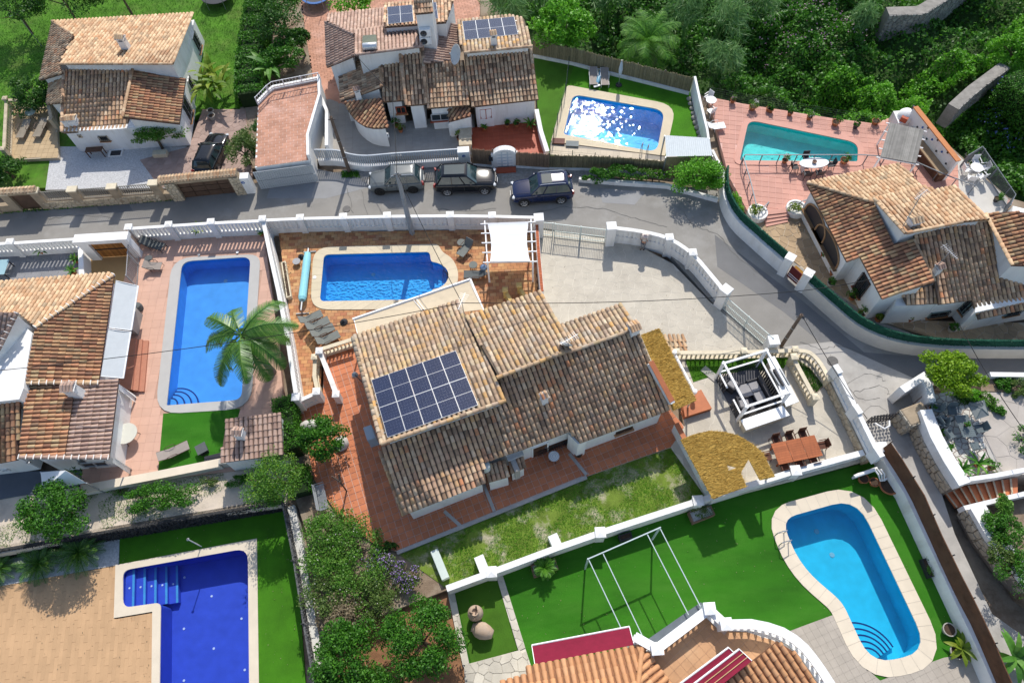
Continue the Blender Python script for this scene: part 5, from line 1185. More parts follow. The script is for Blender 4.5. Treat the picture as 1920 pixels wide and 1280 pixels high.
for p in((1466,512),(1499,541)): 
    c=G(*p); mb=MB(); mb.box(c+V(0,0,.95),(.55,.55,1.9),rz=-.7); pc=part(mb,'pillar',WHITE,g); mb=MB(); mb.box(c+V(0,0,1.93),(.62,.62,.08),rz=-.7); part(mb,'pillar_cap',WHITE,pc)
a,b=gp((1474,519),(1492,535)); mb=MB(); mb.beam(a+V(0,0,.75),b+V(0,0,.75),.06,1.2); part(mb,'gate_leaf',mat('dark_red',(.13,.02,.02),.1,.6),g)
for z in(.4,.6): mb=MB(); mb.beam(a+V(0,-.07,z),b+V(0,-.07,z),.03,.05); part(mb,'slat',WHITE2,g)
mb=MB(); q=[a+V(.1,.1,.01),b+V(.1,.1,.01),b+V(.9,.9,.01),a+V(.9,.9,.01)]; mb.add(q,[(0,1,2,3)]); part(mb,'doormat',mat('mat_ochre',(.30,.15,.02),.2,.9),g)
# --- driveway walls and gates ---
WALLC=mat('wall_base_grey',(.40,.38,.34),.15,.9,1.2,.4,20)
balustrade('balustrade_wall','curved white slatted wall around the stone driveway',smoothpath(gp((1148,452),(1200,459),(1248,472),(1290,500),(1325,540),(1346,566)),3),.75,1.55,.33,'slat',WHITE,.24,pillars=(6,9),bw=.18,pw=.45,back=True)
def pil(px,label,h=1.9,w=.6,z=0,m=WHITE,rz=0):
    c=G(*px,z); g=empty('gate_pillar',c,label,'pillar'); mb=MB(); mb.box(c+V(0,0,h/2-.1),(w,w,h+.2),rz=rz); part(mb,'pillar_body',m,g); mb=MB(); mb.box(c+V(0,0,h+.08),(w+.1,w+.1,.12),rz=rz); part(mb,'pillar_cap',m,g,bev=.03)
pil((1142,456),'tall white gate pillar at the left end of the curved wall'); pil((1349,572),'tall white gate pillar at the lower end of the curved wall',rz=.7); pil((1010,440),'white gate pillar beside the narrow pedestrian gate')
pil((1440,655),'white gate pillar behind the white pergola',1.2)
PALE=mat('gate_pale_green',(.60,.66,.62),.04,.5)
barfence('driveway_gate','pale sliding driveway gate above its slatted shadow',gp((1040,444),(1135,455)),1.5,.12,m=PALE,cat='gate',rails=(.08,.45,1.0),w=.035)
barfence('pedestrian_gate','narrow pale pedestrian gate beside the driveway gate',gp((1016,441),(1036,443)),1.5,.12,m=PALE,cat='gate',w=.03)
barfence('sliding_gate','long pale sliding gate at the lower side of the stone driveway',gp((1352,576),(1438,652)),1.35,.12,m=PALE,cat='gate',w=.03,rails=(.05,.5,1.0))
g=wallpath('garden_wall','white wall with terracotta coping between pool terrace and driveway',gp((1006,438),(1010,500),(1016,566)),.25,1.5,WHITE)
for p,r in along([v+V(0,0,1.53) for v in gp((1006,438),(1010,500),(1016,566))],.22): inst('coping_brick',protomesh('coping_brick',lambda mb:mb.box((0,0,0),(.2,.2,.06)),mat('coping_brick',(.42,.12,.05),.1,.8,piece=.15)),g,p,r)
# --- cream balustrades ---
balustrade('stone_balustrade','straight cream stone balustrade above the grass verge',gp((1264,672),(1388,671),(1482,668)),.15,.85,.3,'turned',CREAM,.22,pillars=(0,1,2),pw=.3,bw=.16)
balustrade('stone_balustrade','curved cream stone balustrade at the road bend',smoothpath(gp((1486,668),(1510,672),(1530,692),(1546,722)),3),.15,.85,.3,'turned',CREAM,.22,bw=.16,pillars=(9,),pw=.3)
balustrade('stone_balustrade','sloping cream stone balustrade beside the white pergola',gp((1479,683),(1518,757)),.15,.95,.28,'turned',CREAM,.22,pillars=(0,1),pw=.34,bw=.16)
balustrade('stone_balustrade','short cream balustrade behind the stacked loungers',gp((604,668),(668,648)),.3,.95,.26,'turned',CREAM,.22,pw=.36,bw=.15)
balustrade('stone_balustrade','cream balustrade between the paver strip and the terracotta terrace',gp((597,682),(596,715),(604,752)),.12,.85,.24,'turned',CREAM,.2,bw=.14,pillars=(0,),pw=.3)
balustrade('white_balustrade','white sloping balustrade at the top of the terracotta terrace',gp((607,672),(638,752)),.3,.95,.26,'turned',WHITE,.24,pillars=(0,1),pw=.36,bw=.15)
YEL=mat('yellow_stone',(.56,.40,.15),.12,.8,2,.2)
balustrade('step_balustrade','left of two short yellow stone rails at the garden steps',gp((948,556),(968,588)),.1,.7,.25,'turned',YEL,.2,pillars=(0,),pw=.28,bw=.14)
balustrade('step_balustrade','right of two short yellow stone rails at the garden steps',gp((974,547),(992,578)),.1,.7,.25,'turned',YEL,.2,pillars=(0,),pw=.28,bw=.14)
g=empty('tube_rail',G(1268,672),'thick white tube rail beside the straw awning','railing'); a,b=G(1264,662,1.0),G(1302,735,1.0); mb=MB(); mb.tube([a,b],.1,8); part(mb,'rail',WHITE2,g)
for t in(0,1): p=a.lerp(b,t); mb=MB(); mb.lathe([(.001,1.25),(.15,1.2),(.15,.95),(.1,.9),(.1,0)],(p.x,p.y,0),10); part(mb,'post',WHITE2,g)
# east garden wall: stone foot and white slatted top
g=empty('boundary_wall',G(1550,718),'white slatted wall on a rough stone foot beside the dining table','wall'); a,b=gp((1549,717),(1622,868)); 
part(sweep([a,b],.4,[.8,.8],-.2),'stone_foot',SB,g); stonewall(g,a+V(-.2,0,0),b+V(-.2,0,0),.8,.8,.35,SAND,.04,nmax=60)
me=protomesh('wall_slat',lambda mb:mb.box((0,0,.38),(.2,.1,.76)),WHITE)
for p,r in along([a+V(0,0,1.0),b+V(0,0,1.0)],.4,.4,.4): inst('wall_slat',me,g,p,r)
part(sweep([a+V(0,0,.8),b+V(0,0,.8)],.25,[.25,.25]),'band',WHITE,g); part(sweep([a+V(0,0,.8),b+V(0,0,.8)],.05,[.95,.95]),'panel',WHITE,g); part(sweep([a+V(0,0,1.72),b+V(0,0,1.72)],.28,[.14,.14]),'coping',WHITE,g)
for t in(0,.5,1): mb=MB(); mb.box(a.lerp(b,t)+V(0,0,1.4),(.34,.6,1.2),rz=.3); part(mb,'pillar',WHITE,g)
# white wall above the big artificial lawn
g=balustrade('boundary_wall','long white wall with pierced top above the big artificial lawn',[G(842,1110,-.5),G(924,1080,-.5),G(1042,1036,-.5),G(1122,1008,-.5),G(1300,950,-.5),G(1478,895,-.5),G(1636,852,-.5)],.95,1.3,.5,'turned',WHITE,.3,pillars=(1,3,4,5,6),rail=.12,bw=.24,pw=.5,ph=1.36,cat='wall')
wallpath('garden_wall','white wall running down between the back lawn and the straw awning',gp((1262,806),(1296,870),(1334,944)),.22,1.1,WHITE,cap=.06,capm=TERRA)
g=empty('boundary_wall',G(1650,850),'long white wall with a brown mesh fence along the concrete lane','wall'); F=[G(1640,850,0),G(1690,930,0),G(1760,1080,0),G(1835,1240,0),G(1900,1390,0)]
part(sweep([V(p.x,p.y,-.5) for p in F],.25,[1.15]*5),'wall_body',WHITE,g)
BM=mat('brown_mesh',(.11,.052,.028),.3,.95,2,.6,40,stain=((.16,.085,.05),.8,.45,.7,.6)); 
Fm=along(F,1.1); mesh_p=[p+V(.1+random.uniform(-.05,.05),0,.62) for p,_ in Fm]; part(sweep(mesh_p,.05,[1.35+random.uniform(-.1,.05) for _ in mesh_p]),'mesh_screen',BM,g)
for p,r in along([q+V(.15,0,0) for q in F],2.3): mb=MB(); mb.tube([p,p+V(0,0,2.1)],.035,6); part(mb,'post',DARK,g)
# --- stone walls beside the lane ---
LS=mat('lane_stone',(.46,.40,.31),.15,.9,2,.5,20,piece=.15,stain=((.22,.2,.17),1,.55,.75,.4)); LJ=mat('lane_joint',(.22,.19,.16),.1,.95)
def lanewall(label,F,h,hc,th):
    g=empty('retaining_wall',F[0],label,'wall'); part(sweep([p+V(th/2,0,0) for p in F],th-.02,[h]*len(F),-.3),'wall_body',LJ,g)
    for i in range(len(F)-1): stonewall(g,F[i],F[i+1],h,h,.42,LS,.07,nmax=90)
    part(sweep([p+V(th/2,0,h) for p in F],th+.02,[hc]*len(F)),'white_parapet',WHITE,g); return g
lanewall('rubble retaining wall with thick white parapet below the marble patio',gp((1698,790),(1716,838),(1738,880),(1766,925)),1.1,.75,.7)
lanewall('rubble retaining wall with broad white parapet at the lower right of the lane',gp((1795,962),(1825,1015),(1870,1075),(1935,1140),(1990,1185)),1.0,.35,.9)
wallpath('garden_wall','white wall curving round the lime green tree at the patio corner',[G(1668,752),G(1706,728),G(1716,745),G(1722,775)],.45,1.75,WHITE)
wallpath('garden_wall','white kerb wall between the dark road and the planting strip',gp((1830,722),(2060,725)),.3,1.6,WHITE)
wallpath('garden_wall','white parapet above the terracotta steps',[G(1786,908,.9),G(1850,899,1.0),G(1908,888,1.1)],.25,.8,WHITE)
wallpath('garden_wall','lower white parapet below the terracotta steps',[G(1796,958,.3),G(1850,945,.7),G(1935,925,1.0)],.25,.7,WHITE)
g=empty('stone_pier',G(1690,790),'squat rubble stone gate pier at the top of the lane','pillar'); mb=MB(); c=G(1697,792); mb.box(c+V(0,0,.75),(1.5,1.1,1.5),rz=.3); part(mb,'pier',SB,g,bev=.08)
for dx in(0,1): R3=Matrix.Rotation(.3,3,'Z'); stonewall(g,c+R3@V(-.76,-.56,0) if dx==0 else c+R3@V(-.76,.56,0),c+R3@V(.76,-.56,0) if dx==0 else c+R3@V(-.76,-.56,0),1.5,1.5,.4,LS,.06)
g=empty('lattice_gate',G(1620,790),'black lattice gate across the top of the lane','gate'); a,b=gp((1620,795),(1686,786))
me=protomesh('gate_bar',lambda mb:mb.box((0,0,.6),(.05,.04,1.2)),DARK)
for p,r in along([a,b],.22): inst('bar',me,g,p,r)
for k in range(6):
    z=.12+.22*k; mb=MB(); n=12; [mb.beam(a.lerp(b,(i+(k%2)*.5)/n)+V(0,0,z),a.lerp(b,(i+.62+(k%2)*.5)/n)+V(0,0,z),.05,.1) for i in range(n)]; part(mb,'lattice_strip',DARK,g)
for p in(a+V(.2,-.3,.9),b+V(-.2,-.3,1.0)): mb=MB(); mb.tube([p,p+V(.3,-.5,.3),p+V(.7,-.3,.2),p+V(.9,.1,0)],.05,6); part(mb,'drive_arm',WHITE2,g)
# terracotta steps
g=empty('steps',G(1780,935),'broad terracotta steps climbing from the lane to the yard','steps'); n=9
A0,A1,B0,B1=G(1766,918,0),G(1905,897,1.1),G(1792,952,0),G(1905,928,1.1)
for i in range(n):
    t0,t1=i/n,(i+1)/n; z=.14*(i+1); q=[A0.lerp(A1,t0),A0.lerp(A1,t1),B0.lerp(B1,t1),B0.lerp(B1,t0)]; mb=MB(); mb.prism([XY(v) for v in q],-.1,z); st=part(mb,'step',TERRA,g); mb=MB(); mb.beam(V(q[0].x,q[0].y,z+.01),V(q[3].x,q[3].y,z+.01),.1,.03); part(mb,'nosing',SAND,st)
# --- sunken lot fences ---
HEA=mat('heather_screen',(.045,.045,.045),.4,.95,6,1.0,50,piece=.2); HEA2=mat('heather_grey',(.13,.13,.13),.4,.95,6,1.0,50)
g=empty('heather_fence',G(300,985,-1.5),'dark heather fence above the sunken artificial lawn','fence'); F=[G(-200,1066,0),G(0,1031,0),G(225,992,0),G(532,940,0)]; part(sweep([V(p.x,p.y,-1.6) for p in F],.16,[1.65]*4),'heather_panel',HEA,g); part(sweep([V(p.x,p.y+.2,-1.6) for p in F],.2,[1.5]*4),'wall_body',CONC,g)
fuzz([V(p.x,p.y-.08,-1.5) for p in F],0,1.6,.05,HEA,'twigs',g,350,.12)
g=empty('boundary_wall',G(560,1000,-1.5),'weathered white wall with grey heather screen beside the sunken lawn','wall'); F=[G(541,948,0),G(560,1040,0),G(583,1180,0),G(604,1300,0),G(615,1440,0)]
part(sweep([V(p.x+.12,p.y,-1.6) for p in F],.45,[1.55]*5),'wall_body',mat('white_worn',(.62,.61,.57),.12,.9,1.5,.5,20,stain=((.35,.31,.24),.8,.5,.7,.6)),g); part(sweep([V(p.x-.2,p.y,-.2) for p in F],.1,[.75]*5),'heather_panel',HEA2,g); fuzz([V(p.x-.14,p.y,-.2) for p in F],0,.8,.06,HEA2,'twigs',g,400,.1)
for p,r in along([V(q.x-.05,q.y,-.1) for q in F],3.2): mb=MB(); mb.tube([p+V(-.3,0,.75),p+V(.5,-.1,.6)],.02,5); mb.tube([p+V(-.15,0,-.3),p+V(-.15,0,1.0)],.03,5); part(mb,'fence_bracket',DARK,g)
wallpath('garden_wall','low wall with cream coping between the pink deck and the dirt slope',[G(162,922),G(300,896),G(420,872)],.45,.5,mat('cream_render',0),cap=.08,capm=COPW)
wallpath('garden_wall','small grey white block wall behind the barbecue hut',gp((418,872),(470,868)),.3,.7,WALLC)
# rose terrace railings and the mid step
RG=mat('rail_grey',(.16,.18,.20),.05,.5,metal=.3)
def railing(label,pts,h=.95,step=1.5,m=RG,mids=(.5,),name='railing'):
    pts=[Vector(p) for p in pts]; g=empty(name,pts[0],label,'railing'); me=protomesh('rail_post_%s_%.2f'%(m.name,h),lambda mb:mb.box((0,0,h/2),(.06,.06,h)),m)
    for p,a in along(pts,step): inst('post',me,g,p,a)
    mb=MB(); [mb.beam(pts[i]+V(0,0,h),pts[i+1]+V(0,0,h),.07,.05) for i in range(len(pts)-1)]; part(mb,'top_rail',m,g)
    for k in mids: mb=MB(); [mb.beam(pts[i]+V(0,0,h*k),pts[i+1]+V(0,0,h*k),.02,.02) for i in range(len(pts)-1)]; part(mb,'mid_rail',m,g)
    return g
railing('long grey railing between the teal pool and the lower rose terrace',gp((1391,307),(1500,307),(1606,307),(1690,313),(1765,346),(1815,364)),.95,1.25,mids=())
railing('grey railing down the left edge of the rose terrace',gp((1388,310),(1400,350),(1412,400)),.9,1.3)
railing('short grey railing left of the rose terrace steps',gp((1420,408),(1436,392)),.8,.9); railing('short grey railing right of the rose terrace steps',gp((1476,398),(1512,386)),.8,.9)
g=barfence('mesh_railing','grey mesh railing round the white corner terrace',gp((1800,312),(1826,296),(1886,385),(1876,405)),1.2,.09,m=RG,w=.02,rails=(.05,1.0))
wallpath('garden_wall','white wall stepping up behind the ochre roofs',gp((1880,412),(1960,432),(2050,470)),.6,1.2,WHITE)
wirefence('thin dark wire fence along the top edge of the rose terrace',gp((1330,183),(1400,197),(1560,224),(1642,236)),1.0)
g=empty('terrace_steps',G(1450,410),'four curved rose steps down from the terrace to the court','steps')
for i in range(4):
    q=GP([(1428+i*2,400+i*6),(1478-i,394+i*5),(1480-i,402+i*5),(1430+i*2,408+i*6)],0); mb=MB(); mb.prism([XY(v) for v in q],-.1,.28-.07*i); part(mb,'step',PINK2,g)
for px,lab in(((1418,404),'left'),((1490,396),'right')):
    c=G(*px); g=empty('curved_planter',c,'curved white planter with shrubs %s of the rose steps'%lab,'planter'); mb=MB(); mb.lathe([(.72,0),(.72,.45),(.6,.45),(.6,.35),(0,.35)],c,20); part(mb,'planter_wall',WHITE,g)
# ================= vegetation =================
BARK=mat('bark',(.12,.09,.06),.3,.9,4,.6,20); PALMB=mat('palm_bark',(.25,.21,.17),.25,.9,4,.6,20)
LM=dict(citrus=leafmat('leaf_citrus',[(0.026,0.099,0.008),(0.052,0.182,0.014),(0.095,0.281,0.021),(0.034,0.132,0.011)]),
 dark=leafmat('leaf_dark',[(0.02,0.079,0.01),(0.041,0.135,0.017),(0.076,0.203,0.02),(0.031,0.101,0.013)]),
 ivy=leafmat('leaf_ivy',[(0.024,0.103,0.008),(0.061,0.206,0.014),(0.101,0.3,0.022),(0.041,0.14,0.011)]),
 bright=leafmat('leaf_bright',[(0.075,0.24,0.014),(0.135,0.39,0.021),(0.195,0.495,0.028),(0.09,0.285,0.014)]),
 lime=leafmat('leaf_lime',[(.13,.26,.01),(.20,.36,.012),(.26,.42,.02),(.16,.30,.01)]),
 olive=leafmat('leaf_olive',[(0.06,0.135,0.021),(0.12,0.195,0.042),(0.165,0.24,0.056),(0.075,0.15,0.028)]),
 shrub=leafmat('leaf_shrub',[(0.045,0.149,0.013),(0.089,0.248,0.022),(0.14,0.314,0.034),(0.191,0.33,0.067)]),
 reed=leafmat('leaf_reed',[(0.069,0.18,0.053),(0.138,0.288,0.084),(0.224,0.378,0.126),(0.086,0.216,0.063)]),
 palm=leafmat('leaf_palm',[(0.036,0.144,0.014),(0.081,0.252,0.021),(0.144,0.342,0.028),(0.054,0.18,0.014)]),
 palm2=leafmat('leaf_palm_dark',[(.03,.11,.012),(.05,.16,.018),(.09,.22,.025),(.13,.25,.04)],.25,.4,.5),
 yellow=leafmat('leaf_yellow_green',[(.10,.20,.01),(.20,.30,.02),(.28,.34,.04),(.08,.17,.01)]),
 purple=leafmat('petal_purple',[(.30,.18,.48),(.42,.28,.60),(.5,.4,.62)]),white=leafmat('petal_white',[(.6,.55,.55),(.7,.68,.6)]),
 blue=leafmat('petal_blue',[(.15,.2,.6),(.25,.3,.7)]),pinkf=leafmat('petal_pink',[(.5,.25,.4),(.6,.4,.5)]),dry=leafmat('leaf_dry',[(.25,.2,.12),(.33,.28,.18),(.2,.15,.09)]),blade=leafmat('leaf_blade',[(0.045,0.15,0.021),(0.09,0.255,0.028),(0.15,0.33,0.042)]))
def clouds(c,r,n,k=26,lump=.38,low=-.35,shell=.75):
    """points of an uneven crown: lumps spread over an ellipsoid"""
    c=np.array(c,float); r=np.array(r,float); d=RNG.normal(size=(k,3)); d/=np.linalg.norm(d,axis=1,keepdims=True); d[:,2]=np.where(d[:,2]<low,-d[:,2],d[:,2])
    rad=RNG.uniform(shell-.2,.92,(k,1)); cc=d*rad; w=RNG.uniform(.6,1.5,k); idx=RNG.choice(k,n,p=w/w.sum()); lr=lump*RNG.uniform(.6,1.2,k)
    p=RNG.normal(size=(n,3)); p/=np.linalg.norm(p,axis=1,keepdims=True); p*= (RNG.random((n,1))**.35)*lr[idx][:,None]
    return c+(cc[idx]+p)*r
def tree(name,label,px,z,r,h,m='citrus',n=5000,leaf=.2,k=28,cat='tree',trunk=True,group=None,asp=.55,lump=.36,flowers=None,base=None,tr=.12):
    """px: photo point of the crown centre; r=(rx,ry,rz); h height of the crown centre"""
    c=G(px[0],px[1],z+h); b=base or V(c.x,c.y,z); g=empty(name,b,label,cat,group); r=r if isinstance(r,(tuple,list)) else (r,r,r*.8)
    r=tuple(x*1.13 for x in r); n=int(n*1.35); pts=clouds(c,r,n,k,lump); leaves(pts,leaf,LM[m],'crown',g,asp)
    if trunk:
        mb=MB(); mid=b.lerp(c,.5)+V(random.uniform(-.1,.1),random.uniform(-.1,.1),0); mb.tube([b-V(0,0,.1),mid,c-V(0,0,r[2]*.3)],[tr,tr*.8,tr*.55],8); part(mb,'trunk',BARK,g)
        for i in range(6):
            t=2*math.pi*i/6+random.random(); e=c+V(math.cos(t)*r[0]*.7,math.sin(t)*r[1]*.7,random.uniform(-.1,.5)*r[2]); mb=MB(); s=b.lerp(c,random.uniform(.45,.8)); mb.tube([s,s.lerp(e,.5)+V(0,0,.15),e],[tr*.45,tr*.3,tr*.12],5); part(mb,'limb',BARK,g)
    if flowers: leaves(pts[RNG.choice(len(pts),flowers[1])]+np.array([0,0,.06]),flowers[2] if len(flowers)>2 else .14,LM[flowers[0]],'blossom',g,.9)
    return g
def bush(label,px,z,r,h,m='ivy',n=1500,leaf=.14,name='shrub',cat='shrub',**k): return tree(name,label,px,z,r,h,m,n,leaf,k.pop('k',14),cat,True,tr=.05,**k)
def frond(g,base,az,el,L,W,m,droop=.9,nl=26,name='frond',wid=.06):
    """one feather leaf: rib plus two rows of leaflets, as one mesh part"""
    d=V(math.cos(az),math.sin(az),0); pts=[]; p=Vector(base); a=el
    for i in range(9): pts.append(p.copy()); p=p+(d*math.cos(a)+V(0,0,math.sin(a)))*(L/8); a-=droop/8*(1+.25*i/8)
    mb=MB(); mb.tube(pts,[.035*(1-i/9)+.006 for i in range(9)],4,cap=False); s=V(-d.y,d.x,0)
    for i in range(nl):
        t=.12+.86*i/(nl-1); x=t*8; j=min(7,int(x)); q=pts[j].lerp(pts[j+1],x-j); td=(pts[j+1]-pts[j]).normalized(); w=W*math.sin(math.pi*min(1,t*.9+.12))**.6
        for sg in(-1,1):
            tip=q+(s*sg*.85+td*.55+V(0,0,-.28+random.uniform(-.12,.1)))*w; n_=td*wid*.5; mb.add([q-n_,q+n_,tip+td*.01,tip-td*.01],[(0,1,2,3)])
    part(mb,name,m,g)
def palm(label,px,basepx,z,L,n=22,m='palm',name='palm_tree',W=.75,th=.17,cz=None,wid=.07,el=(-.3,1.0),nl=30,droop=1.2,cat='palm'):
    b=G(basepx[0],basepx[1],z); h=cz; c=G(px[0],px[1],z+h); g=empty(name,b,label,cat)
    mb=MB(); mb.tube([b-V(0,0,.1),b.lerp(c,.35)+V(.0,.05,0),b.lerp(c,.7),c],[th*1.5,th,th*.85,th*.8],12); part(mb,'trunk',PALMB,g)
    for k in range(n):
        az=k*2.39996+random.uniform(-.2,.2); t=(k+.5)/n; frond(g,c,az,el[1]+(el[0]-el[1])*t,L*random.uniform(.85,1.08),W,LM[m],droop*random.uniform(.8,1.2),nl,wid=wid)
    return g
def rosette(label,px,z,L,n=26,m='palm',name='cycad',cat='plant',W=.22,nl=20,h=.35,el=(.05,1.1),wid=.03,droop=.8,loc=None):
    b=loc if loc is not None else G(px[0],px[1],z); g=empty(name,b,label,cat); mb=MB(); mb.tube([b-V(0,0,.1),b+V(0,0,h)],[.16,.12],8); part(mb,'trunk',BARK,g)
    for k in range(n):
        t=(k+.5)/n; frond(g,b+V(0,0,h),k*2.39996+random.uniform(-.15,.15),el[1]+(el[0]-el[1])*t,L*random.uniform(.85,1.1),W,LM[m],droop,nl,wid=wid)
    return g
def blade(mb,base,az,el,L,W,droop=1.0,fold=.12):
    d=V(math.cos(az),math.sin(az),0); s=V(-d.y,d.x,0); p=Vector(base); a=el; vs=[]; n=6
    for i in range(n+1):
        w=W*.5*math.sin(math.pi*(.1+.9*i/n))**.8 if i<n else .004
        vs+=[p-s*w+V(0,0,fold*w),p.copy(),p+s*w+V(0,0,fold*w)]; p=p+(d*math.cos(a)+V(0,0,math.sin(a)))*(L/n); a-=droop/n
    mb.add(vs,[(i*3+j,i*3+j+1,i*3+j+4,i*3+j+3) for i in range(n) for j in range(2)])
def broadleaf(label,px,z,L,W,n=12,m='blade',name='banana_plant',h=.5,el=(.2,1.3),cat='plant',droop=1.1,loc=None,stem=True,spread=.0):
    b=loc if loc is not None else G(px[0],px[1],z); g=empty(name,b,label,cat)
    if stem: mb=MB(); mb.tube([b-V(0,0,.1),b+V(0,0,h)],[.09,.07],7); part(mb,'stem',LM['blade'],g)
    for k in range(n):
        mb=MB(); t=(k+.5)/n; o=V(random.uniform(-1,1),random.uniform(-1,1),0)*spread; blade(mb,b+o+V(0,0,h*(.6+.4*t)),k*2.4+random.random()*.5,el[1]+(el[0]-el[1])*random.random(),L*random.uniform(.7,1.1),W*random.uniform(.8,1.1),droop); part(mb,'leaf',LM[m],g)
    return g
POTM=mat('terracotta_pot',(.38,.14,.06),.15,.8,2,.2); POTG=mat('grey_pot',(.38,.36,.32),.15,.85,2,.2); POTB=mat('black_pot',(.03,.03,.035),.1,.6); SOILP=mat('pot_soil',(.07,.045,.03),.3,.95)
def pot(loc,label,r=.22,h=.35,m=None,name='flower_pot',plant=None,pm='ivy',ps=.35,cat='flower pot',n=260,leaf=.11,ph=.3,fl=None):
    loc=Vector(loc); g=empty(name,loc,label,cat); mb=MB(); mb.lathe([(0,0),(r*.7,0),(r*.92,h*.85),(r*1.05,h*.86),(r*1.05,h),(r*.9,h),(r*.88,h*.85),(0,h*.85)],loc,16); part(mb,'pot',m or POTM,g); mb=MB(); mb.lathe([(0,h*.87),(r*.88,h*.87)],loc,12); part(mb,'soil',SOILP,g)
    if plant=='bush': leaves(clouds(loc+V(0,0,h+ps*.6),(ps,ps,ps*.8),n,9,.5),leaf,LM[pm],'foliage',g)
    elif plant=='blades':
        for k in range(11): mb=MB(); blade(mb,loc+V(0,0,h*.8),k*2.4,random.uniform(.5,1.4),ps*2,.09+ps*.12,1.2); part(mb,'leaf',LM[pm],g)
    if fl: leaves(clouds(loc+V(0,0,h+ps*.9),(ps,ps,ps*.5),40,6,.5),.09,LM[fl],'blossom',g,.9)
    return g
# ---- wild gully: relief and ground cover ----
def hill(x,y):
    return -1.9+1.0*math.sin(x*.21+1)*math.sin(y*.27)+.5*math.sin(x*.6+y*.33)+.3*math.sin(x*1.3-y*.9)+max(0,(x-38)*.10)+max(0,(y-66)*.1)
def gullymesh():
    xs=np.arange(-14,100,1.6); ys=np.arange(28,112,1.6); vs=[];
    for y in ys:
        for x in xs:
            z=hill(x,y); 
            if inside((x,y),EDGE): z=-1.6 if inside((x-1,y-1),EDGE) else min(z,-.9)
            vs.append((x,y,z))
    nx=len(xs); fs=[(j*nx+i,j*nx+i+1,(j+1)*nx+i+1,(j+1)*nx+i) for j in range(len(ys)-1) for i in range(nx-1) if not (inside(vs[j*nx+i],EDGE) and inside(vs[(j+1)*nx+i+1],EDGE))]
    me=bpy.data.meshes.new('gully'); me.from_pydata(vs,[],fs); me.materials.append(mat('gully_soil',(.03,.07,.012),.3,.95,1,.8,10)); o=link('gully_slope',me,None,'structure')
gullymesh()
def cover(name,label,pxpoly,n,m,size,lift=.5,asp=.7,up=.3,cat=None):
    poly=[XY(p) for p in GP(pxpoly,-1.2)]; x0,x1=min(p[0] for p in poly),max(p[0] for p in poly); y0,y1=min(p[1] for p in poly),max(p[1] for p in poly); pts=[]
    while len(pts)<n:
        x,y=random.uniform(x0,x1),random.uniform(y0,y1)
        if not inside((x,y),poly): continue
        b=hill(x,y) if not inside((x,y),EDGE) else -.2
        lump=1.5*mnoise.noise(V(x*.45,y*.45,3))+1.0*mnoise.noise(V(x*1.1,y*1.1,7))
        pts.append((x,y,b+lift*(.9+lump)+random.uniform(-.25,.25)))
    o=leaves(np.array(pts),size,LM[m],name,None,asp,up); o['label']=label; o['category']=cat or 'ground cover'; return o
cover('ivy_cover','deep green creeper mass filling the shaded gully',[(870,-330),(2700,-400),(2300,420),(1900,370),(1700,215),(1660,240),(1330,185),(1300,165),(1000,84),(905,-5)],62000,'dark',.34,.6)
cover('ivy_cover','leafy mid green creeper with pale flowers on the gully bank',[(1380,20),(1640,-20),(1640,200),(1500,215),(1345,180),(1390,120)],15000,'ivy',.27,.8)
cover('bramble_cover','bright sunlit bramble thicket along the rose terrace',[(1500,215),(1555,140),(1660,160),(1760,120),(1850,90),(1930,20),(2050,60),(1850,140),(1760,170),(1730,225),(1665,228),(1640,232)],17000,'bright',.22,.9)
cover('bramble_cover','mixed green bramble slope behind the white corner terrace',[(1765,220),(1850,180),(1960,250),(2010,420),(1890,365),(1820,275)],9000,'ivy',.26,.7)
cover('ivy_cover','dense green growth between the two rubble walls',[(1640,-60),(2300,-300),(2100,200),(1860,160),(1760,130),(1650,150)],16000,'ivy',.3,.7)
cover('ivy_cover','shaded growth along the upper edge of the gully',[(870,-60),(1650,-60),(1640,60),(1380,80),(1300,140),(1010,60),(905,0)],16000,'citrus',.32,.7)
cover('petal_specks','pale lilac flowers dotted over the gully creeper',[(1400,30),(1600,10),(1610,110),(1420,120)],260,'pinkf',.16,1.3)
cover('petal_specks','blue flowers on the creeper below the clipped hedge',[(1830,170),(1930,220),(1920,300),(1840,230)],220,'blue',.14,1.2)
def reed(label,px,z,h,n=900,r=1.8,size=1.0):
    c=G(px[0],px[1],z+h*.6); b=V(c.x,c.y,z); g=empty('giant_reed',b,label,'reeds'); 
    for i in range(14):
        t=random.random()*6.28; rr=random.random()*r; e=b+V(math.cos(t)*rr,math.sin(t)*rr,h*random.uniform(.75,1.05)); mb=MB(); mb.tube([b+V(math.cos(t)*rr*.4,math.sin(t)*rr*.4,0),b.lerp(e,.6),e],[.03,.025,.012],4); part(mb,'stalk',LM['reed'],g)
    pts=clouds(V(c.x,c.y,z+h*.75),(r*1.15,r*1.15,h*.4),n,14,.5); d=pts-np.array([c.x,c.y,z+h*.9]); d[:,2]=-np.abs(d[:,2])-.5; d/=np.linalg.norm(d,axis=1,keepdims=True); d+=RNG.normal(size=d.shape)*.55; leaves(pts,size*.8,LM['reed'],'reed_leaves',g,.08,dirs=d)
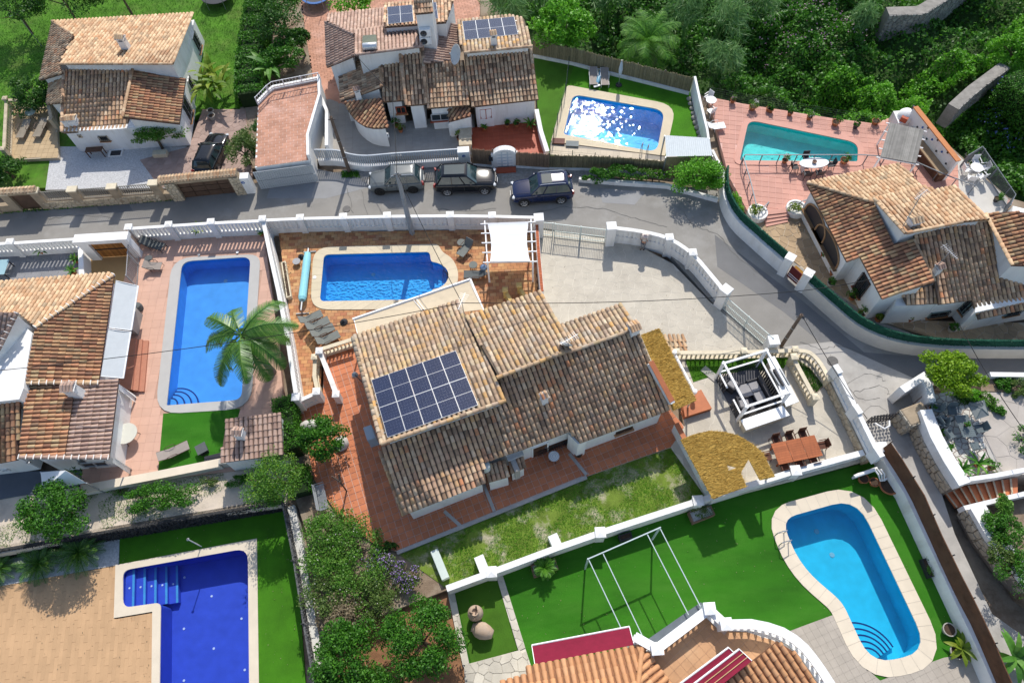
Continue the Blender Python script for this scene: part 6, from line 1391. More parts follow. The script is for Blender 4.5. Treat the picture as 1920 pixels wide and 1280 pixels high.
for i,(x,y,r,h,lab) in enumerate(((955,25,1.8,3.6,'silvery giant reeds behind the top villa'),(1012,-2,1.8,3.6,'silvery giant reeds at the upper edge left of the bright tree'),(1140,5,1.4,3,'small reed clump between the bright tree and the palm'),(1290,30,1.6,4,'tall blue green reeds right of the gully palm'),(1345,55,2.0,4.4,'broad drooping blue green reed clump in the gully'),(1350,118,1.5,3.5,'low drooping reeds above the corner of the top pool lawn'),(1420,10,1.8,3.8,'reeds at the upper edge above the flowered creeper'),(1615,45,1.3,3.0,'pale reeds left of the old stone tower'))): reed(lab,(x,y),-1.6,h,1100,r)
tree('tree','bright green airy tree beyond the reed fence',(1062,48),-1.5,(2.6,2.3,1.7),3.4,'bright',6500,.26,34,lump=.27)
palm('feathery palm growing in the gully',(1215,78),(1230,120),-1.5,3.3,26,cz=2.2,th=.2,W=.8,nl=34,el=(-.1,1.25))
# stone ruins in the gully
def ruin(label,F,h,z,th=.8):
    F=[V(p.x,p.y,z) for p in F]; g=empty('ruined_wall',F[0],label,'wall'); part(sweep(F,th,[h]*len(F)),'wall_body',mat('ruin_stone',(.30,.28,.25),.25,.9,2,.6,14,piece=.2),g)
    for i in range(len(F)-1):
        d=(F[i+1]-F[i]).normalized(); n=V(d.y,-d.x,0)*(th/2); stonewall(g,F[i]+n,F[i+1]+n,h,h,.38,mat('ruin_stone',(.30,.28,.25),.25,.9,2,.6,14,piece=.2),.08,nmax=150)
ruin('grey rubble terrace wall at the upper right corner',[G(1640,70,-1.5),G(1700,68,-1.5),G(1760,30,-1.5),G(1830,-25,-1.5)],2.6,-1.5,1.0)
ruin('pale rubble wall running down to the corner terrace',[G(1765,232,-1),G(1800,200,-1),G(1860,155,-1)],2.0,-1.2,.8)
# clipped hedge at the right edge
def hedge(name,label,F,h,th,m='ivy',z=0,dens=260,leaf=.11,cat='hedge',base='dark'):
    F=[Vector(p) for p in F]; g=empty(name,F[0],label,cat); mm=mat('hedge_core',(.012,.03,.006),.3,.95); part(sweep(F,th*.75,[h*.92]*len(F)),'stems',mm,g)
    for i in range(len(F)-1):
        a,b=np.array(F[i]),np.array(F[i+1]); L=np.linalg.norm(b-a); n=int(dens*L*(th+2*h)); t=RNG.random((n,1)); u=(b-a)/L; s=np.array([-u[1],u[0],0]); 
        q=RNG.random(n); side=np.where(q<h/(th+2*h),-1,np.where(q<2*h/(th+2*h),1,0)); off=np.where(side==0,RNG.uniform(-.5,.5,n),side*.5)*th; zz=np.where(side==0,h,RNG.random(n)*h)
        lump=.12*np.sin(t[:,0]*L*3.1)+.08*np.sin(t[:,0]*L*7); P_=a+(b-a)*t+s*(off+RNG.normal(0,.05,n))[:,None]; P_[:,2]+=zz+RNG.normal(0,.06,n)+lump*(side==0); leaves(P_,leaf,LM[m],'foliage',g)
    return g
hedge('clipped_hedge','tall clipped dark hedge at the right edge',[G(1872,180,-.5),G(1960,260,-.5),G(2060,340,-.5)],2.4,2.6,'ivy',dens=190,leaf=.16)
tree('tree','yellow green bushy tree at the top right corner',(1905,90),-1,(1.8,1.6,1.2),2.2,'bright',3500,.22,24)
# ---- top left garden ----
for i,(x,y,r,m,lab,h) in enumerate(((20,8,2.6,'dark','shaded dark tree at the top left corner',3),(110,-12,2.6,'dark','shaded dark tree above the ochre roof',3),(215,-30,2.6,'dark','dark tree at the top edge behind the ochre roof',3),(60,178,1.7,'dark','round dark shrub left of the sun terrace steps',1.3),(12,318,1.2,'dark','dark clipped shrub beside the sun terrace',.9),(525,50,1.9,'dark','dark tree beside the brick yard',2.4),(538,100,1.3,'citrus','mid green young tree below the dark tree',1.8),(520,5,1.8,'ivy','leafy tree at the top edge beside the meadow hedge',2.2),(508,120,1.2,'ivy','bushy shrub between the hedge and the banana plant',1.3),(450,268,.1,'dark','low dark creeper shoot by the drive',.4),(562,75,1.0,'dark','small dark tree hanging over the brick yard',1.6),(660,2,1.7,'bright','light green leafy tree at the top edge beside the trampoline',1.8))):
    tree('tree',lab,(x,y),0,(r,r,r*.7),h,m,int(1500*r),.2,22)
hedge('ivy_hedge','long leafy hedge between the meadow and the brick yard',[G(500,-20),G(488,60),G(478,130),G(476,200)],1.5,2.2,'ivy',dens=170,leaf=.2)
broadleaf('broad leaved yellow green strelitzia clump beside the villa drive',(408,178),0,2.0,.42,34,'yellow','strelitzia',1.6,(.2,1.4),spread=.9)
broadleaf('banana plant with long arching leaves above the salmon garage',(520,148),0,2.3,.5,16,'blade','banana_plant',1.6,(.1,1.2),spread=.5)
tree('shrub','wispy dark green creeper bush spilling over the ochre villa wall',(288,253),0,(2.1,.75,.6),1.5,'shrub',2600,.15,20,'shrub')
tree('shrub','tall wispy bush between the black car and the salmon garage',(455,280),0,(1.0,1.5,1.1),1.7,'olive',3400,.15,24,'shrub')
bush('leafy creeper over the pink garage corner',(488,240),0,(.6,1.0,.5),1.3,'dark',700)
# ---- road side flower bed ----
F=gp((1085,340),(1150,345),(1250,352),(1345,378)); part(sweep(F,.25,[.35]*4),'kerb_wall',WHITE,empty('kerb_wall',F[0],'low white kerb wall below the roadside shrubs','wall'))
bush('dark green roadside shrub nearest the navy car',(1118,330),0,(1.0,.6,.5),.6,'citrus',1300,.16); bush('roadside shrub with dark leaves beside the olive reed screen',(1165,325),0,(1.1,.65,.6),.7,'citrus',1500,.16); bush('roadside flowering shrub with orange blooms left of the big bright bush',(1225,330),0,(1.1,.6,.5),.6,'shrub',1500,.14,flowers=('pinkf',40,.12))
tree('shrub','big glossy bright green bush below the corrugated shelter',(1312,328),0,(1.9,1.4,1.2),1.4,'bright',4200,.17,26,'shrub')
bush('climbing green strip inside the green hedge screen',(1383,385),0,(.35,1.1,.5),.9,'bright',500)
# ---- palm by the long pool ----
palm('tall feathery palm leaning over the long blue pool',(452,628),(512,698),0,3.75,18,cz=4.6,th=.17,W=.72,nl=84,el=(-.75,.75),wid=.05,droop=1.5,m='palm2')
# ---- bed west of the main terrace ----
hedge('ivy_hedge','ivy covered wall beside the barbecue hut',[G(544,762),G(548,820),G(556,858)],1.6,1.3,'ivy',dens=220,leaf=.14)
tree('tree','round yellow green tree at the corner of the sunken lawn',(520,893),0,(1.75,1.7,1.3),1.5,'shrub',7500,.1,34,flowers=('lime',500,.1))
tree('tree','glossy tree spreading over the pale boulder by the terrace',(607,822),0,(1.5,1.1,.9),1.6,'citrus',3600,.16,24)
hedge('ivy_hedge','ivy tumbling down beside the slatted bench',[G(566,880),G(572,930)],.9,1.1,'ivy',dens=260,leaf=.12)
for i,(x,y,r,m) in enumerate(((615,1000,1.5,'shrub'),(665,1020,1.6,'shrub'),(612,1060,1.5,'shrub'),(665,1085,1.6,'shrub'),(620,1120,1.4,'olive'),(700,1120,1.3,'olive'),(640,1155,1.2,'dry'))):
    tree('shrub','%s shrub in the %s of the wild triangular bed'%(('yellow green','leafy','pale flecked','dense','grey green','straggling','dry brown')[i],('upper left corner','upper edge','left side','middle','lower left','lower right','bottom tip')[i]),(x,y),-.15,(r,r*.95,.6),.6,m,2900,.12,24,'shrub',flowers=None if m=='dry' else ('white',45,.08))
for i,(x,y) in enumerate(((715,1055),(757,1078))):
    tree('lavender',('larger','smaller')[i]+' purple lavender drift beside the back lawn',(x,y),-.15,(1.1,.8,.35),.4,'olive',1200,.12,14,'shrub',flowers=('purple',420,.09))
bush('dark low shrub at the corner of the terracotta terrace',(730,1028),-.15,(.4,.35,.3),.3,'dark',300)
# ---- orchard trees ----
for x,y,r,lab in((790,1200,2.0,'large dark citrus tree right of the pair at the bottom edge'),(650,1235,1.75,'dark citrus tree left of the pair at the bottom edge'),(705,1345,1.8,'citrus tree cut by the bottom edge')):
    tree('citrus_tree',lab,(x,y),-.5,(r,r,r*.75),2.0,'citrus',8500,.15,44,lump=.3,group='citrus trees')
# ---- dirt slope plants ----
tree('citrus_tree','citrus tree with glossy leaves on the pale dirt slope',(108,950),-.1,(2.0,1.8,1.2),1.6,'citrus',6000,.15,36,lump=.32)
tree('shrub','sprawling bright shrub in the middle of the dirt slope',(305,935),-.1,(2.0,.95,.5),.5,'ivy',4200,.12,24,'shrub'); bush('low creeping plant at the right end of the dirt slope',(450,905),-.1,(.9,.5,.2),.2,'ivy',800,.1); bush('sparse weeds beside the cream coped wall',(225,920),-.1,(1.0,.35,.12),.1,'shrub',260,.1); bush('thin greyish weed behind the sprawling shrub',(395,900),-.1,(.6,.4,.25),.2,'olive',300,.1)
rosette('largest cycad in the white pebble bed',(158,1038),-1.5,1.6,40,'palm2',W=.3,h=.5); rosette('middle cycad in the white pebble bed',(82,1058),-1.5,1.4,38,'palm2',W=.28,h=.4); rosette('cycad cut by the left edge of the pebble bed',(2,1066),-1.5,1.35,36,'palm2',W=.28,h=.4)
# ---- right side ----
tree('tree','vivid lime green tree at the patio corner',(1776,706),GZ,(1.75,1.45,1.0),1.5,'lime',6500,.17,34,lump=.3)
for x,y,m,lab,r in((1848,748,'shrub','loose green shrub beside the folded parasol',.55),(1870,770,'ivy','small shrub at the end of the planting strip',.45),(1800,745,'dark','dark shrub in the shade of the lime tree',.5),(1905,728,'olive','grey green shrub on the dark planting strip',.6),(1918,822,'ivy','dark bush at the right edge of the worn yard',.7),(1885,992,'citrus','lemon bush nearest the terracotta steps',.9),(1912,1030,'ivy','dense bush at the right edge below the steps',1.0)): bush(lab,(x,y),GZ-.3,(r,r,r*.7),r*.7,m,int(1300*max(.6,r)),.12)
for x,y,m,lab,r in((1880,950,'shrub','flowering shrub right under the lower white parapet',.6),(1860,985,'ivy','trailing shrub beside the broad white parapet',.7),(1905,1075,'citrus','large lemon bush at the right edge above the lane curve',1.1),(1880,1045,'olive','grey green shrub in the middle of the right garden',.8),(1880,722,'ivy','dark shrub on the planting strip',.5),(1830,742,'bright','bright shrub under the lime tree edge',.45)): bush(lab,(x,y),GZ-.3,(r,r,r*.7),r*.7,m,1500,.12)
broadleaf('strelitzia with yellow green leaves in a round pot beside the kidney pool',(1795,1215),-.5,.95,.28,16,'yellow','strelitzia',.5,(.0,1.2)); broadleaf('banana plant at the lower right corner beside the lane',(1890,1235),0,1.5,.36,14,'blade','banana_plant',.7,(.1,1.1))
# grass blades on the lawns
def tufts(name,label,pxpoly,z,n,size,m,cut=None):
    poly=[XY(p) for p in GP(pxpoly,z)]; x0,x1=min(p[0] for p in poly),max(p[0] for p in poly); y0,y1=min(p[1] for p in poly),max(p[1] for p in poly); P_=RNG.uniform((x0,y0),(x1,y1),(n*3,2)); P_=np.array([p for p in P_ if inside(p,poly) and (cut is None or cut(p))][:n]); c=np.hstack([P_,np.full((len(P_),1),z+size*.35)]); d=RNG.normal(size=(len(c),3))*.5; d[:,2]=1
    o=leaves(c,size,LM[m],name,None,.25,dirs=d); o['label']=label; o['category']='grass'
bare=lambda p: math.sin(p[0]*1.1+1.7*math.sin(p[1]*.9))*math.sin(p[1]*1.3+p[0]*.5)<.45+random.random()*.35
tufts('grass','short patchy grass on the back lawn',[(750,1036),(1100,896),(1256,842),(1328,938),(845,1100)],-.12,24000,.1,'bright',bare); tufts('grass','meadow grass around the top left villa',[(0,-20),(470,-20),(455,200),(380,205),(100,200),(20,330),(0,345)],0,26000,.14,'ivy'); tufts('grass','weeds along the foot of the stone wall',[(0,394),(340,368),(345,375),(0,402)],0,1500,.2,'ivy'); tufts('grass','grass on the verge beside the cream balustrade',[(1286,672),(1474,669),(1466,688),(1350,698),(1302,713)],.03,3500,.1,'bright'); tufts('grass','low ground cover in the curved flower bed',[(1490,672),(1518,690),(1542,722),(1530,735),(1502,712)],.03,1500,.14,'ivy'); tufts('weeds','weeds at the foot of the leaning wooden pole',[(640,322),(672,322),(676,334),(642,334)],0,400,.22,'ivy'); tufts('weeds','small weeds on the pale dirt slope',[(0,960),(200,920),(530,865),(530,935),(225,985),(0,1030)],-.1,5200,.13,'shrub',lambda p: mnoise.noise(V(p[0]*.6,p[1]*.6,1))>-.05)

def litter(name,label,pxpoly,z,n,m,size=.07):
    poly=[XY(p) for p in GP(pxpoly,z)]; x0,x1=min(p[0] for p in poly),max(p[0] for p in poly); y0,y1=min(p[1] for p in poly),max(p[1] for p in poly)
    P_=[(x,y,z+.03) for x,y in RNG.uniform((x0,y0),(x1,y1),(n*3,2)) if inside((x,y),poly) and not any(inside((x,y),offs(h,.1)) for h in POOLH)][:n]; d=RNG.normal(size=(len(P_),3)); d[:,2]*=.15
    o=leaves(np.array(P_),size,LM[m],name,None,.6,dirs=d); o['label']=label; o['category']='leaf litter'
litter('fallen_leaves','fallen leaves scattered on the big artificial lawn',[(845,1106),(1330,944),(1640,866),(1720,960),(1840,1250),(1560,1150),(1330,1130),(1000,1240),(880,1240)],-.5,170,'dry')
litter('fallen_leaves','fallen leaves on the terracotta terrace under the trees',[(600,880),(640,800),(720,900),(760,1020),(700,1010),(640,970)],0,120,'dry'); litter('fallen_leaves','dry leaves and grit along the road edges',[(480,372),(700,360),(1080,378),(1340,395),(1480,520),(1700,680),(1900,690),(1900,705),(1690,715),(1440,640),(1240,460),(700,395),(480,398)],0,260,'dry',.06)
litter('fallen_leaves','leaf specks on the pale stone driveway',[(1010,470),(1240,500),(1420,650),(1230,650),(1010,560)],.01,90,'dry',.06); litter('fallen_leaves','leaf specks on the sunken lawn and planks',[(0,1100),(215,1062),(225,1010),(530,955),(570,1280),(490,1280),(482,1012),(216,1060),(216,1160),(285,1150),(285,1280),(0,1280)],-1.49,140,'dry')
# ================= cars =================
def paint(n,c,rough=.25): return mat(n,c,.03,rough,2,spec=.6)
TAIL=mat('tail_red',(.25,.005,.005),.05,.3,spec=.6); LAMP=mat('head_lamp',(.55,.58,.6),.05,.1,spec=.8); RIM=mat('alloy_rim',(.45,.46,.48),.05,.3,metal=.7); CGL=mat('car_glass',(.02,.045,.05),.05,.04,spec=.9)
def car(label,px,ang,L,W,Hh,m,rimm=RIM,hood=.92,belt=1.02,xr=-.45,xf=.20,xr2=-.37,xf2=.07,rails=False,sunroof=False,trim=DARK,wr=.36,cat='car'):
    c=G(*px); g=empty('parked_car',c,label,cat,'cars parked along the road' if 'drive' not in label else None,rz=ang); w=W/2
    st=[(-.5,.80,.42,belt*.80),(-.485,.93,.30,belt*.97),(-.42,.985,.24,belt+.03),(-.2,1,.24,belt),(.05,1,.24,belt-.01),(.19,.99,.24,belt-.02),(.34,.965,.25,hood+.02),(.44,.92,.27,hood-.05),(.485,.82,.32,hood-.16),(.5,.62,.40,hood-.28)]
    mb=MB(); vs=[]; k=11
    for x,hw,z0,zt in st:
        h=w*hw; X=x*L; e=zt-z0
        half=[(h*.90,z0),(h*.985,z0+.10*e),(h,z0+.5*e),(h*.975,z0+.82*e),(h*.90,z0+.97*e)]
        vs+=[V(X,y,z) for y,z in half]+[V(X,0,zt+.02)]+[V(X,-y,z) for y,z in half[::-1]]
    n=len(st); fs=[(i*k+j,i*k+j+1,(i+1)*k+j+1,(i+1)*k+j) for i in range(n-1) for j in range(k-1)]+[(i*k+k-1,i*k,(i+1)*k,(i+1)*k+k-1) for i in range(n-1)]+[tuple(range(k)),tuple(range((n-1)*k,n*k))[::-1]]
    mb.add(vs,fs); b=mb.build('body',m,g,smooth=True,bev=0); s=b.modifiers.new('s','SUBSURF'); s.levels=1; s.render_levels=2
    def rr(x0,x1,hw0,hw1,z,r=.12):
        return [V(p[0],p[1],z) for p in roundc([(x0,-hw0),(x1,-hw1),(x1,hw1),(x0,hw0)],r,3)]
    A=rr(xr*L,xf*L,w*.86,w*.88,belt-.04); B=rr(xr2*L,xf2*L,w*.70,w*.72,Hh-.09); D=rr(xr2*L+.05,xf2*L-.08,w*.64,w*.66,Hh-.02,.18); E=rr(xr2*L+.3,xf2*L-.35,w*.35,w*.38,Hh,.2); q=len(A)
    mb=MB(); mb.add(A+B,[(i,(i+1)%q,(i+1)%q+q,i+q) for i in range(q)]); mb.build('windows',CGL,g,smooth=True)
    mb=MB(); mb.add(B+D+E,[(i+q*r,(i+1)%q+q*r,(i+1)%q+q*(r+1),i+q*(r+1)) for r in range(2) for i in range(q)]+[tuple(range(2*q,3*q))]); mb.build('roof',m,g,smooth=True)
    mb=MB()
    for sg in(-1,1):
        for t0,t1 in((xr,xr2),(xf,xf2)): mb.beam(V(t0*L,sg*w*.86,belt-.05),V(t1*L+(.03 if t0<0 else -.03),sg*w*.71,Hh-.07),.07,.07)
        for f in(.38,.70): x0=(xr+(xf-xr)*f)*L; x1=(xr2+(xf2-xr2)*f)*L; mb.beam(V(x0,sg*w*.885,belt-.02),V(x1,sg*w*.725,Hh-.08),.06,.05)
    mb.build('pillar',m,g)
    me=protomesh('tyre_%.2f'%wr,lambda mb:mb.lathe([(wr*.68,-.11),(wr*.94,-.11),(wr,-.07),(wr,.07),(wr*.94,.11),(wr*.68,.11)],n=24),BLACK,True)
    mr_=protomesh('rim_%s'%rimm.name,lambda mb:(mb.lathe([(wr*.62,.09),(wr*.70,.115),(wr*.70,.02)],n=20),mb.lathe([(0,.10),(.06,.10),(.07,.06)],n=10),[mb.beam(V(.04*math.cos(t),.04*math.sin(t),.09),V(wr*.64*math.cos(t),wr*.64*math.sin(t),.095),.05,.03) for t in [2*math.pi*i/5+.3*(j) for i in range(5) for j in range(2)]]),rimm)
    for x in(-.295,.31):
        for sg in(-1,1):
            mb=MB(Matrix.Translation(V(x*L,sg*(w-.05),wr))@Matrix.Rotation(R_(-90*sg),4,'X')); mb.lathe([(0,.052),(wr*1.13,.052),(wr*1.13,-.1)],n=24); mb.build('wheel_arch',trim,g)
            o=link('wheel',me,g); o.location=(x*L,sg*(w-.06),wr); o.rotation_euler=(R_(-90*sg),0,0); r=link('rim',mr_,o)
    def add(nm,mt,f,**kw): mb=MB(); f(mb); return mb.build(nm,mt,g,**kw)
    for sg in(-1,1):
        add('headlight',LAMP,lambda mb:mb.box((L*.468,sg*w*.70,hood-.22),(.22,.34,.15),rz=-sg*.5),bev=.04); add('tail_light',TAIL,lambda mb:mb.box((-L*.487,sg*w*.78,belt-.17),(.14,.26,.30),rz=sg*.4),bev=.03)
        add('mirror',m,lambda mb:mb.box((L*(xf-.09),sg*(w+.10),belt+.06),(.14,.2,.15)),bev=.04)
        for x in(-.13,.07): add('door_handle',trim,lambda mb:mb.box((x*L,sg*(w+.005),belt-.15),(.16,.03,.03)))
        add('door_seam',trim,lambda mb:[mb.box((x*L,sg*(w*.995),belt*.62),(.015,.03,.62)) for x in(-.22,-.01,.17)])
        add('sill_trim',trim,lambda mb:mb.box((0,sg*(w*.985),.32),(L*.46,.05,.16)))
        if rails: add('roof_rail',ALU if rails==2 else trim,lambda mb:mb.tube([V(xr2*L*.9,sg*w*.64,Hh),V(xr2*L*.8,sg*w*.64,Hh+.06),V(xf2*L*.2,sg*w*.65,Hh+.06),V(xf2*L*.7,sg*w*.65,Hh)],.025,6))
    add('grille',trim,lambda mb:mb.box((L*.487,0,hood-.24),(.1,w*.9,.16))); add('bumper',trim,lambda mb:mb.box((L*.49,0,.42),(.12,w*1.3,.16)),bev=.04); add('bumper',trim,lambda mb:mb.box((-L*.493,0,.45),(.12,w*1.4,.16)),bev=.04)
    add('number_plate',WHITE2,lambda mb:mb.box((-L*.502,0,.62),(.04,.5,.11))); add('number_plate',WHITE2,lambda mb:mb.box((L*.517,0,.5),(.03,.5,.11)))
    add('bonnet_seam',trim,lambda mb:[mb.beam(V(xf*L+.08,sg*w*.66,belt+.004),V(L*.43,sg*w*.55,hood-.01),.012,.01) for sg in(-1,1)]); add('wiper',trim,lambda mb:[mb.beam(V(xf*L-.02,y,belt+.03),V(xf*L-.28,y+.42,belt+.22),.02,.02) for y in(-.5,.1)])
    if sunroof: add('sunroof',CGL,lambda mb:mb.box((L*(xr2+xf2)*.5+sunroof,0,Hh-.005),(.75 if sunroof!=.01 else 1.5,w*.95,.03)),bev=.01)
    add('aerial',trim,lambda mb:mb.tube([V(xr2*L+.2,0,Hh-.02),V(xr2*L,0,Hh+.2)],.01,4)); return g
car('grey compact SUV with black wheels parked facing left',(746,347),math.pi+.0,4.15,1.8,1.65,paint('car_grey',(.10,.115,.12),.35),rimm=mat('rim_black',(.02,.02,.02),.05,.4),rails=2,trim=BLACK)
car('glossy black SUV with silver wheels parked facing right',(874,347),-.04,4.65,1.95,1.76,paint('car_black',(.006,.007,.009),.12),hood=1.0,belt=1.1,xf=.19,xf2=.05,sunroof=.01,wr=.39)
car('navy blue off roader with roof rails parked facing left',(1016,366),math.pi+.02,4.55,1.88,1.82,paint('car_navy',(.008,.015,.055),.15),hood=1.02,belt=1.12,xr=-.47,xr2=-.41,rails=2,sunroof=.45,wr=.39)
car('shiny black hatchback on the drive of the top left villa',(402,298),R_(80),4.2,1.78,1.48,paint('car_black2',(.007,.008,.010),.12),hood=.84,belt=.94,sunroof=False,wr=.33)
# ================= person =================
def skin(name,verts,edges,rad,m,parent,sub=1):
    me=bpy.data.meshes.new(name); me.from_pydata([tuple(v) for v in verts],edges,[]); me.materials.append(m); o=link(name,me,parent); md=o.modifiers.new('skin','SKIN'); md.use_smooth_shade=True
    sv=me.skin_vertices[0].data
    for i,r in enumerate(rad): sv[i].radius=(r,r) if not isinstance(r,tuple) else r
    sv[0].use_root=True; s=o.modifiers.new('s','SUBSURF'); s.levels=sub; s.render_levels=sub; return o
def person():
    c=G(1204,468); g=empty('person',c,'person in a pale sun hat and light top standing by the curved driveway wall','person',rz=R_(-20))
    SK=mat('skin',(.45,.25,.17),.08,.6); v=[(0,0,.95),(0,0,1.12),(0,0,1.30),(0,0,1.42),(0,0,1.50),(0,.01,1.60),(0,.01,1.68)]; r=[(.15,.11),(.13,.09),(.16,.10),(.12,.09),.05,.085,.08]; e=[(i,i+1) for i in range(6)]
    def chain(start,pts,rs):
        a=start
        for p,q in zip(pts,rs): v.append(p); r.append(q); e.append((a,len(v)-1)); a=len(v)-1
        return a
    for s in(-1,1):
        chain(0,[(s*.09,0,.86),(s*.10,.05*s,.48),(s*.10,.02*s-.02,.09),(s*.11,.02*s+.12,.04)],[.085,.055,.04,.035]); h=chain(3,[(s*.19,0,1.38),(s*.25,-.02,1.12),(s*.22,.14,.93),(s*.20,.20,.88)],[.05,.04,.03,.035])
        for k in range(4): chain(h,[(s*(.20+.018*(k-1.5)),.25+.01*k,.86-.01*k),(s*(.20+.02*(k-1.5)),.275+.008*(k%3),.83)],[.010,.008])
        chain(h,[(s*.17,.225,.885),(s*.155,.25,.86)],[.011,.009])
    skin('body',v,e,r,SK,g)
    skin('shirt',[(0,0,1.0),(0,0,1.15),(0,0,1.30),(0,0,1.41),(-.18,0,1.38),(-.23,-.01,1.2),(.18,0,1.38),(.23,-.01,1.2)],[(0,1),(1,2),(2,3),(3,4),(4,5),(3,6),(6,7)],[(.17,.125),(.16,.115),(.175,.12),(.13,.10),.07,.06,.07,.06],mat('cloth_pale',(.55,.50,.45),.1,.9),g)
    skin('trousers',[(0,0,.97),(-.09,0,.84),(-.10,-.05,.48),(-.10,-.04,.14),(.09,0,.84),(.10,.05,.48),(.10,0,.14)],[(0,1),(1,2),(2,3),(0,4),(4,5),(5,6)],[(.17,.13),.10,.075,.06,.10,.075,.06],mat('cloth_grey',(.22,.22,.23),.1,.9),g)
    for s in(-1,1): mb=MB(); mb.box((s*.11,.02*s+.07,.045),(.10,.27,.09)); mb.build('shoe',BLACK,g,bev=.03)
    mb=MB(); mb.lathe([(0,1.80),(.07,1.79),(.10,1.73),(.105,1.69),(.24,1.65),(.235,1.64),(.10,1.67)],n=24); mb.build('sun_hat',mat('hat_pale',(.68,.58,.52),.1,.9),g,smooth=True); mb=MB(); mb.lathe([(.106,1.69),(.108,1.72),(.104,1.73)],n=20); mb.build('hat_band',mat('hat_band',(.3,.08,.06),.1,.8),g)
    mb=MB(); mb.lathe([(0,1.72),(.085,1.68),(.095,1.60),(.07,1.52)],(0,-.02,0),14); mb.build('hair',mat('hair_brown',(.07,.04,.025),.2,.8),g); mb=MB(); mb.box((0,.10,1.595),(.025,.03,.04)); mb.build('nose',SK,g,bev=.01)
    for s in(-1,1): mb=MB(); mb.box((s*.033,.082,1.625),(.022,.01,.012)); mb.build('eye',BLACK,g)
person()
# ================= poles and cables =================
WPOLE=mat('wood_pole',(.14,.10,.075),.3,.9,4,.5,20); CPOLE=mat('concrete_pole',(.30,.31,.31),.12,.85,2,.3)
def pole(px,top,h,label,m,r0,r1,sq=False):
    b=G(*px); t=V(b.x,b.y,h); g=empty('utility_pole',b,label,'utility pole'); mb=MB(); mb.tube([b-V(0,0,.1),t],[r0,r1],4 if sq else 10); part(mb,'pole',m,g); mb=MB(); mb.beam(t-V(.25,0,.25),t+V(.25,0,-.25),.06,.06); mb.tube([t-V(0,0,.1),t+V(0,0,.12)],.03,6); part(mb,'bracket',DARK,g)
    for z in(.3,.6): mb=MB(); mb.lathe([(r0*1.1,h*z-.03),(r0*1.1,h*z+.03)],(b.x,b.y,0),10); part(mb,'clamp',GREYM,g)
    return t
t1=pole((655,322),0,5.6,'brown wooden pole leaning in view beside the slat fence',WPOLE,.15,.11); t2=pole((773,438),0,6.5,'grey concrete pole rising from the brick terrace wall',CPOLE,.2,.13,True); t3=pole((1465,648),0,4.0,'short brown wooden pole at the road bend',WPOLE,.13,.10)
def cable(a,b,sag,label,r=.022):
    a=Vector(a);b=Vector(b); mb=MB(); mb.tube([a.lerp(b,i/20)-V(0,0,sag*4*(i/20)*(1-i/20)) for i in range(21)],r,5); o=mb.build('overhead_cable',WIRE,off=a); o.location=a; tag(o,label,'cable')
mast=G(872,600,4.2)+V(0,0,2.0); cable(t2,mast,.4,'cable from the concrete pole to the main villa roof mast'); cable(mast,G(-60,700,6),.7,'long cable crossing the blue pool from the main villa mast'); cable(mast,G(1482,547,3.2),.5,'long cable over the stone driveway to the red garden gate'); cable(G(1482,547,3.2),G(1650,520,3.4),.2,'cable from the red garden gate to the right villa')
cable(t2,G(735,175,6.5),.3,'cable from the concrete pole over the road'); cable(G(735,175,6.5),G(664,100,5.6),.1,'short cable above the small courtyard roofs'); cable(t3,G(1626,785,1.5),.2,'cable from the short wooden pole down the lane'); cable(G(1800,610,3),G(1960,860,4),.3,'thin cable above the dark road at the right')
cable(G(1520,20,5),G(1000,20,5),.3,'faint cable in the upper gully',.01) if 0 else None
# ================= garden furniture =================
CH=mat('charcoal_mesh',(.10,.11,.11),.1,.8); GRG=mat('grey_green_mesh',(.17,.18,.165),.08,.85); TAUPE=mat('taupe_mesh',(.30,.26,.23),.08,.85); PLW=mat('plastic_white',(.75,.75,.74),.03,.5); BRF=mat('frame_bronze',(.12,.07,.05),.1,.5)
def PB(g,n,m,f,**k): mb=MB(); f(mb); return mb.build(n,m,g,**k)
def lounger(label,px,z,ang,m=GRG,fm=BRF,L=1.9,back=.65,slats=0,lift=.36,group=None,W=.62):
    c=G(*px,z) if not isinstance(px,Vector) else px; g=empty('sun_lounger',c,label,'sun lounger',group,rz=ang); s=L*.62
    if slats:
        for i in range(10): PB(g,'slat',m,lambda mb:mb.box((-L/2+.1+i*.13,0,lift),(.10,W,.04)))
    else: PB(g,'seat',m,lambda mb:mb.box((-L/2+s/2,0,lift),(s,W,.04)),bev=.01)
    x0=-L/2+s; x1=x0+math.cos(back)*(L-s); z1=lift+math.sin(back)*(L-s)
    PB(g,'backrest',m,lambda mb:mb.beam(V(x0,0,lift),V(x1,0,z1),W,.04))
    for sg in(-1,1):
        PB(g,'side_rail',fm,lambda mb:mb.tube([V(-L/2,sg*W*.52,lift),V(x0,sg*W*.52,lift),V(x1,sg*W*.52,z1)],.018,6))
        for x in(-L*.42,L*.12): PB(g,'leg',fm,lambda mb:mb.tube([V(x,sg*W*.5,lift),V(x-.08,sg*W*.5,0)],.018,6))
        PB(g,'armrest',fm,lambda mb:mb.tube([V(x0-.45,sg*W*.56,lift+.02),V(x0-.40,sg*W*.58,lift+.24),V(x0,sg*W*.58,lift+.26),V(x0+.2,sg*W*.54,lift+.15)],.02,6))
    return g
for i,((x,y),w_) in enumerate(zip(((587,602),(600,614),(609,627),(619,641)),('topmost','second from the top','third from the top','lowest'))): lounger('grey green folding lounger, %s of the four in a row'%w_,(x-3,y),0,R_(207),group='four loungers in a row',L=1.75,back=.8,W=.6)
lounger('grey green lounge chair tilted back above the round side table',(875,470),0,R_(52),GRG,L=1.6,back=1.0); lounger('grey lounge chair half behind the beige awning',(893,520),0,R_(-5),CH,L=1.7,back=.7)
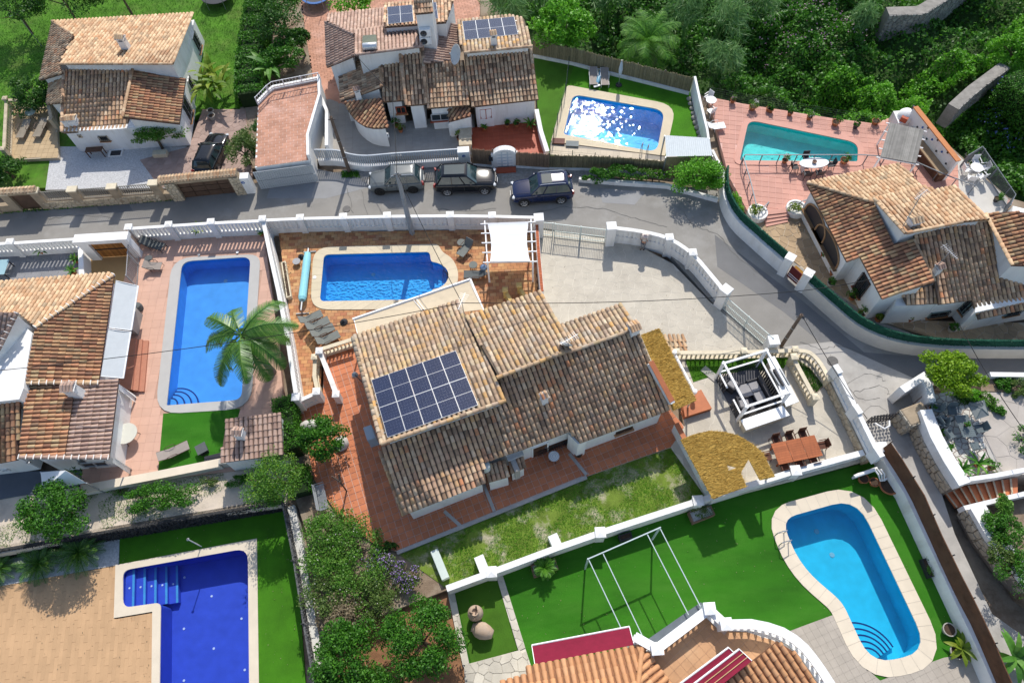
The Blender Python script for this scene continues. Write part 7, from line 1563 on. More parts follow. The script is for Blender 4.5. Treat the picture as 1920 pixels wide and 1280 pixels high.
lounger('dark slatted lounger against the white slatted wall',(290,463),0,R_(158),CH,DARK,slats=1,back=.5); lounger('taupe chair beside the small dark table on the pink deck',(290,504),0,R_(175),TAUPE,DARK,L=1.3,back=.7)
lounger('taupe lounger lying on the turf patch',(330,850),.02,R_(25)+math.pi,TAUPE,L=1.9,back=.35); lounger('left taupe lounger under the reed fence',(1112,150),0,R_(86),TAUPE,PLW,L=1.9,back=.3,group='pair of loungers under the reed fence'); lounger('right taupe lounger under the reed fence',(1133,151),0,R_(86),TAUPE,PLW,L=1.9,back=.3,group='pair of loungers under the reed fence')
lounger('white plastic lounger on the rose terrace',(1340,243),0,R_(185),PLW,PLW,L=1.5,back=.5); lounger('left long bench lounger on the balustraded sun terrace',(50,248),.3,R_(84),mat('wood_grey',(.30,.26,.2),.1,.8),slats=1,L=2.0,back=.1); lounger('right long bench lounger on the balustraded sun terrace',(81,246),.3,R_(84),mat('wood_grey',0),slats=1,L=2.0,back=.1)
def rtable(label,px,z,r,h,m,fm=DARK,name='round_table',cat='table',legs=4,deco=None):
    c=G(*px,z); g=empty(name,c,label,cat); PB(g,'tabletop',m,lambda mb:mb.lathe([(0,h),(r,h),(r,h-.04),(0,h-.04)],n=24),bev=0)
    for i in range(legs): t=6.283*i/legs+.4; PB(g,'leg',fm,lambda mb:mb.tube([V(math.cos(t)*r*.6,math.sin(t)*r*.6,h-.04),V(math.cos(t)*r*.8,math.sin(t)*r*.8,0)],.02,6))
    if deco:
        for q in(.3,.6,.88): PB(g,'mosaic_ring',deco,lambda mb:mb.lathe([(r*q,h+.004),(r*(q+.06),h+.004)],n=24))
    return g
rtable('small round grey side table beside the tilted lounge chair',(866,461),0,.3,.45,GRG); rtable('round grey side table between the two lounge chairs',(888,503),0,.3,.45,GRG); rtable('pale round table casting a round shadow on the pink deck',(247,820),0,.7,.75,mat('table_pale',(.58,.57,.5),.04,.6),legs=3); rtable('white mosaic table on the terracotta terrace',(1038,862),0,.33,.72,PLW,deco=mat('mosaic_grey',(.35,.38,.42),.1,.6)); rtable('pale round table on the sun terrace',(67,222),.3,.42,.72,mat('table_mint',(.45,.50,.42),.05,.6)); rtable('grey disc side table beside the pool cover roller',(558,494),0,.28,.3,mat('stone_grey',(.35,.35,.36),.1,.8)); rtable('white round table with a pot on the rose terrace corner',(1330,200),0,.42,.72,PLW)
def lathing(name,label,px,z,prof,m,cat,n=18,**k):
    c=G(*px,z); mb=MB(); mb.lathe(prof,n=n); o=mb.build(name,m,smooth=True); o.location=c; return tag(o,label,cat)
lathing('weight_block','black round parasol base on the brick terrace',(645,604),0,[(0,.3),(.05,.3),(.06,.14),(.22,.12),(.27,.04),(.27,0)],DARK,'parasol base'); lathing('weight_block','small black base behind the pool cover roller',(565,482),0,[(0,.3),(.05,.3),(.06,.14),(.2,.12),(.24,.0)],DARK,'parasol base')
g=empty('glass_globe',G(908,512),'mirrored garden globe on a stand beside the white pergola','ornament'); PB(g,'stand',GREYM,lambda mb:mb.lathe([(.2,0),(.1,.1),(.08,.4),(.12,.5)],n=12)); PB(g,'globe',mat('blue_mirror',(.25,.35,.5),.3,.15,6,metal=.5),lambda mb:mb.lathe([(.001,.95)]+[(.27*math.sin(t),.68+.27*math.cos(t)) for t in [math.pi*i/8 for i in range(1,8)]]+[(.001,.41)],n=16),smooth=True)
# pool cover roller
a,b=G(578,466,.45),G(564,582,.45); g=empty('cover_roller',G(571,524),'pale turquoise pool cover rolled up beside the blue pool','pool cover'); mb=MB(); mb.tube([a,b],.07,8); part(mb,'axle',GREYM,g); mb=MB(); mb.tube([a.lerp(b,x) for x in(.08,.2,.5,.8,.84)],[.22,.27,.26,.28,.22],14); part(mb,'rolled_cover',mat('cover_turquoise',(.28,.62,.68),.06,.6,3,.3,streak=(1,12,1)),g)
for p in(a,b): mb=MB(); mb.beam(V(p.x-.45,p.y,.05),V(p.x+.45,p.y,.05),.07,.07); mb.tube([V(p.x,p.y,.05),p],.04,6); part(mb,'stand',GREYM,g)
def trough(label,px4,z,h,m,plant=None,pm='ivy',n=300,soil=SOILP,name='planter',lf=.1,ph=.25,fl=None):
    q=GP(px4,z); g=empty(name,q[0],label,'planter'); mb=MB(); P4=[XY(v) for v in q]; inn=offs(P4,-.07); mb.prism(P4,z,z+h,holes=[inn]); part(mb,'trough',m,g); mb=MB(); mb.prism(inn,z,z+h-.06,side=False); part(mb,'soil',soil,g)
    if plant:
        c=sum((v for v in q),V(0,0,0))/4; r=(abs(max(v.x for v in q)-min(v.x for v in q))*.42,abs(max(v.y for v in q)-min(v.y for v in q))*.42,ph); cl=clouds((c.x,c.y,z+h+ph*.4),r,n,12,.45); leaves(cl,lf,LM[pm],'foliage',g)
        if fl: leaves(cl[:30]+np.array([0,0,.08]),.1,LM[fl],'blossom',g,.9)
    return g
trough('narrow stone trough planter against the slatted wall',[(530,497),(538,494),(549,560),(540,563)],0,.35,CREAM,'x','dry',120)
# ---- white canvas pergola ----
def pergola():
    g=empty('pergola',G(955,500),'white pergola with a stretched white canvas over the brick terrace','pergola'); q=GP([(909,421),(996,418),(999,492),(914,493)],2.3)
    for v in q: mb=MB(); mb.box((v.x,v.y,1.15),(.12,.12,2.3)); part(mb,'post',WHITE2,g)
    for a,b in((0,3),(1,2)): mb=MB(); mb.beam(q[a]+V(0,.3,0),q[b]+V(0,-.1,0),.08,.12); part(mb,'side_beam',WHITE2,g)
    for i in range(5): t=i/4; a,b=q[0].lerp(q[3],t),q[1].lerp(q[2],t); mb=MB(); mb.beam(a-V(.3,0,-.08),b+V(.3,0,.08),.06,.08); part(mb,'cross_beam',WHITE2,g)
    vs=[];n=16;k=8
    for i in range(n+1):
        for j in range(k+1):
            t,u=i/n,j/k; a,b=q[0].lerp(q[3],t),q[1].lerp(q[2],t); pin=.10*math.sin(math.pi*t); vs.append(a.lerp(b,.06+pin*.5+u*(.88-pin))+V(0,0,.16-.10*abs(math.sin(4*math.pi*t))+random.uniform(-.01,.01)))
    mb=MB(); mb.add(vs,[(i*(k+1)+j,i*(k+1)+j+1,(i+1)*(k+1)+j+1,(i+1)*(k+1)+j) for i in range(n) for j in range(k)]); part(mb,'canvas',WHITE2,g,smooth=True)
pergola(); PCH=lambda: None
def chair(label,loc,rz,m,fm,z=0,group=None,arms=True,cat='chair',W=.5,sc=1):
    c=loc if isinstance(loc,Vector) else G(*loc,z); g=empty('chair',c,label,cat,group,rz=rz,sc=sc)
    PB(g,'seat',m,lambda mb:mb.box((0,0,.44),(W,W,.04))); PB(g,'backrest',m,lambda mb:mb.beam(V(0,-W/2,.68),V(0,-W/2-.07,.95),W,.03) if 0 else mb.box((0,-W/2-.02,.70),(W,.03,.46),M=Matrix.Rotation(.15,3,'X')))
    for sx in(-1,1):
        for sy in(-1,1): PB(g,'leg',fm,lambda mb:mb.beam(V(sx*W*.46,sy*W*.44,.44),V(sx*W*.5,sy*W*.55,0),.035,.035))
        if arms: PB(g,'armrest',fm,lambda mb:mb.beam(V(sx*W*.54,-W*.5,.66),V(sx*W*.54,W*.4,.64),.05,.03))
    return g
# ---- beige awnings over the terrace ----
BEI=mat('beige_canvas',(.55,.46,.33),.06,.85,3,.2)
awning('left beige canvas awning in front of the solar roof',[G(664,599,2.7),G(775,562,2.7),G(800,592,3.1),G(672,634,3.1)],BEI); awning('right beige canvas awning in front of the solar roof',[G(781,560,2.7),G(880,526,2.7),G(906,580,3.1),G(804,592,3.1)],BEI)
g=empty('white_pergola',G(880,560),'white post frame carrying the beige awnings','pergola')
for p in((663,598),(778,560),(881,524)): a=G(*p,2.7); mb=MB(); mb.box((a.x,a.y,1.36),(.1,.1,2.72)); part(mb,'post',WHITE2,g)
mb=MB(); mb.beam(G(661,598,2.75),G(882,523,2.75),.1,.1); part(mb,'front_beam',WHITE2,g); mb=MB(); mb.beam(G(882,523,2.75),G(907,582,2.75),.1,.1); part(mb,'side_beam',WHITE2,g)
# ---- straw awnings ----
STRAW=mat('straw_thatch',(.50,.32,.075),.15,.95,3,1.0,30,stain=((.40,.25,.05),1.5,.5,.75,.6),streak=(1,4,1))
STL=leafmat('straw_blade',[(.47,.29,.06),(.51,.33,.075),(.54,.36,.09),(.44,.27,.055)],.1,.9)
def thatch(label,pts,posts,holes=(),n=9000,dirv=(1,.3,0)):
    c=pts[0]; g=empty('straw_awning',V(c.x,c.y,0),label,'straw awning'); pl=plane3(pts[0],pts[1],pts[2]); zf=lambda p:pl[0].z-((p[0]-pl[0].x)*pl[1].x+(p[1]-pl[0].y)*pl[1].y)/pl[1].z
    poly=[XY(p) for p in pts]; hs=[[XY(p) for p in h] for h in holes]; mb=MB(); mb.prism(poly,lambda p:zf(p)-.08,lambda p:zf(p),holes=hs,bottom=True); part(mb,'thatch',STRAW,g)
    x0,x1=min(p[0] for p in poly),max(p[0] for p in poly); y0,y1=min(p[1] for p in poly),max(p[1] for p in poly); Q=[q for q in RNG.uniform((x0,y0),(x1,y1),(n*2,2)) if inside(q,poly) and not any(inside(q,h) for h in hs)][:n]
    P_=np.array([(q[0],q[1],zf(q)+.02) for q in Q[:len(Q)//3]]); d=RNG.normal(size=(len(P_),3))*.35+np.array(dirv); d[:,2]*=.3; leaves(P_,.34,STL,'straw',g,.07,dirs=d)
    for p in posts: v=G(*p,1.9); mb=MB(); mb.tube([V(v.x,v.y,0),V(v.x,v.y,zf(v)-.05)],.06,6); part(mb,'post',CREAM,g)
    return g
thatch('long golden straw awning beside the right gable of the main villa',GP([(1202,628,2.7),(1236,615,2.5),(1306,750,2.3),(1262,770,2.5)]),[(1240,632),(1298,745)])
hole=GP([(1389,885),(1403,859),(1410,870),(1425,899),(1400,913)],2.1)
thatch('big rounded golden straw awning with torn holes beside the dining table',GP([(1276,824),(1300,814),(1330,807),(1358,809),(1385,816),(1410,831),(1430,848),(1453,893),(1425,899.5),(1404,860),(1389,886),(1400,912),(1336,934)],2.1),[(1340,815),(1446,888),(1392,905)],holes=[GP([(1363,871),(1382,876),(1366,882)],2.1)],n=13000)
# ---- lounge gazebo ----
def gazebo():
    g=empty('gazebo',G(1400,740),'white framed gazebo with dark sofas and white counters','gazebo'); T=GP([(1357,681),(1437,657),(1481,735),(1400,762)],2.25); F=[V(v.x,v.y,0) for v in T]
    for v in T: mb=MB(); mb.box((v.x,v.y,1.12),(.16,.16,2.25)); part(mb,'post',WHITE2,g)
    for i in range(4): mb=MB(); d=(T[(i+1)%4]-T[i]).normalized()*.12; mb.beam(T[i]-d+V(0,0,.02*(i%2)),T[(i+1)%4]+d+V(0,0,.02*(i%2)),.12,.14); part(mb,'top_beam',WHITE2,g)
    for i,(s,e) in((0,(0,1)),(1,(0,1)),(3,(.0,.35)),(3,(.62,1)),(2,(0,1))):
        a,b=F[i].lerp(F[(i+1)%4],s),F[i].lerp(F[(i+1)%4],e); mb=MB(); mb.beam(a+V(0,0,1.0),b+V(0,0,1.0),.1,.06); part(mb,'hand_rail',WHITE2,g); me=protomesh('dark_slat',lambda mb:mb.box((0,0,.47),(.09,.03,.9)),DARK)
        for p,r in along([a,b],.18,.1,.1): inst('slat',me,g,p,r)
    mb=MB(); mb.prism([XY(v) for v in F],0,.05); part(mb,'deck',mat('deck_dark',(.10,.10,.11),.15,.8,1,piece=.1),g)
    CU=mat('cushion_grey',(.30,.29,.29),.06,.9); u=(F[1]-F[0]).normalized(); w=(F[3]-F[0]).normalized(); R3=math.atan2(u.y,u.x)
    def sofa(lab,c,rz,L):
        s=empty('sofa',c,lab,'sofa',rz=rz); PB(s,'frame',DARK,lambda mb:mb.box((0,0,.2),(L,.8,.3)),bev=.03); PB(s,'backrest',DARK,lambda mb:mb.box((0,-.36,.5),(L,.12,.5)),bev=.03)
        for sx in(-1,1): PB(s,'armrest',DARK,lambda mb:mb.box((sx*(L/2-.06),0,.4),(.12,.8,.35)),bev=.02)
        k=max(1,round(L/.75))
        for i in range(k): PB(s,'cushion',CU,lambda mb:mb.box((-L/2+.12+(L-.24)*(i+.5)/k,.05,.41),((L-.24)/k-.03,.62,.14)),bev=.04)
    c0=F[0]
    sofa('dark rattan sofa with grey cushions inside the gazebo',c0+u*1.95+w*1.75,R3-math.pi/2+math.pi,1.7)
    sofa('dark rattan armchair by the front rail of the gazebo',c0+u*.62+w*.8,R3+R_(-60),.8); sofa('dark rattan armchair by the lower rail of the gazebo',c0+u*.7+w*2.2,R3+R_(-100),.8)
    t=empty('coffee_table',c0+u*1.25+w*1.45,'low square coffee table inside the gazebo','table',rz=R3); PB(t,'tabletop',CU,lambda mb:mb.box((0,0,.4),(.7,.85,.05)),bev=.02); PB(t,'base',DARK,lambda mb:mb.box((0,0,.2),(.6,.75,.36)))
    for lab,q in(('long white counter along the lower side of the gazebo',[(1389,787),(1468,760),(1481,778),(1399,806)]),('white counter along the right side of the gazebo',[(1438,672),(1452,667),(1498,752),(1474,762)])):
        k=empty('counter',G(*q[0]),lab,'counter'); Z=.95; top=GP(q,Z); mb=MB(); mb.prism([XY(v) for v in top],Z-.08,Z,bottom=True); part(mb,'worktop',WHITE2,k); mb=MB(); mb.prism(offs([XY(v) for v in top],-.12),0,Z-.08); part(mb,'base',CREAM,k)
    k=empty('bar_grill',G(1462,700,.95),'slim dark grill set in a pale frame on the right counter','grill'); mb=MB(); a,b=G(1452,692,1.1),G(1470,722,1.1); mb.beam(a,b,.22,.16); part(mb,'grill_body',DARK,k); mb=MB(); mb.beam(a+V(-.3,0,.02),b+V(-.3,0,.02),.06,.2); mb.beam(a+V(.3,0,.02),b+V(.3,0,.02),.06,.2); part(mb,'frame',GREYM,k)
gazebo()
# ---- dining set ----
TEAK=mat('teak_red',(.34,.10,.035),.12,.55,1.5,.1,20,piece=.12,streak=(6,1,1)); TEAKD=mat('teak_dark',(.10,.035,.018),.15,.6)
q=GP([(1445,832),(1527,815),(1541,849),(1460,871)],.75); g=empty('dining_table',G(1493,848),'long red brown teak dining table','table'); u=(q[1]-q[0]); w=(q[3]-q[0])
for i in range(9):
    for j in range(3): a=q[0]+w*((i+.5)/9)+u*(j/3+.004); mb=MB(); mb.beam(a,a+u*(1/3-.008),w.length/9-.006,.035); part(mb,'board',TEAK,g)
for s,t in((.06,.1),(.94,.1),(.06,.9),(.94,.9)): p=q[0]+u*s+w*t; mb=MB(); mb.box((p.x,p.y,.36),(.08,.08,.72)); part(mb,'leg',TEAK,g)
cen=sum(q,V(0,0,0))/4; cen.z=0; ra=math.atan2(u.y,u.x); U=u.normalized(); W_=w.normalized()
for i,(du,dw,rz,lab) in enumerate(((-.85,-.85,math.pi,'upper left'),(0,-.85,math.pi,'upper middle'),(.85,-.85,math.pi,'upper right'),(-.95,.8,0,'lower left'),(-.05,.8,0,'lower middle'),(.85,.8,0,'lower right'),(-1.75,0,-math.pi/2,'left end'),(1.75,0,math.pi/2,'right end'))):
    chair('dark folding wooden chair at the %s of the teak dining table'%lab,cen+U*du+W_*dw,ra+rz,TEAKD,TEAKD,group='folding chairs round the teak table',W=.48)
# ---- steel frame over the lawn, villa rails ----
STW=mat('steel_white',(.48,.56,.57),.03,.4); g=empty('steel_frame',G(1103,1050,-.5),'thin white steel awning frame spanning from the artificial lawn to the bottom villa','frame'); z=2.35
K=[((1103,1047),(1165,1178)),((1130,1036),(1210,1203)),((1213,1000),(1291,1152)),((1237,989),(1314,1138))]
for a,b in K: mb=MB(); mb.beam(G(*a,z),G(*b,z-.05),.045,.06); part(mb,'rail',STW,g)
mb=MB(); mb.beam(G(1101,1048,z+.03),G(1239,988,z+.03),.06,.08); part(mb,'front_beam',STW,g)
for p in(K[0][0],K[3][0]): v=G(*p,z); mb=MB(); mb.box((v.x,v.y,z/2-.25),(.09,.09,z+.5)); part(mb,'post',STW,g)
mb=MB(); a,b=G(1219,1203,2.0),G(1318,1134,2.0); mb.beam(a,b,.35,.12); tag(part(mb,'awning_cassette',mat('cassette_grey',(.12,.14,.16),.1,.4),None) if 0 else mb.build('awning_cassette',mat('cassette_grey',(.12,.14,.16),.1,.4)),'dark grey awning cassette under the white balustrade','awning box')
# ---- planters, pots, jars in the lower garden ----
WB=mat('planter_wood',(.22,.14,.10),.2,.8,3,.3)
trough('square planter box holding a small cycad',[(995,1062),(1040,1048),(1047,1068),(1001,1084)],-.5,.4,WB,soil=GRAVEL); rosette('small cycad in the square planter on the artificial lawn',None,0,.75,24,loc=G(1021,1066,-.1),W=.16,h=.25,n=30) if 0 else rosette('small cycad in the square planter on the artificial lawn',None,0,.75,28,loc=G(1021,1066,-.1),W=.16,h=.25)
trough('planter box with grey green shrubs against the white wall',[(1288,963),(1330,950),(1338,968),(1297,984)],-.5,.45,WB,'x','olive',420,soil=GRAVEL,ph=.3); trough('long dark planter with two agaves beside the lane wall',[(1722,1050),(1738,1046),(1752,1080),(1737,1085)],-.5,.35,DARK,'x','blade',260,ph=.18)
trough('black double box against the white wall',[(1158,1006),(1182,998),(1185,1010),(1162,1017)],-.5,.35,DARK)
pot(G(1615,900,-.5),'terracotta pot nearest the white handrail',.3,.4); pot(G(1636,906,-.5),'middle terracotta bowl by the white handrail',.28,.3); pot(G(1662,913,-.5),'large wide terracotta bowl by the white handrail',.55,.4); pot(G(1774,1181,-.5),'round pale grey pot beside the kidney pool',.34,.4,POTG); pot(G(1790,1222,-.5),'round grey pot under the strelitzia',.38,.35,POTG)
g=empty('handrail',G(1625,890,-.5),'white curved masonry handrail by the terracotta pots','railing'); mb=MB(); mb.tube([G(1602,893,.4),G(1640,880,.5)],.1,8); part(mb,'top_rail',WHITE2,g)
for o_ in(0,.18,.36): mb=MB(); mb.tube([G(1640,880,.5)+V(o_,0,0),G(1646,886,.4)+V(o_,-.1,0),G(1650,898,.0)+V(o_*.6,-.1,0),G(1664,896,.0)],.05,6); part(mb,'rail',WHITE2,g)
mb=MB(); mb.beam(G(1602,893,-.1),G(1640,880,-.1),.12,.8); part(mb,'plinth',WHITE,g)
CLAY=mat('old_clay',(.42,.31,.22),.2,.85,2,.3,20,stain=((.30,.27,.24),1.2,.45,.7,.7))
jar=[(0,0),(.22,.02),(.36,.3),(.44,.6),(.40,.9),(.28,1.08),(.20,1.14),(.24,1.2),(.17,1.2),(.15,1.1),(0,1.05)]
o=lathing('clay_jar','upright old clay jar on the small olive lawn',(893,1152),-.46,jar,CLAY,'jar',20); c=G(893,1152,.66)
g=empty('log_post',c-V(0,0,1.0),'weathered sticks standing in the upright jar','sticks'); 
for dx,dy in((-.35,.1),(.02,.4),(-.1,-.3)): mb=MB(); mb.tube([c-V(0,0,.6),c+V(dx,dy,.35)],.045,6); part(mb,'stick',WPOLE,g)
mb=MB(Matrix.Rotation(R_(-112),4,'Z')@Matrix.Rotation(R_(92),4,'X')); mb.lathe([(r*1.05,z_-.6) for r,z_ in jar],n=20); o=mb.build('clay_jar',CLAY,smooth=True); o.location=G(905,1182,0)+V(0,0,-.02); tag(o,'large clay jar lying on its side on the small olive lawn','jar')
mb=MB(); mb.box((0,0,.22),(.45,1.75,.44)); o=mb.build('stone_bench',mat('bench_mint',(.55,.62,.56),.05,.7),bev=.03); o.location=G(826,1060,-.12); o.rotation_euler=(0,0,R_(22)); tag(o,'pale mint slab bench on the back lawn','bench')
for p,l in(((905,1062),'white masonry block on the lawn side of the pierced wall nearest the bench'),((1042,1022),'white masonry block on the lawn side of the pierced wall near the cycad planter')):
    mb=MB(); mb.box((0,0,.35),(.55,1.0,.7)); o=mb.build('masonry_block',WHITE); o.location=G(*p,-.12); o.rotation_euler=(0,0,R_(20)); tag(o,l,'block')
def slatbench():
    g=empty('metal_bench',G(608,935),'grey slatted metal bench on the terracotta terrace','bench',rz=R_(105)); 
    for i in range(9): PB(g,'seat_slat',GREYM,lambda mb:mb.box((0,-.2+i*.055,.45),(1.6,.03,.03)))
    for i in range(5): PB(g,'back_slat',GREYM,lambda mb:mb.box((0,.30+i*.02,.52+i*.08),(1.6,.03,.03)))
    for s in(-1,1):
        PB(g,'arm',GREYM,lambda mb:mb.tube([V(s*.8,-.25,.45),V(s*.8,-.25,.68),V(s*.8,.3,.68)],.02,6)); PB(g,'leg',GREYM,lambda mb:mb.tube([V(s*.75,-.25,0),V(s*.75,-.2,.45),V(s*.75,.3,.45),V(s*.75,.35,0)],.025,6))
slatbench()
g=empty('dry_plant_pole',G(650,920),'thin pole with two forked arms on the terracotta terrace','pole'); c=g.location; mb=MB(); mb.tube([c,c+V(.05,.0,1.9)],.05,6); part(mb,'pole',WPOLE,g)
for dx,dy in((-.35,.25),(.05,.35)): mb=MB(); mb.tube([c+V(.05,0,1.7),c+V(dx,dy,2.2)],.05,6); part(mb,'arm',WPOLE,g)
pot(G(1084,855),'terracotta pot beside the white corner wall of the main villa',.24,.35)
mb=MB(); v=G(1292,772,0)
g=empty('garden_steps',G(1300,765),'red tiled garden steps below the long straw awning','steps')
for i in range(3): q=GP([(1276,752+i*10),(1312-i*0,735+i*4),(1332,770),(1282,786)],0); mb=MB(); mb.prism([XY(v) for v in q],-.1,.42-.13*i); part(mb,'step',TERRA,g)
g=empty('tile_stack',G(1266,640),'rows of loose roof tiles lying on the driveway behind the straw awning','tile stack')
for i in range(5):
    for j in range(3): a=G(1246+i*8.2+j*1.5,627+j*10,0); M=Matrix.Translation(a+V(0,0,.03))@Matrix.Rotation(R_(180+8),4,'Z'); tilemesh('orange'); inst('loose_tile',_TME[('orange',.118,.46)][0],g,a,M=M@Matrix.Diagonal((1.05,1.3,1,1)))
mb=MB(); mb.beam(G(1318,690,.04),G(1345,712,.04),.5,.06); tag(mb.build('stone_slab',CONC),'pale stone slab stepping across the grass verge','slab')
# ---- left villa deck ----
def steps(): 
    g=empty('deck_steps',G(262,700),'salmon coloured platform steps below the white awnings','steps')
    for i in range(3): q=GP([(236,640),(262+i*9,640),(254+i*9,735),(228,735)],0); mb=MB(); mb.prism([XY(v) for v in q],-.1,.45-.15*i); part(mb,'step',mat('salmon_step',(.45,.20,.13),.08,.8),g)
steps(); rtable('small dark glass side table on the pink deck',(283,490),0,.28,.4,CH); g=empty('kitchen_cart',G(258,600),'grey outdoor kitchen unit with black items under the awning','cabinet'); c=g.location; mb=MB(); mb.box(c+V(0,-.4,.45),(.6,1.6,.9)); part(mb,'cabinet',GREYT,g); mb=MB(); mb.lathe([(.0,.55),(.25,.5),(.3,.3),(.25,0)],c+V(.0,.9,.0),12); part(mb,'gas_bottle',CH,g)
mb=MB(); mb.lathe([(0,0),(.28,0),(.3,.5),(.26,.5),(.24,.1)],n=16); o=mb.build('bin',DARK); o.location=G(222,790); tag(o,'black round bin at the corner of the pink tiled roof','bin')
g=empty('side_table',G(383,845,.02),'grey cube table beside the taupe lounger','table',rz=.5); PB(g,'tabletop',CH,lambda mb:mb.box((0,0,.45),(.65,.65,.05))); PB(g,'base',DARK,lambda mb:mb.box((0,0,.21),(.5,.5,.42)))
mb=MB(); mb.box((0,0,.2),(1.0,.45,.4)); o=mb.build('storage_box',DARK,bev=.03); o.location=G(403,862,.02); o.rotation_euler=(0,0,.2); tag(o,'dark storage box beside the barbecue hut','box')
g=empty('glass_table',G(10,512),'pale blue glass table on the grey decked patio','table'); c=g.location; mb=MB(); mb.box(c+V(-.4,0,.74),(2.0,1.3,.03)); part(mb,'tabletop',mat('glass_blue',(.30,.46,.50),.03,.15,spec=.7),g)
for x,y in((-1.3,-.55),(.5,-.55),(-1.3,.55),(.5,.55)): mb=MB(); mb.box(c+V(x,y,.36),(.06,.06,.72)); part(mb,'leg',DARK,g)
g=empty('canvas_tent',G(115,905),'small white pyramid tent roof at the corner of the dirt slope','tent'); q=GP([(76,885),(122,880),(162,905),(80,918)],1.9); ap=G(123,882,2.8); mb=MB(); mb.add(q+[ap],[(0,1,4),(1,2,4),(2,3,4),(3,0,4)]); part(mb,'canvas',WHITE2,g)
for v in q: mb=MB(); mb.box((v.x,v.y,.95),(.08,.08,1.9)); part(mb,'post',GREYM,g)
for px,l,k in(((377,440),'big leafy plant against the white slatted wall',.5),((492,440),'small plant in the corner of the pool deck',.25),((82,474),'potted plant leaning on the grey patio wall',.4),((146,490),'potted plant right of the grey patio',.32),((140,512),'potted plant at the edge of the orange roof',.32)): pot(G(*px),l,.24,.3,plant='blades',pm='yellow' if k>.45 else 'blade',ps=k)
# ---- top villa details ----
for px,l,k,pl in(((908,243),'slim pot beside the arched white door',.2,'blades'),((951,238),'first potted shrub by the red patio wall',.25,'bush'),((969,237),'dark conical potted shrub by the red patio wall',.28,'bush'),((994,238),'large agave pot in the red patio corner',.4,'blades'),((744,238),'potted shrub at the base of the round tower',.35,'bush'),((752,247),'yellow green potted shrub beside the round tower',.35,'bush'),((861,262),'yellow green shrub in the white planter',.35,'bush')): pot(G(*px,.05),l,.2,.3,plant=pl,ps=k,pm='yellow' if 'yellow' in l else 'palm' if pl=='blades' else 'citrus')
g=empty('parasol',G(1160,160),'closed white parasol on a round black foot','parasol'); c=g.location; mb=MB(); mb.lathe([(0,.12),(.25,.1),(.27,0)],c,14); part(mb,'foot',DARK,g); mb=MB(); mb.tube([c,c+V(0,0,2.5)],.025,6); part(mb,'pole',GREYM,g); mb=MB(); mb.lathe([(.02,2.45),(.10,2.2),(.16,1.6),(.13,1.2),(.06,1.05)],c,9); part(mb,'canopy',WCAN,g)
g=empty('inflatable',G(1123,152),'light blue inflatable dolphin between the two loungers','pool toy'); c=g.location; mb=MB(); mb.tube([c+V(-.25,-.75,.25),c+V(-.2,-.5,.28),c+V(0,.1,.3),c+V(.12,.55,.3),c+V(.1,.8,.35)],[.05,.16,.2,.12,.04],10); part(mb,'body',mat('toy_blue',(.20,.42,.55),.05,.4),g,smooth=True); mb=MB(); mb.box(c+V(-.28,-.85,.25),(.55,.16,.08),rz=.3); part(mb,'tail',PLW,g)
for px,l,m in(((1047,266),'dark brown folded mat at the lower left of the glittering pool',REDT),((1073,271),'grey blue folded mat at the lower left of the glittering pool',CH)): mb=MB(); mb.box((0,0,.06),(1.0,.55,.12)); o=mb.build('mat_box',mat('mat_'+m.name,tuple(.4*x for x in ((.4,.2,.16) if m is REDT else (.5,.55,.55))),.1,.8)); o.location=G(*px,.04); o.rotation_euler=(0,0,-.15); tag(o,l,'mat')
for i in range(9): mb=MB(); r=.22+random.random()*.1; mb.lathe([(0,r*.8),(r*.7,r*.6),(r,r*.2),(r*.8,-.05)],n=7); o=mb.build('rock',mat('rock_grey',(.34,.31,.27),.2,.9,3,.6,15),smooth=True); o.location=G(1292+i*2.6,186+i*9,0); tag(o,'rounded rock, %s from the top in the row beside the blue white wall'%'first second third fourth fifth sixth seventh eighth ninth'.split()[i],'rock','rocks along the boundary wall')
def trampoline(label,px,r,m):
    g=empty('trampoline',G(*px),label,'trampoline'); PB(g,'mat',DARK,lambda mb:mb.lathe([(0,.72),(r*.82,.74)],n=28)); PB(g,'pad',m,lambda mb:mb.lathe([(r*.82,.76),(r,.76),(r,.70)],n=28))
    for i in range(6): t=i*1.047; PB(g,'leg',GREYM,lambda mb:mb.tube([V(math.cos(t)*r,math.sin(t)*r,0),V(math.cos(t)*r,math.sin(t)*r,2.0)],.03,6))
trampoline('trampoline with a blue pad at the top edge',(596,4),1.35,mat('pad_blue',(.03,.12,.35),.05,.6)); trampoline('dark trampoline at the top edge of the meadow',(412,2),1.5,DARK)
antenna(G(84,92,0)+V(-.3,.3,0),3.2,'tall aerial on a leaning pole left of the ochre roof',.6,(-.3,.2))
balustrade('stone_balustrade','sandy stone balustrade round the sun terrace',GP([(20,296),(24,202),(100,203),(108,240)],.3),.1,.85,.3,'turned',SAND,.2,pillars=(0,1,2,3),pw=.3,bw=.16)
g=empty('work_table',G(185,292),'dark wooden bench frame on the white gravel court','bench'); c=g.location; mb=MB(); mb.box(c+V(0,0,.7),(1.3,.5,.06)); part(mb,'top',WOODD,g)
for x in(-.6,.6):
    for y in(-.2,.2): mb=MB(); mb.box(c+V(x,y,.35),(.06,.06,.7)); part(mb,'leg',WOODD,g)
g=empty('cellar_hatch',G(217,288),'white framed dark cellar hatch at the foot of the villa wall','hatch'); mb=MB(); mb.box(G(217,287,.06),(1.1,.7,.12)); part(mb,'frame',WHITE,g); mb=MB(); mb.box(G(217,287,.13),(.8,.5,.03)); part(mb,'hatch_cover',DARK,g)
mb=MB(); mb.box((0,0,.2),(1.1,.5,.4)); o=mb.build('wooden_crate',CREAM,bev=.02); o.location=G(303,292); tag(o,'pale wooden crate under the creeper bush','crate')
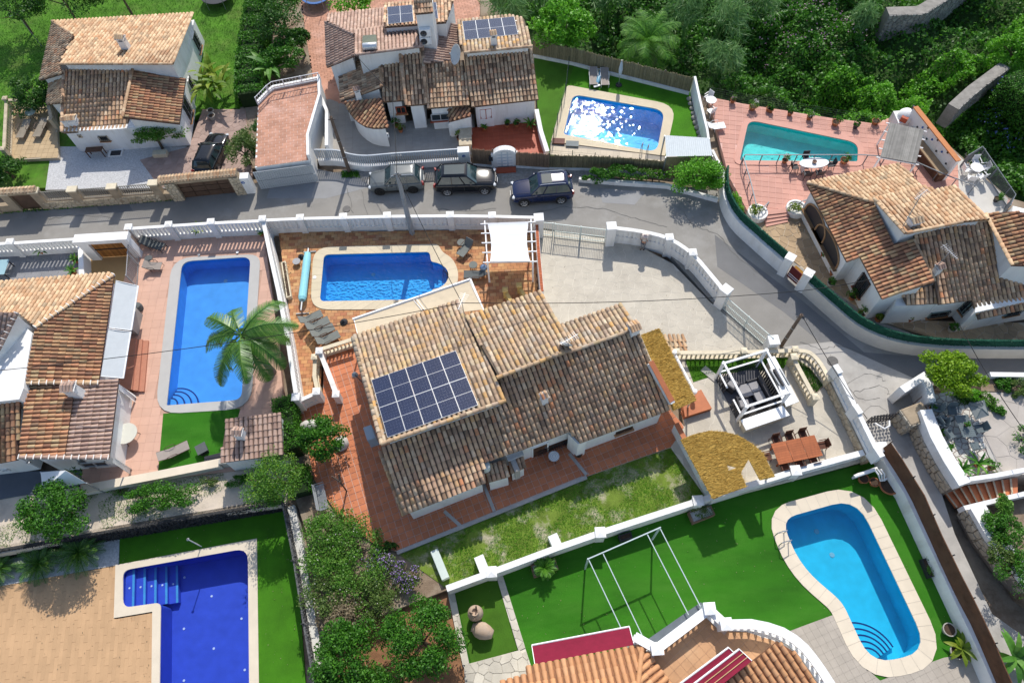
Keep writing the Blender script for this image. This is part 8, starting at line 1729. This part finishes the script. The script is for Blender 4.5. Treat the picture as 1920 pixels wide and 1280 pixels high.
pot(G(398,214),'upper clay pot beside the strelitzia clump',.26,.45,POTG); pot(G(400,224),'lower clay pot beside the strelitzia clump',.28,.45,POTG)
# ---- rose terrace things ----
for i,(x,y,k,l,fl) in enumerate(((1373,192,.25,'pot with orange flowers at the upper left of the rose terrace','pinkf'),(1410,205,.4,'long flower box near the pool corner on the rose terrace','white'),(1444,210,.2,'small pot on the upper edge of the rose terrace',None),(1480,216,.2,'dark pot on the upper edge of the rose terrace',None),(1516,224,.3,'potted shrub with its long shadow above the teal pool','white'),(1565,234,.4,'long terracotta flower box right of centre on the terrace edge',None),(1603,240,.25,'grey urn with a spiky plant on the rose terrace',None),(1640,232,.5,'big terracotta pot with a bright green shrub',None),(1470,305,.35,'low planter with pale flowers left of the oval table','white'),(1581,305,.4,'round leafy planter right of the oval table',None),(1812,296,.35,'dark potted plant at the upper white terrace rail',None),(1866,377,.35,'dark potted plant at the lower white terrace rail',None),(1440,208,.2,'tiny pot with a twig on the terrace edge',None))):
    pot(G(x,y),l,.22 if k<.4 else .3,.32,POTM if i not in(6,10,11) else POTB,plant='bush',pm='shrub' if fl else ('bright' if i==7 else 'ivy'),ps=k,fl=fl)
g=empty('oval_table',G(1520,318),'white oval table on the lower rose terrace','table'); c=g.location; pts=[(1.1*math.cos(t),.5*math.sin(t)) for t in [6.283*i/24 for i in range(24)]]; PB(g,'tabletop',PLW,lambda mb:mb.prism(pts,.70,.75,bottom=True))
for x in(-.7,.7): PB(g,'leg',PLW,lambda mb:mb.box((x,0,.35),(.08,.5,.7)))
mb=MB(); mb.lathe([(0,0),(.14,0),(.17,.15),(.14,.13),(0,.03)],n=12); o=mb.build('basket',WB); o.location=c+V(0,0,.755); tag(o,'small brown basket on the white oval table','basket')
for dx,dy,r,l in((-1.35,0,-1.57,'left end'),(1.35,.0,1.57,'right end'),(-.3,.75,math.pi,'upper side'),(-.6,-.75,0,'lower left side'),(.3,-.75,0,'lower right side')): chair('dark chair at the %s of the white oval table'%l,c+V(dx,dy,0),r,DARK,DARK,group='dark chairs round the oval table')
rtable('white metal garden table on the white corner terrace',(1822,326),.02,.45,.72,PLW,PLW)
for i,(x,y,l) in enumerate(((1806,325,'left'),(1838,322,'right'),(1824,312,'upper'),(1815,342,'lower left'),(1834,338,'lower right'))): chair('white metal armchair, %s one round the corner terrace table'%l,G(x,y,.02),[ -1.57,1.57,3.14,-.3,.3][i],PLW,PLW,group='white metal chairs')
chair('white plastic chair leaning at the rose terrace corner',G(1326,190),2.2,PLW,PLW); chair('white plastic chair below the white corner table',G(1331,216),.5,PLW,PLW)
g=empty('outdoor_kitchen',G(1720,290),'white kitchen wall with terracotta coping and counter','wall'); F=GP([(1693,238),(1770,338)],0); part(sweep(F,.25,[2.0,2.0]),'wall_body',WHITE,g); part(sweep([p+V(0,0,2.0) for p in F],.4,[.08,.08]),'coping',mat('coping_orange',(.50,.20,.08),.1,.8),g); d=(F[1]-F[0]).normalized(); nn=V(d.y,-d.x,0)
mb=MB(); mb.beam(F[0]+nn*.5+V(0,0,.85)+d*.9,F[1]+nn*.5+V(0,0,.85),.7,.1); part(mb,'counter',FLAG,g); mb=MB(); mb.beam(F[0]+nn*.45+V(0,0,.4)+d*.9,F[1]+nn*.45+V(0,0,.4),.55,.8); part(mb,'cupboard',WOODD,g)
for i in range(10): p=F[0].lerp(F[1],.22+.075*i)+nn*.15+V(0,0,1.2+.35*(i%3)); mb=MB(); mb.tube([p,p+nn*.05],[.09,.06],8); part(mb,'wall_ornament',[DARK,SIGNB,WOODD][i%3],g)
g=empty('pizza_oven',G(1688,235),'white domed pizza oven at the end of the kitchen wall','oven'); c=g.location; mb=MB(); mb.box(c+V(0,0,.45),(1.5,1.3,.9)); part(mb,'base',WHITE,g); mb=MB(); mb.lathe([(.001,.65)]+[(.65*math.sin(t),.65*math.cos(t)) for t in [1.57*i/6 for i in range(1,7)]],c+V(0,0,.9),18); part(mb,'dome',WHITE,g,smooth=True); mb=MB(); mb.box(c+V(-.35,-.45,1.1),(.5,.35,.4),rz=-.7); part(mb,'mouth',REDT,g); mb=MB(); mb.tube([c+V(.3,.2,1.3),c+V(.3,.2,1.75)],.09,8); part(mb,'flue',DARK,g)
g=empty('cane_pergola',G(1690,290),'white pergola roofed with grey cane mats beside the pizza oven','pergola'); q=GP([(1668,232),(1731,246),(1716,308),(1650,296)],2.2)
for v in q: mb=MB(); mb.box((v.x,v.y,1.1),(.1,.1,2.2)); part(mb,'post',WHITE2,g)
for i in range(5): a,b=q[0].lerp(q[3],i/4),q[1].lerp(q[2],i/4); d=(b-a).normalized()*.25; mb=MB(); mb.beam(a-d,b+d,.06,.08); part(mb,'beam',WHITE2,g)
CANE=mat('cane_grey',(.26,.25,.23),.15,.9,2,.4,20,piece=.2); me=None
for i in range(40): a,b=q[0].lerp(q[1],(i+.5)/40)+V(0,0,.08),q[3].lerp(q[2],(i+.5)/40)+V(0,0,.08); mb=MB(); mb.tube([a,b],.05,5); part(mb,'cane',CANE,g)
mb=MB(); mb.box((0,0,.02),(1.2,.8,.05)); 
for px,l,k in(((1560,515),'tall pot by the porch wall',.4),((1525,440),'flower pot under the first porch arch',.35),((1543,480),'pot between the two porch arches',.35),((1555,535),'pot at the lower porch corner',.3),((1596,560),'leafy pot by the grilled window',.4),((1612,592),'leafy shrub pot at the white corner',.4),((1645,600),'yellow green pot behind the white corner',.25),((1703,600),'small green pot by the stepped wall',.25),((1781,620),'grey urn by the dark doorway',.3)): pot(G(*px),l,.24,.35,POTG if k==.3 else POTM,plant='bush',pm='ivy' if k!=.25 else 'yellow',ps=k)
for x,y,l in((1418,398,'left curved planter'),(1490,392,'right curved planter')): c=G(x,y,.4); g=empty('shrub',c,'leafy green shrub filling the '+l,'shrub'); leaves(clouds(c+V(0,0,.2),(.5,.5,.35),380,12,.45),.13,LM['yellow'],'foliage',g)
# ---- marble patio ----
q=GP([(1789,779),(1814,777),(1828,818),(1806,820)],GZ+.74); g=empty('patio_table',V(q[0].x,q[0].y,GZ),'dark grey slatted rectangular table on the marble patio','table'); u=q[1]-q[0]; w=q[3]-q[0]; TG=mat('table_slate',(.12,.15,.16),.1,.5)
for i in range(12): a=q[0]+w*((i+.5)/12); mb=MB(); mb.beam(a,a+u,w.length/12-.012,.03); part(mb,'slat',TG,g)
for s,t in((.1,.1),(.9,.1),(.1,.9),(.9,.9)): p=q[0]+u*s+w*t; mb=MB(); mb.box((p.x,p.y,GZ+.36),(.06,.06,.72)); part(mb,'leg',TG,g)
cen=sum(q,V(0,0,0))/4; cen.z=GZ
pot(cen+V(0,0,.76),'green potted plant on the dark grey table',.12,.15,POTB,plant='bush',ps=.2,n=120)
for dx,dy,r,l in((-.95,.5,-1.3,'upper left'),(-.9,-.35,-1.3,'lower left'),(1.0,-.1,1.7,'right'),(-.2,1.1,3.0,'upper end'),(.35,-1.15,.1,'lower end')): chair('dark slate chair at the %s of the patio table'%l,cen+V(dx,dy,0),r,TG,TG,group='dark chairs on the marble patio')
for (x,y),l in(((1748,770),'dark chair against the white parapet near the lime tree'),((1757,797),'dark chair against the white parapet halfway down')): chair(l,G(x,y,GZ),1.2,TG,TG)
g=empty('open_parasol',G(1836,772,GZ),'low dark square parasol frame with grey panels','parasol'); q=GP([(1815,758),(1845,750),(1854,778),(1830,786)],GZ+.9); ap=sum(q,V(0,0,0))/4+V(0,0,.25)
for i in range(4): mb=MB(); a,b=q[i],q[(i+1)%4]; mb.add([a,b,ap],[(0,1,2)]); part(mb,'panel',mat('panel_grey',(.20,.22,.22),.1,.7),g); mb=MB(); mb.beam(a,ap,.04,.04); mb.beam(a,b,.03,.03); part(mb,'rib',TG,g)
mb=MB(); mb.tube([V(ap.x,ap.y,GZ),ap],.03,6); part(mb,'pole',TG,g)
for i,(x,y,l,k) in enumerate(((1745,768,'small green pot on the white parapet top',.2),(1763,815,'orange pot row by the parapet',.2),(1775,845,'green pot by the lower parapet',.3),(1800,882,'broad leafy plants at the lower patio edge',.4),(1830,872,'spiky aloe clump at the lower patio edge',.45),(1855,878,'green succulent bowl at the right end of the parapet',.35),(1790,880,'purple leaved pot on the parapet corner',.2))): pot(G(x,y,GZ),l,.18,.25,plant='blades' if i in(4,3) else 'bush',ps=k,pm='palm' if i==4 else 'ivy')
# pool ladders
def ladder(label,a,b,z):
    g=empty('pool_ladder',a,label,'pool ladder')
    for p in(a,b):
        d=(a-b).normalized(); o=V(-d.y,d.x,0); o=o if o.dot(V(1,0,0))>0 else -o; mb=MB(); mb.tube([p-o*.45,p-o*.45+V(0,0,.65),p-o*.2+V(0,0,.8),p+o*.1+V(0,0,.7),p+o*.15+V(0,0,-.9)],.03,7); part(mb,'handrail',RIM,g)
    for k in range(3): mb=MB(); mb.beam(a+o*.15+V(0,0,-.25-.25*k),b+o*.15+V(0,0,-.25-.25*k),.1,.03); part(mb,'tread',RIM,g)
ladder('chrome ladder on the left edge of the kidney pool',G(1466,1000,-.45),G(1474,1018,-.45),0)
ladder('chrome ladder at the lower edge of the glittering pool',G(1203,281,.05),G(1214,284,.05),0)
g=empty('garden_shower',G(378,1024,-1.5),'slim white shower pole behind the royal blue pool','shower'); c=g.location; mb=MB(); mb.tube([c,c+V(0,0,1.9)],.03,6); part(mb,'pole',PLW,g); mb=MB(); mb.lathe([(0,0),(.09,0),(.02,.06)],c+V(0,0,1.9),10); part(mb,'shower_head',GREYM,g)
c=G(598,812,.0); mb=MB(); mb.lathe([(0,.75),(.3,.72),(.55,.5),(.62,.2),(.6,-.1)],n=9); o=mb.build('boulder',mat('boulder_pale',(.52,.50,.47),.1,.9,2,.5,12),smooth=True); o.location=G(585,802); o.scale=(1.2,.7,1); tag(o,'pale boulder half hidden by the glossy tree','boulder')
for px,l in(((640,832),'second pale boulder in the shade of the glossy tree'),): mb=MB(); mb.lathe([(0,.5),(.3,.45),(.5,.2),(.5,-.1)],n=8); o=mb.build('boulder',mat('boulder_pale'),smooth=True); o.location=G(*px); tag(o,l,'boulder')
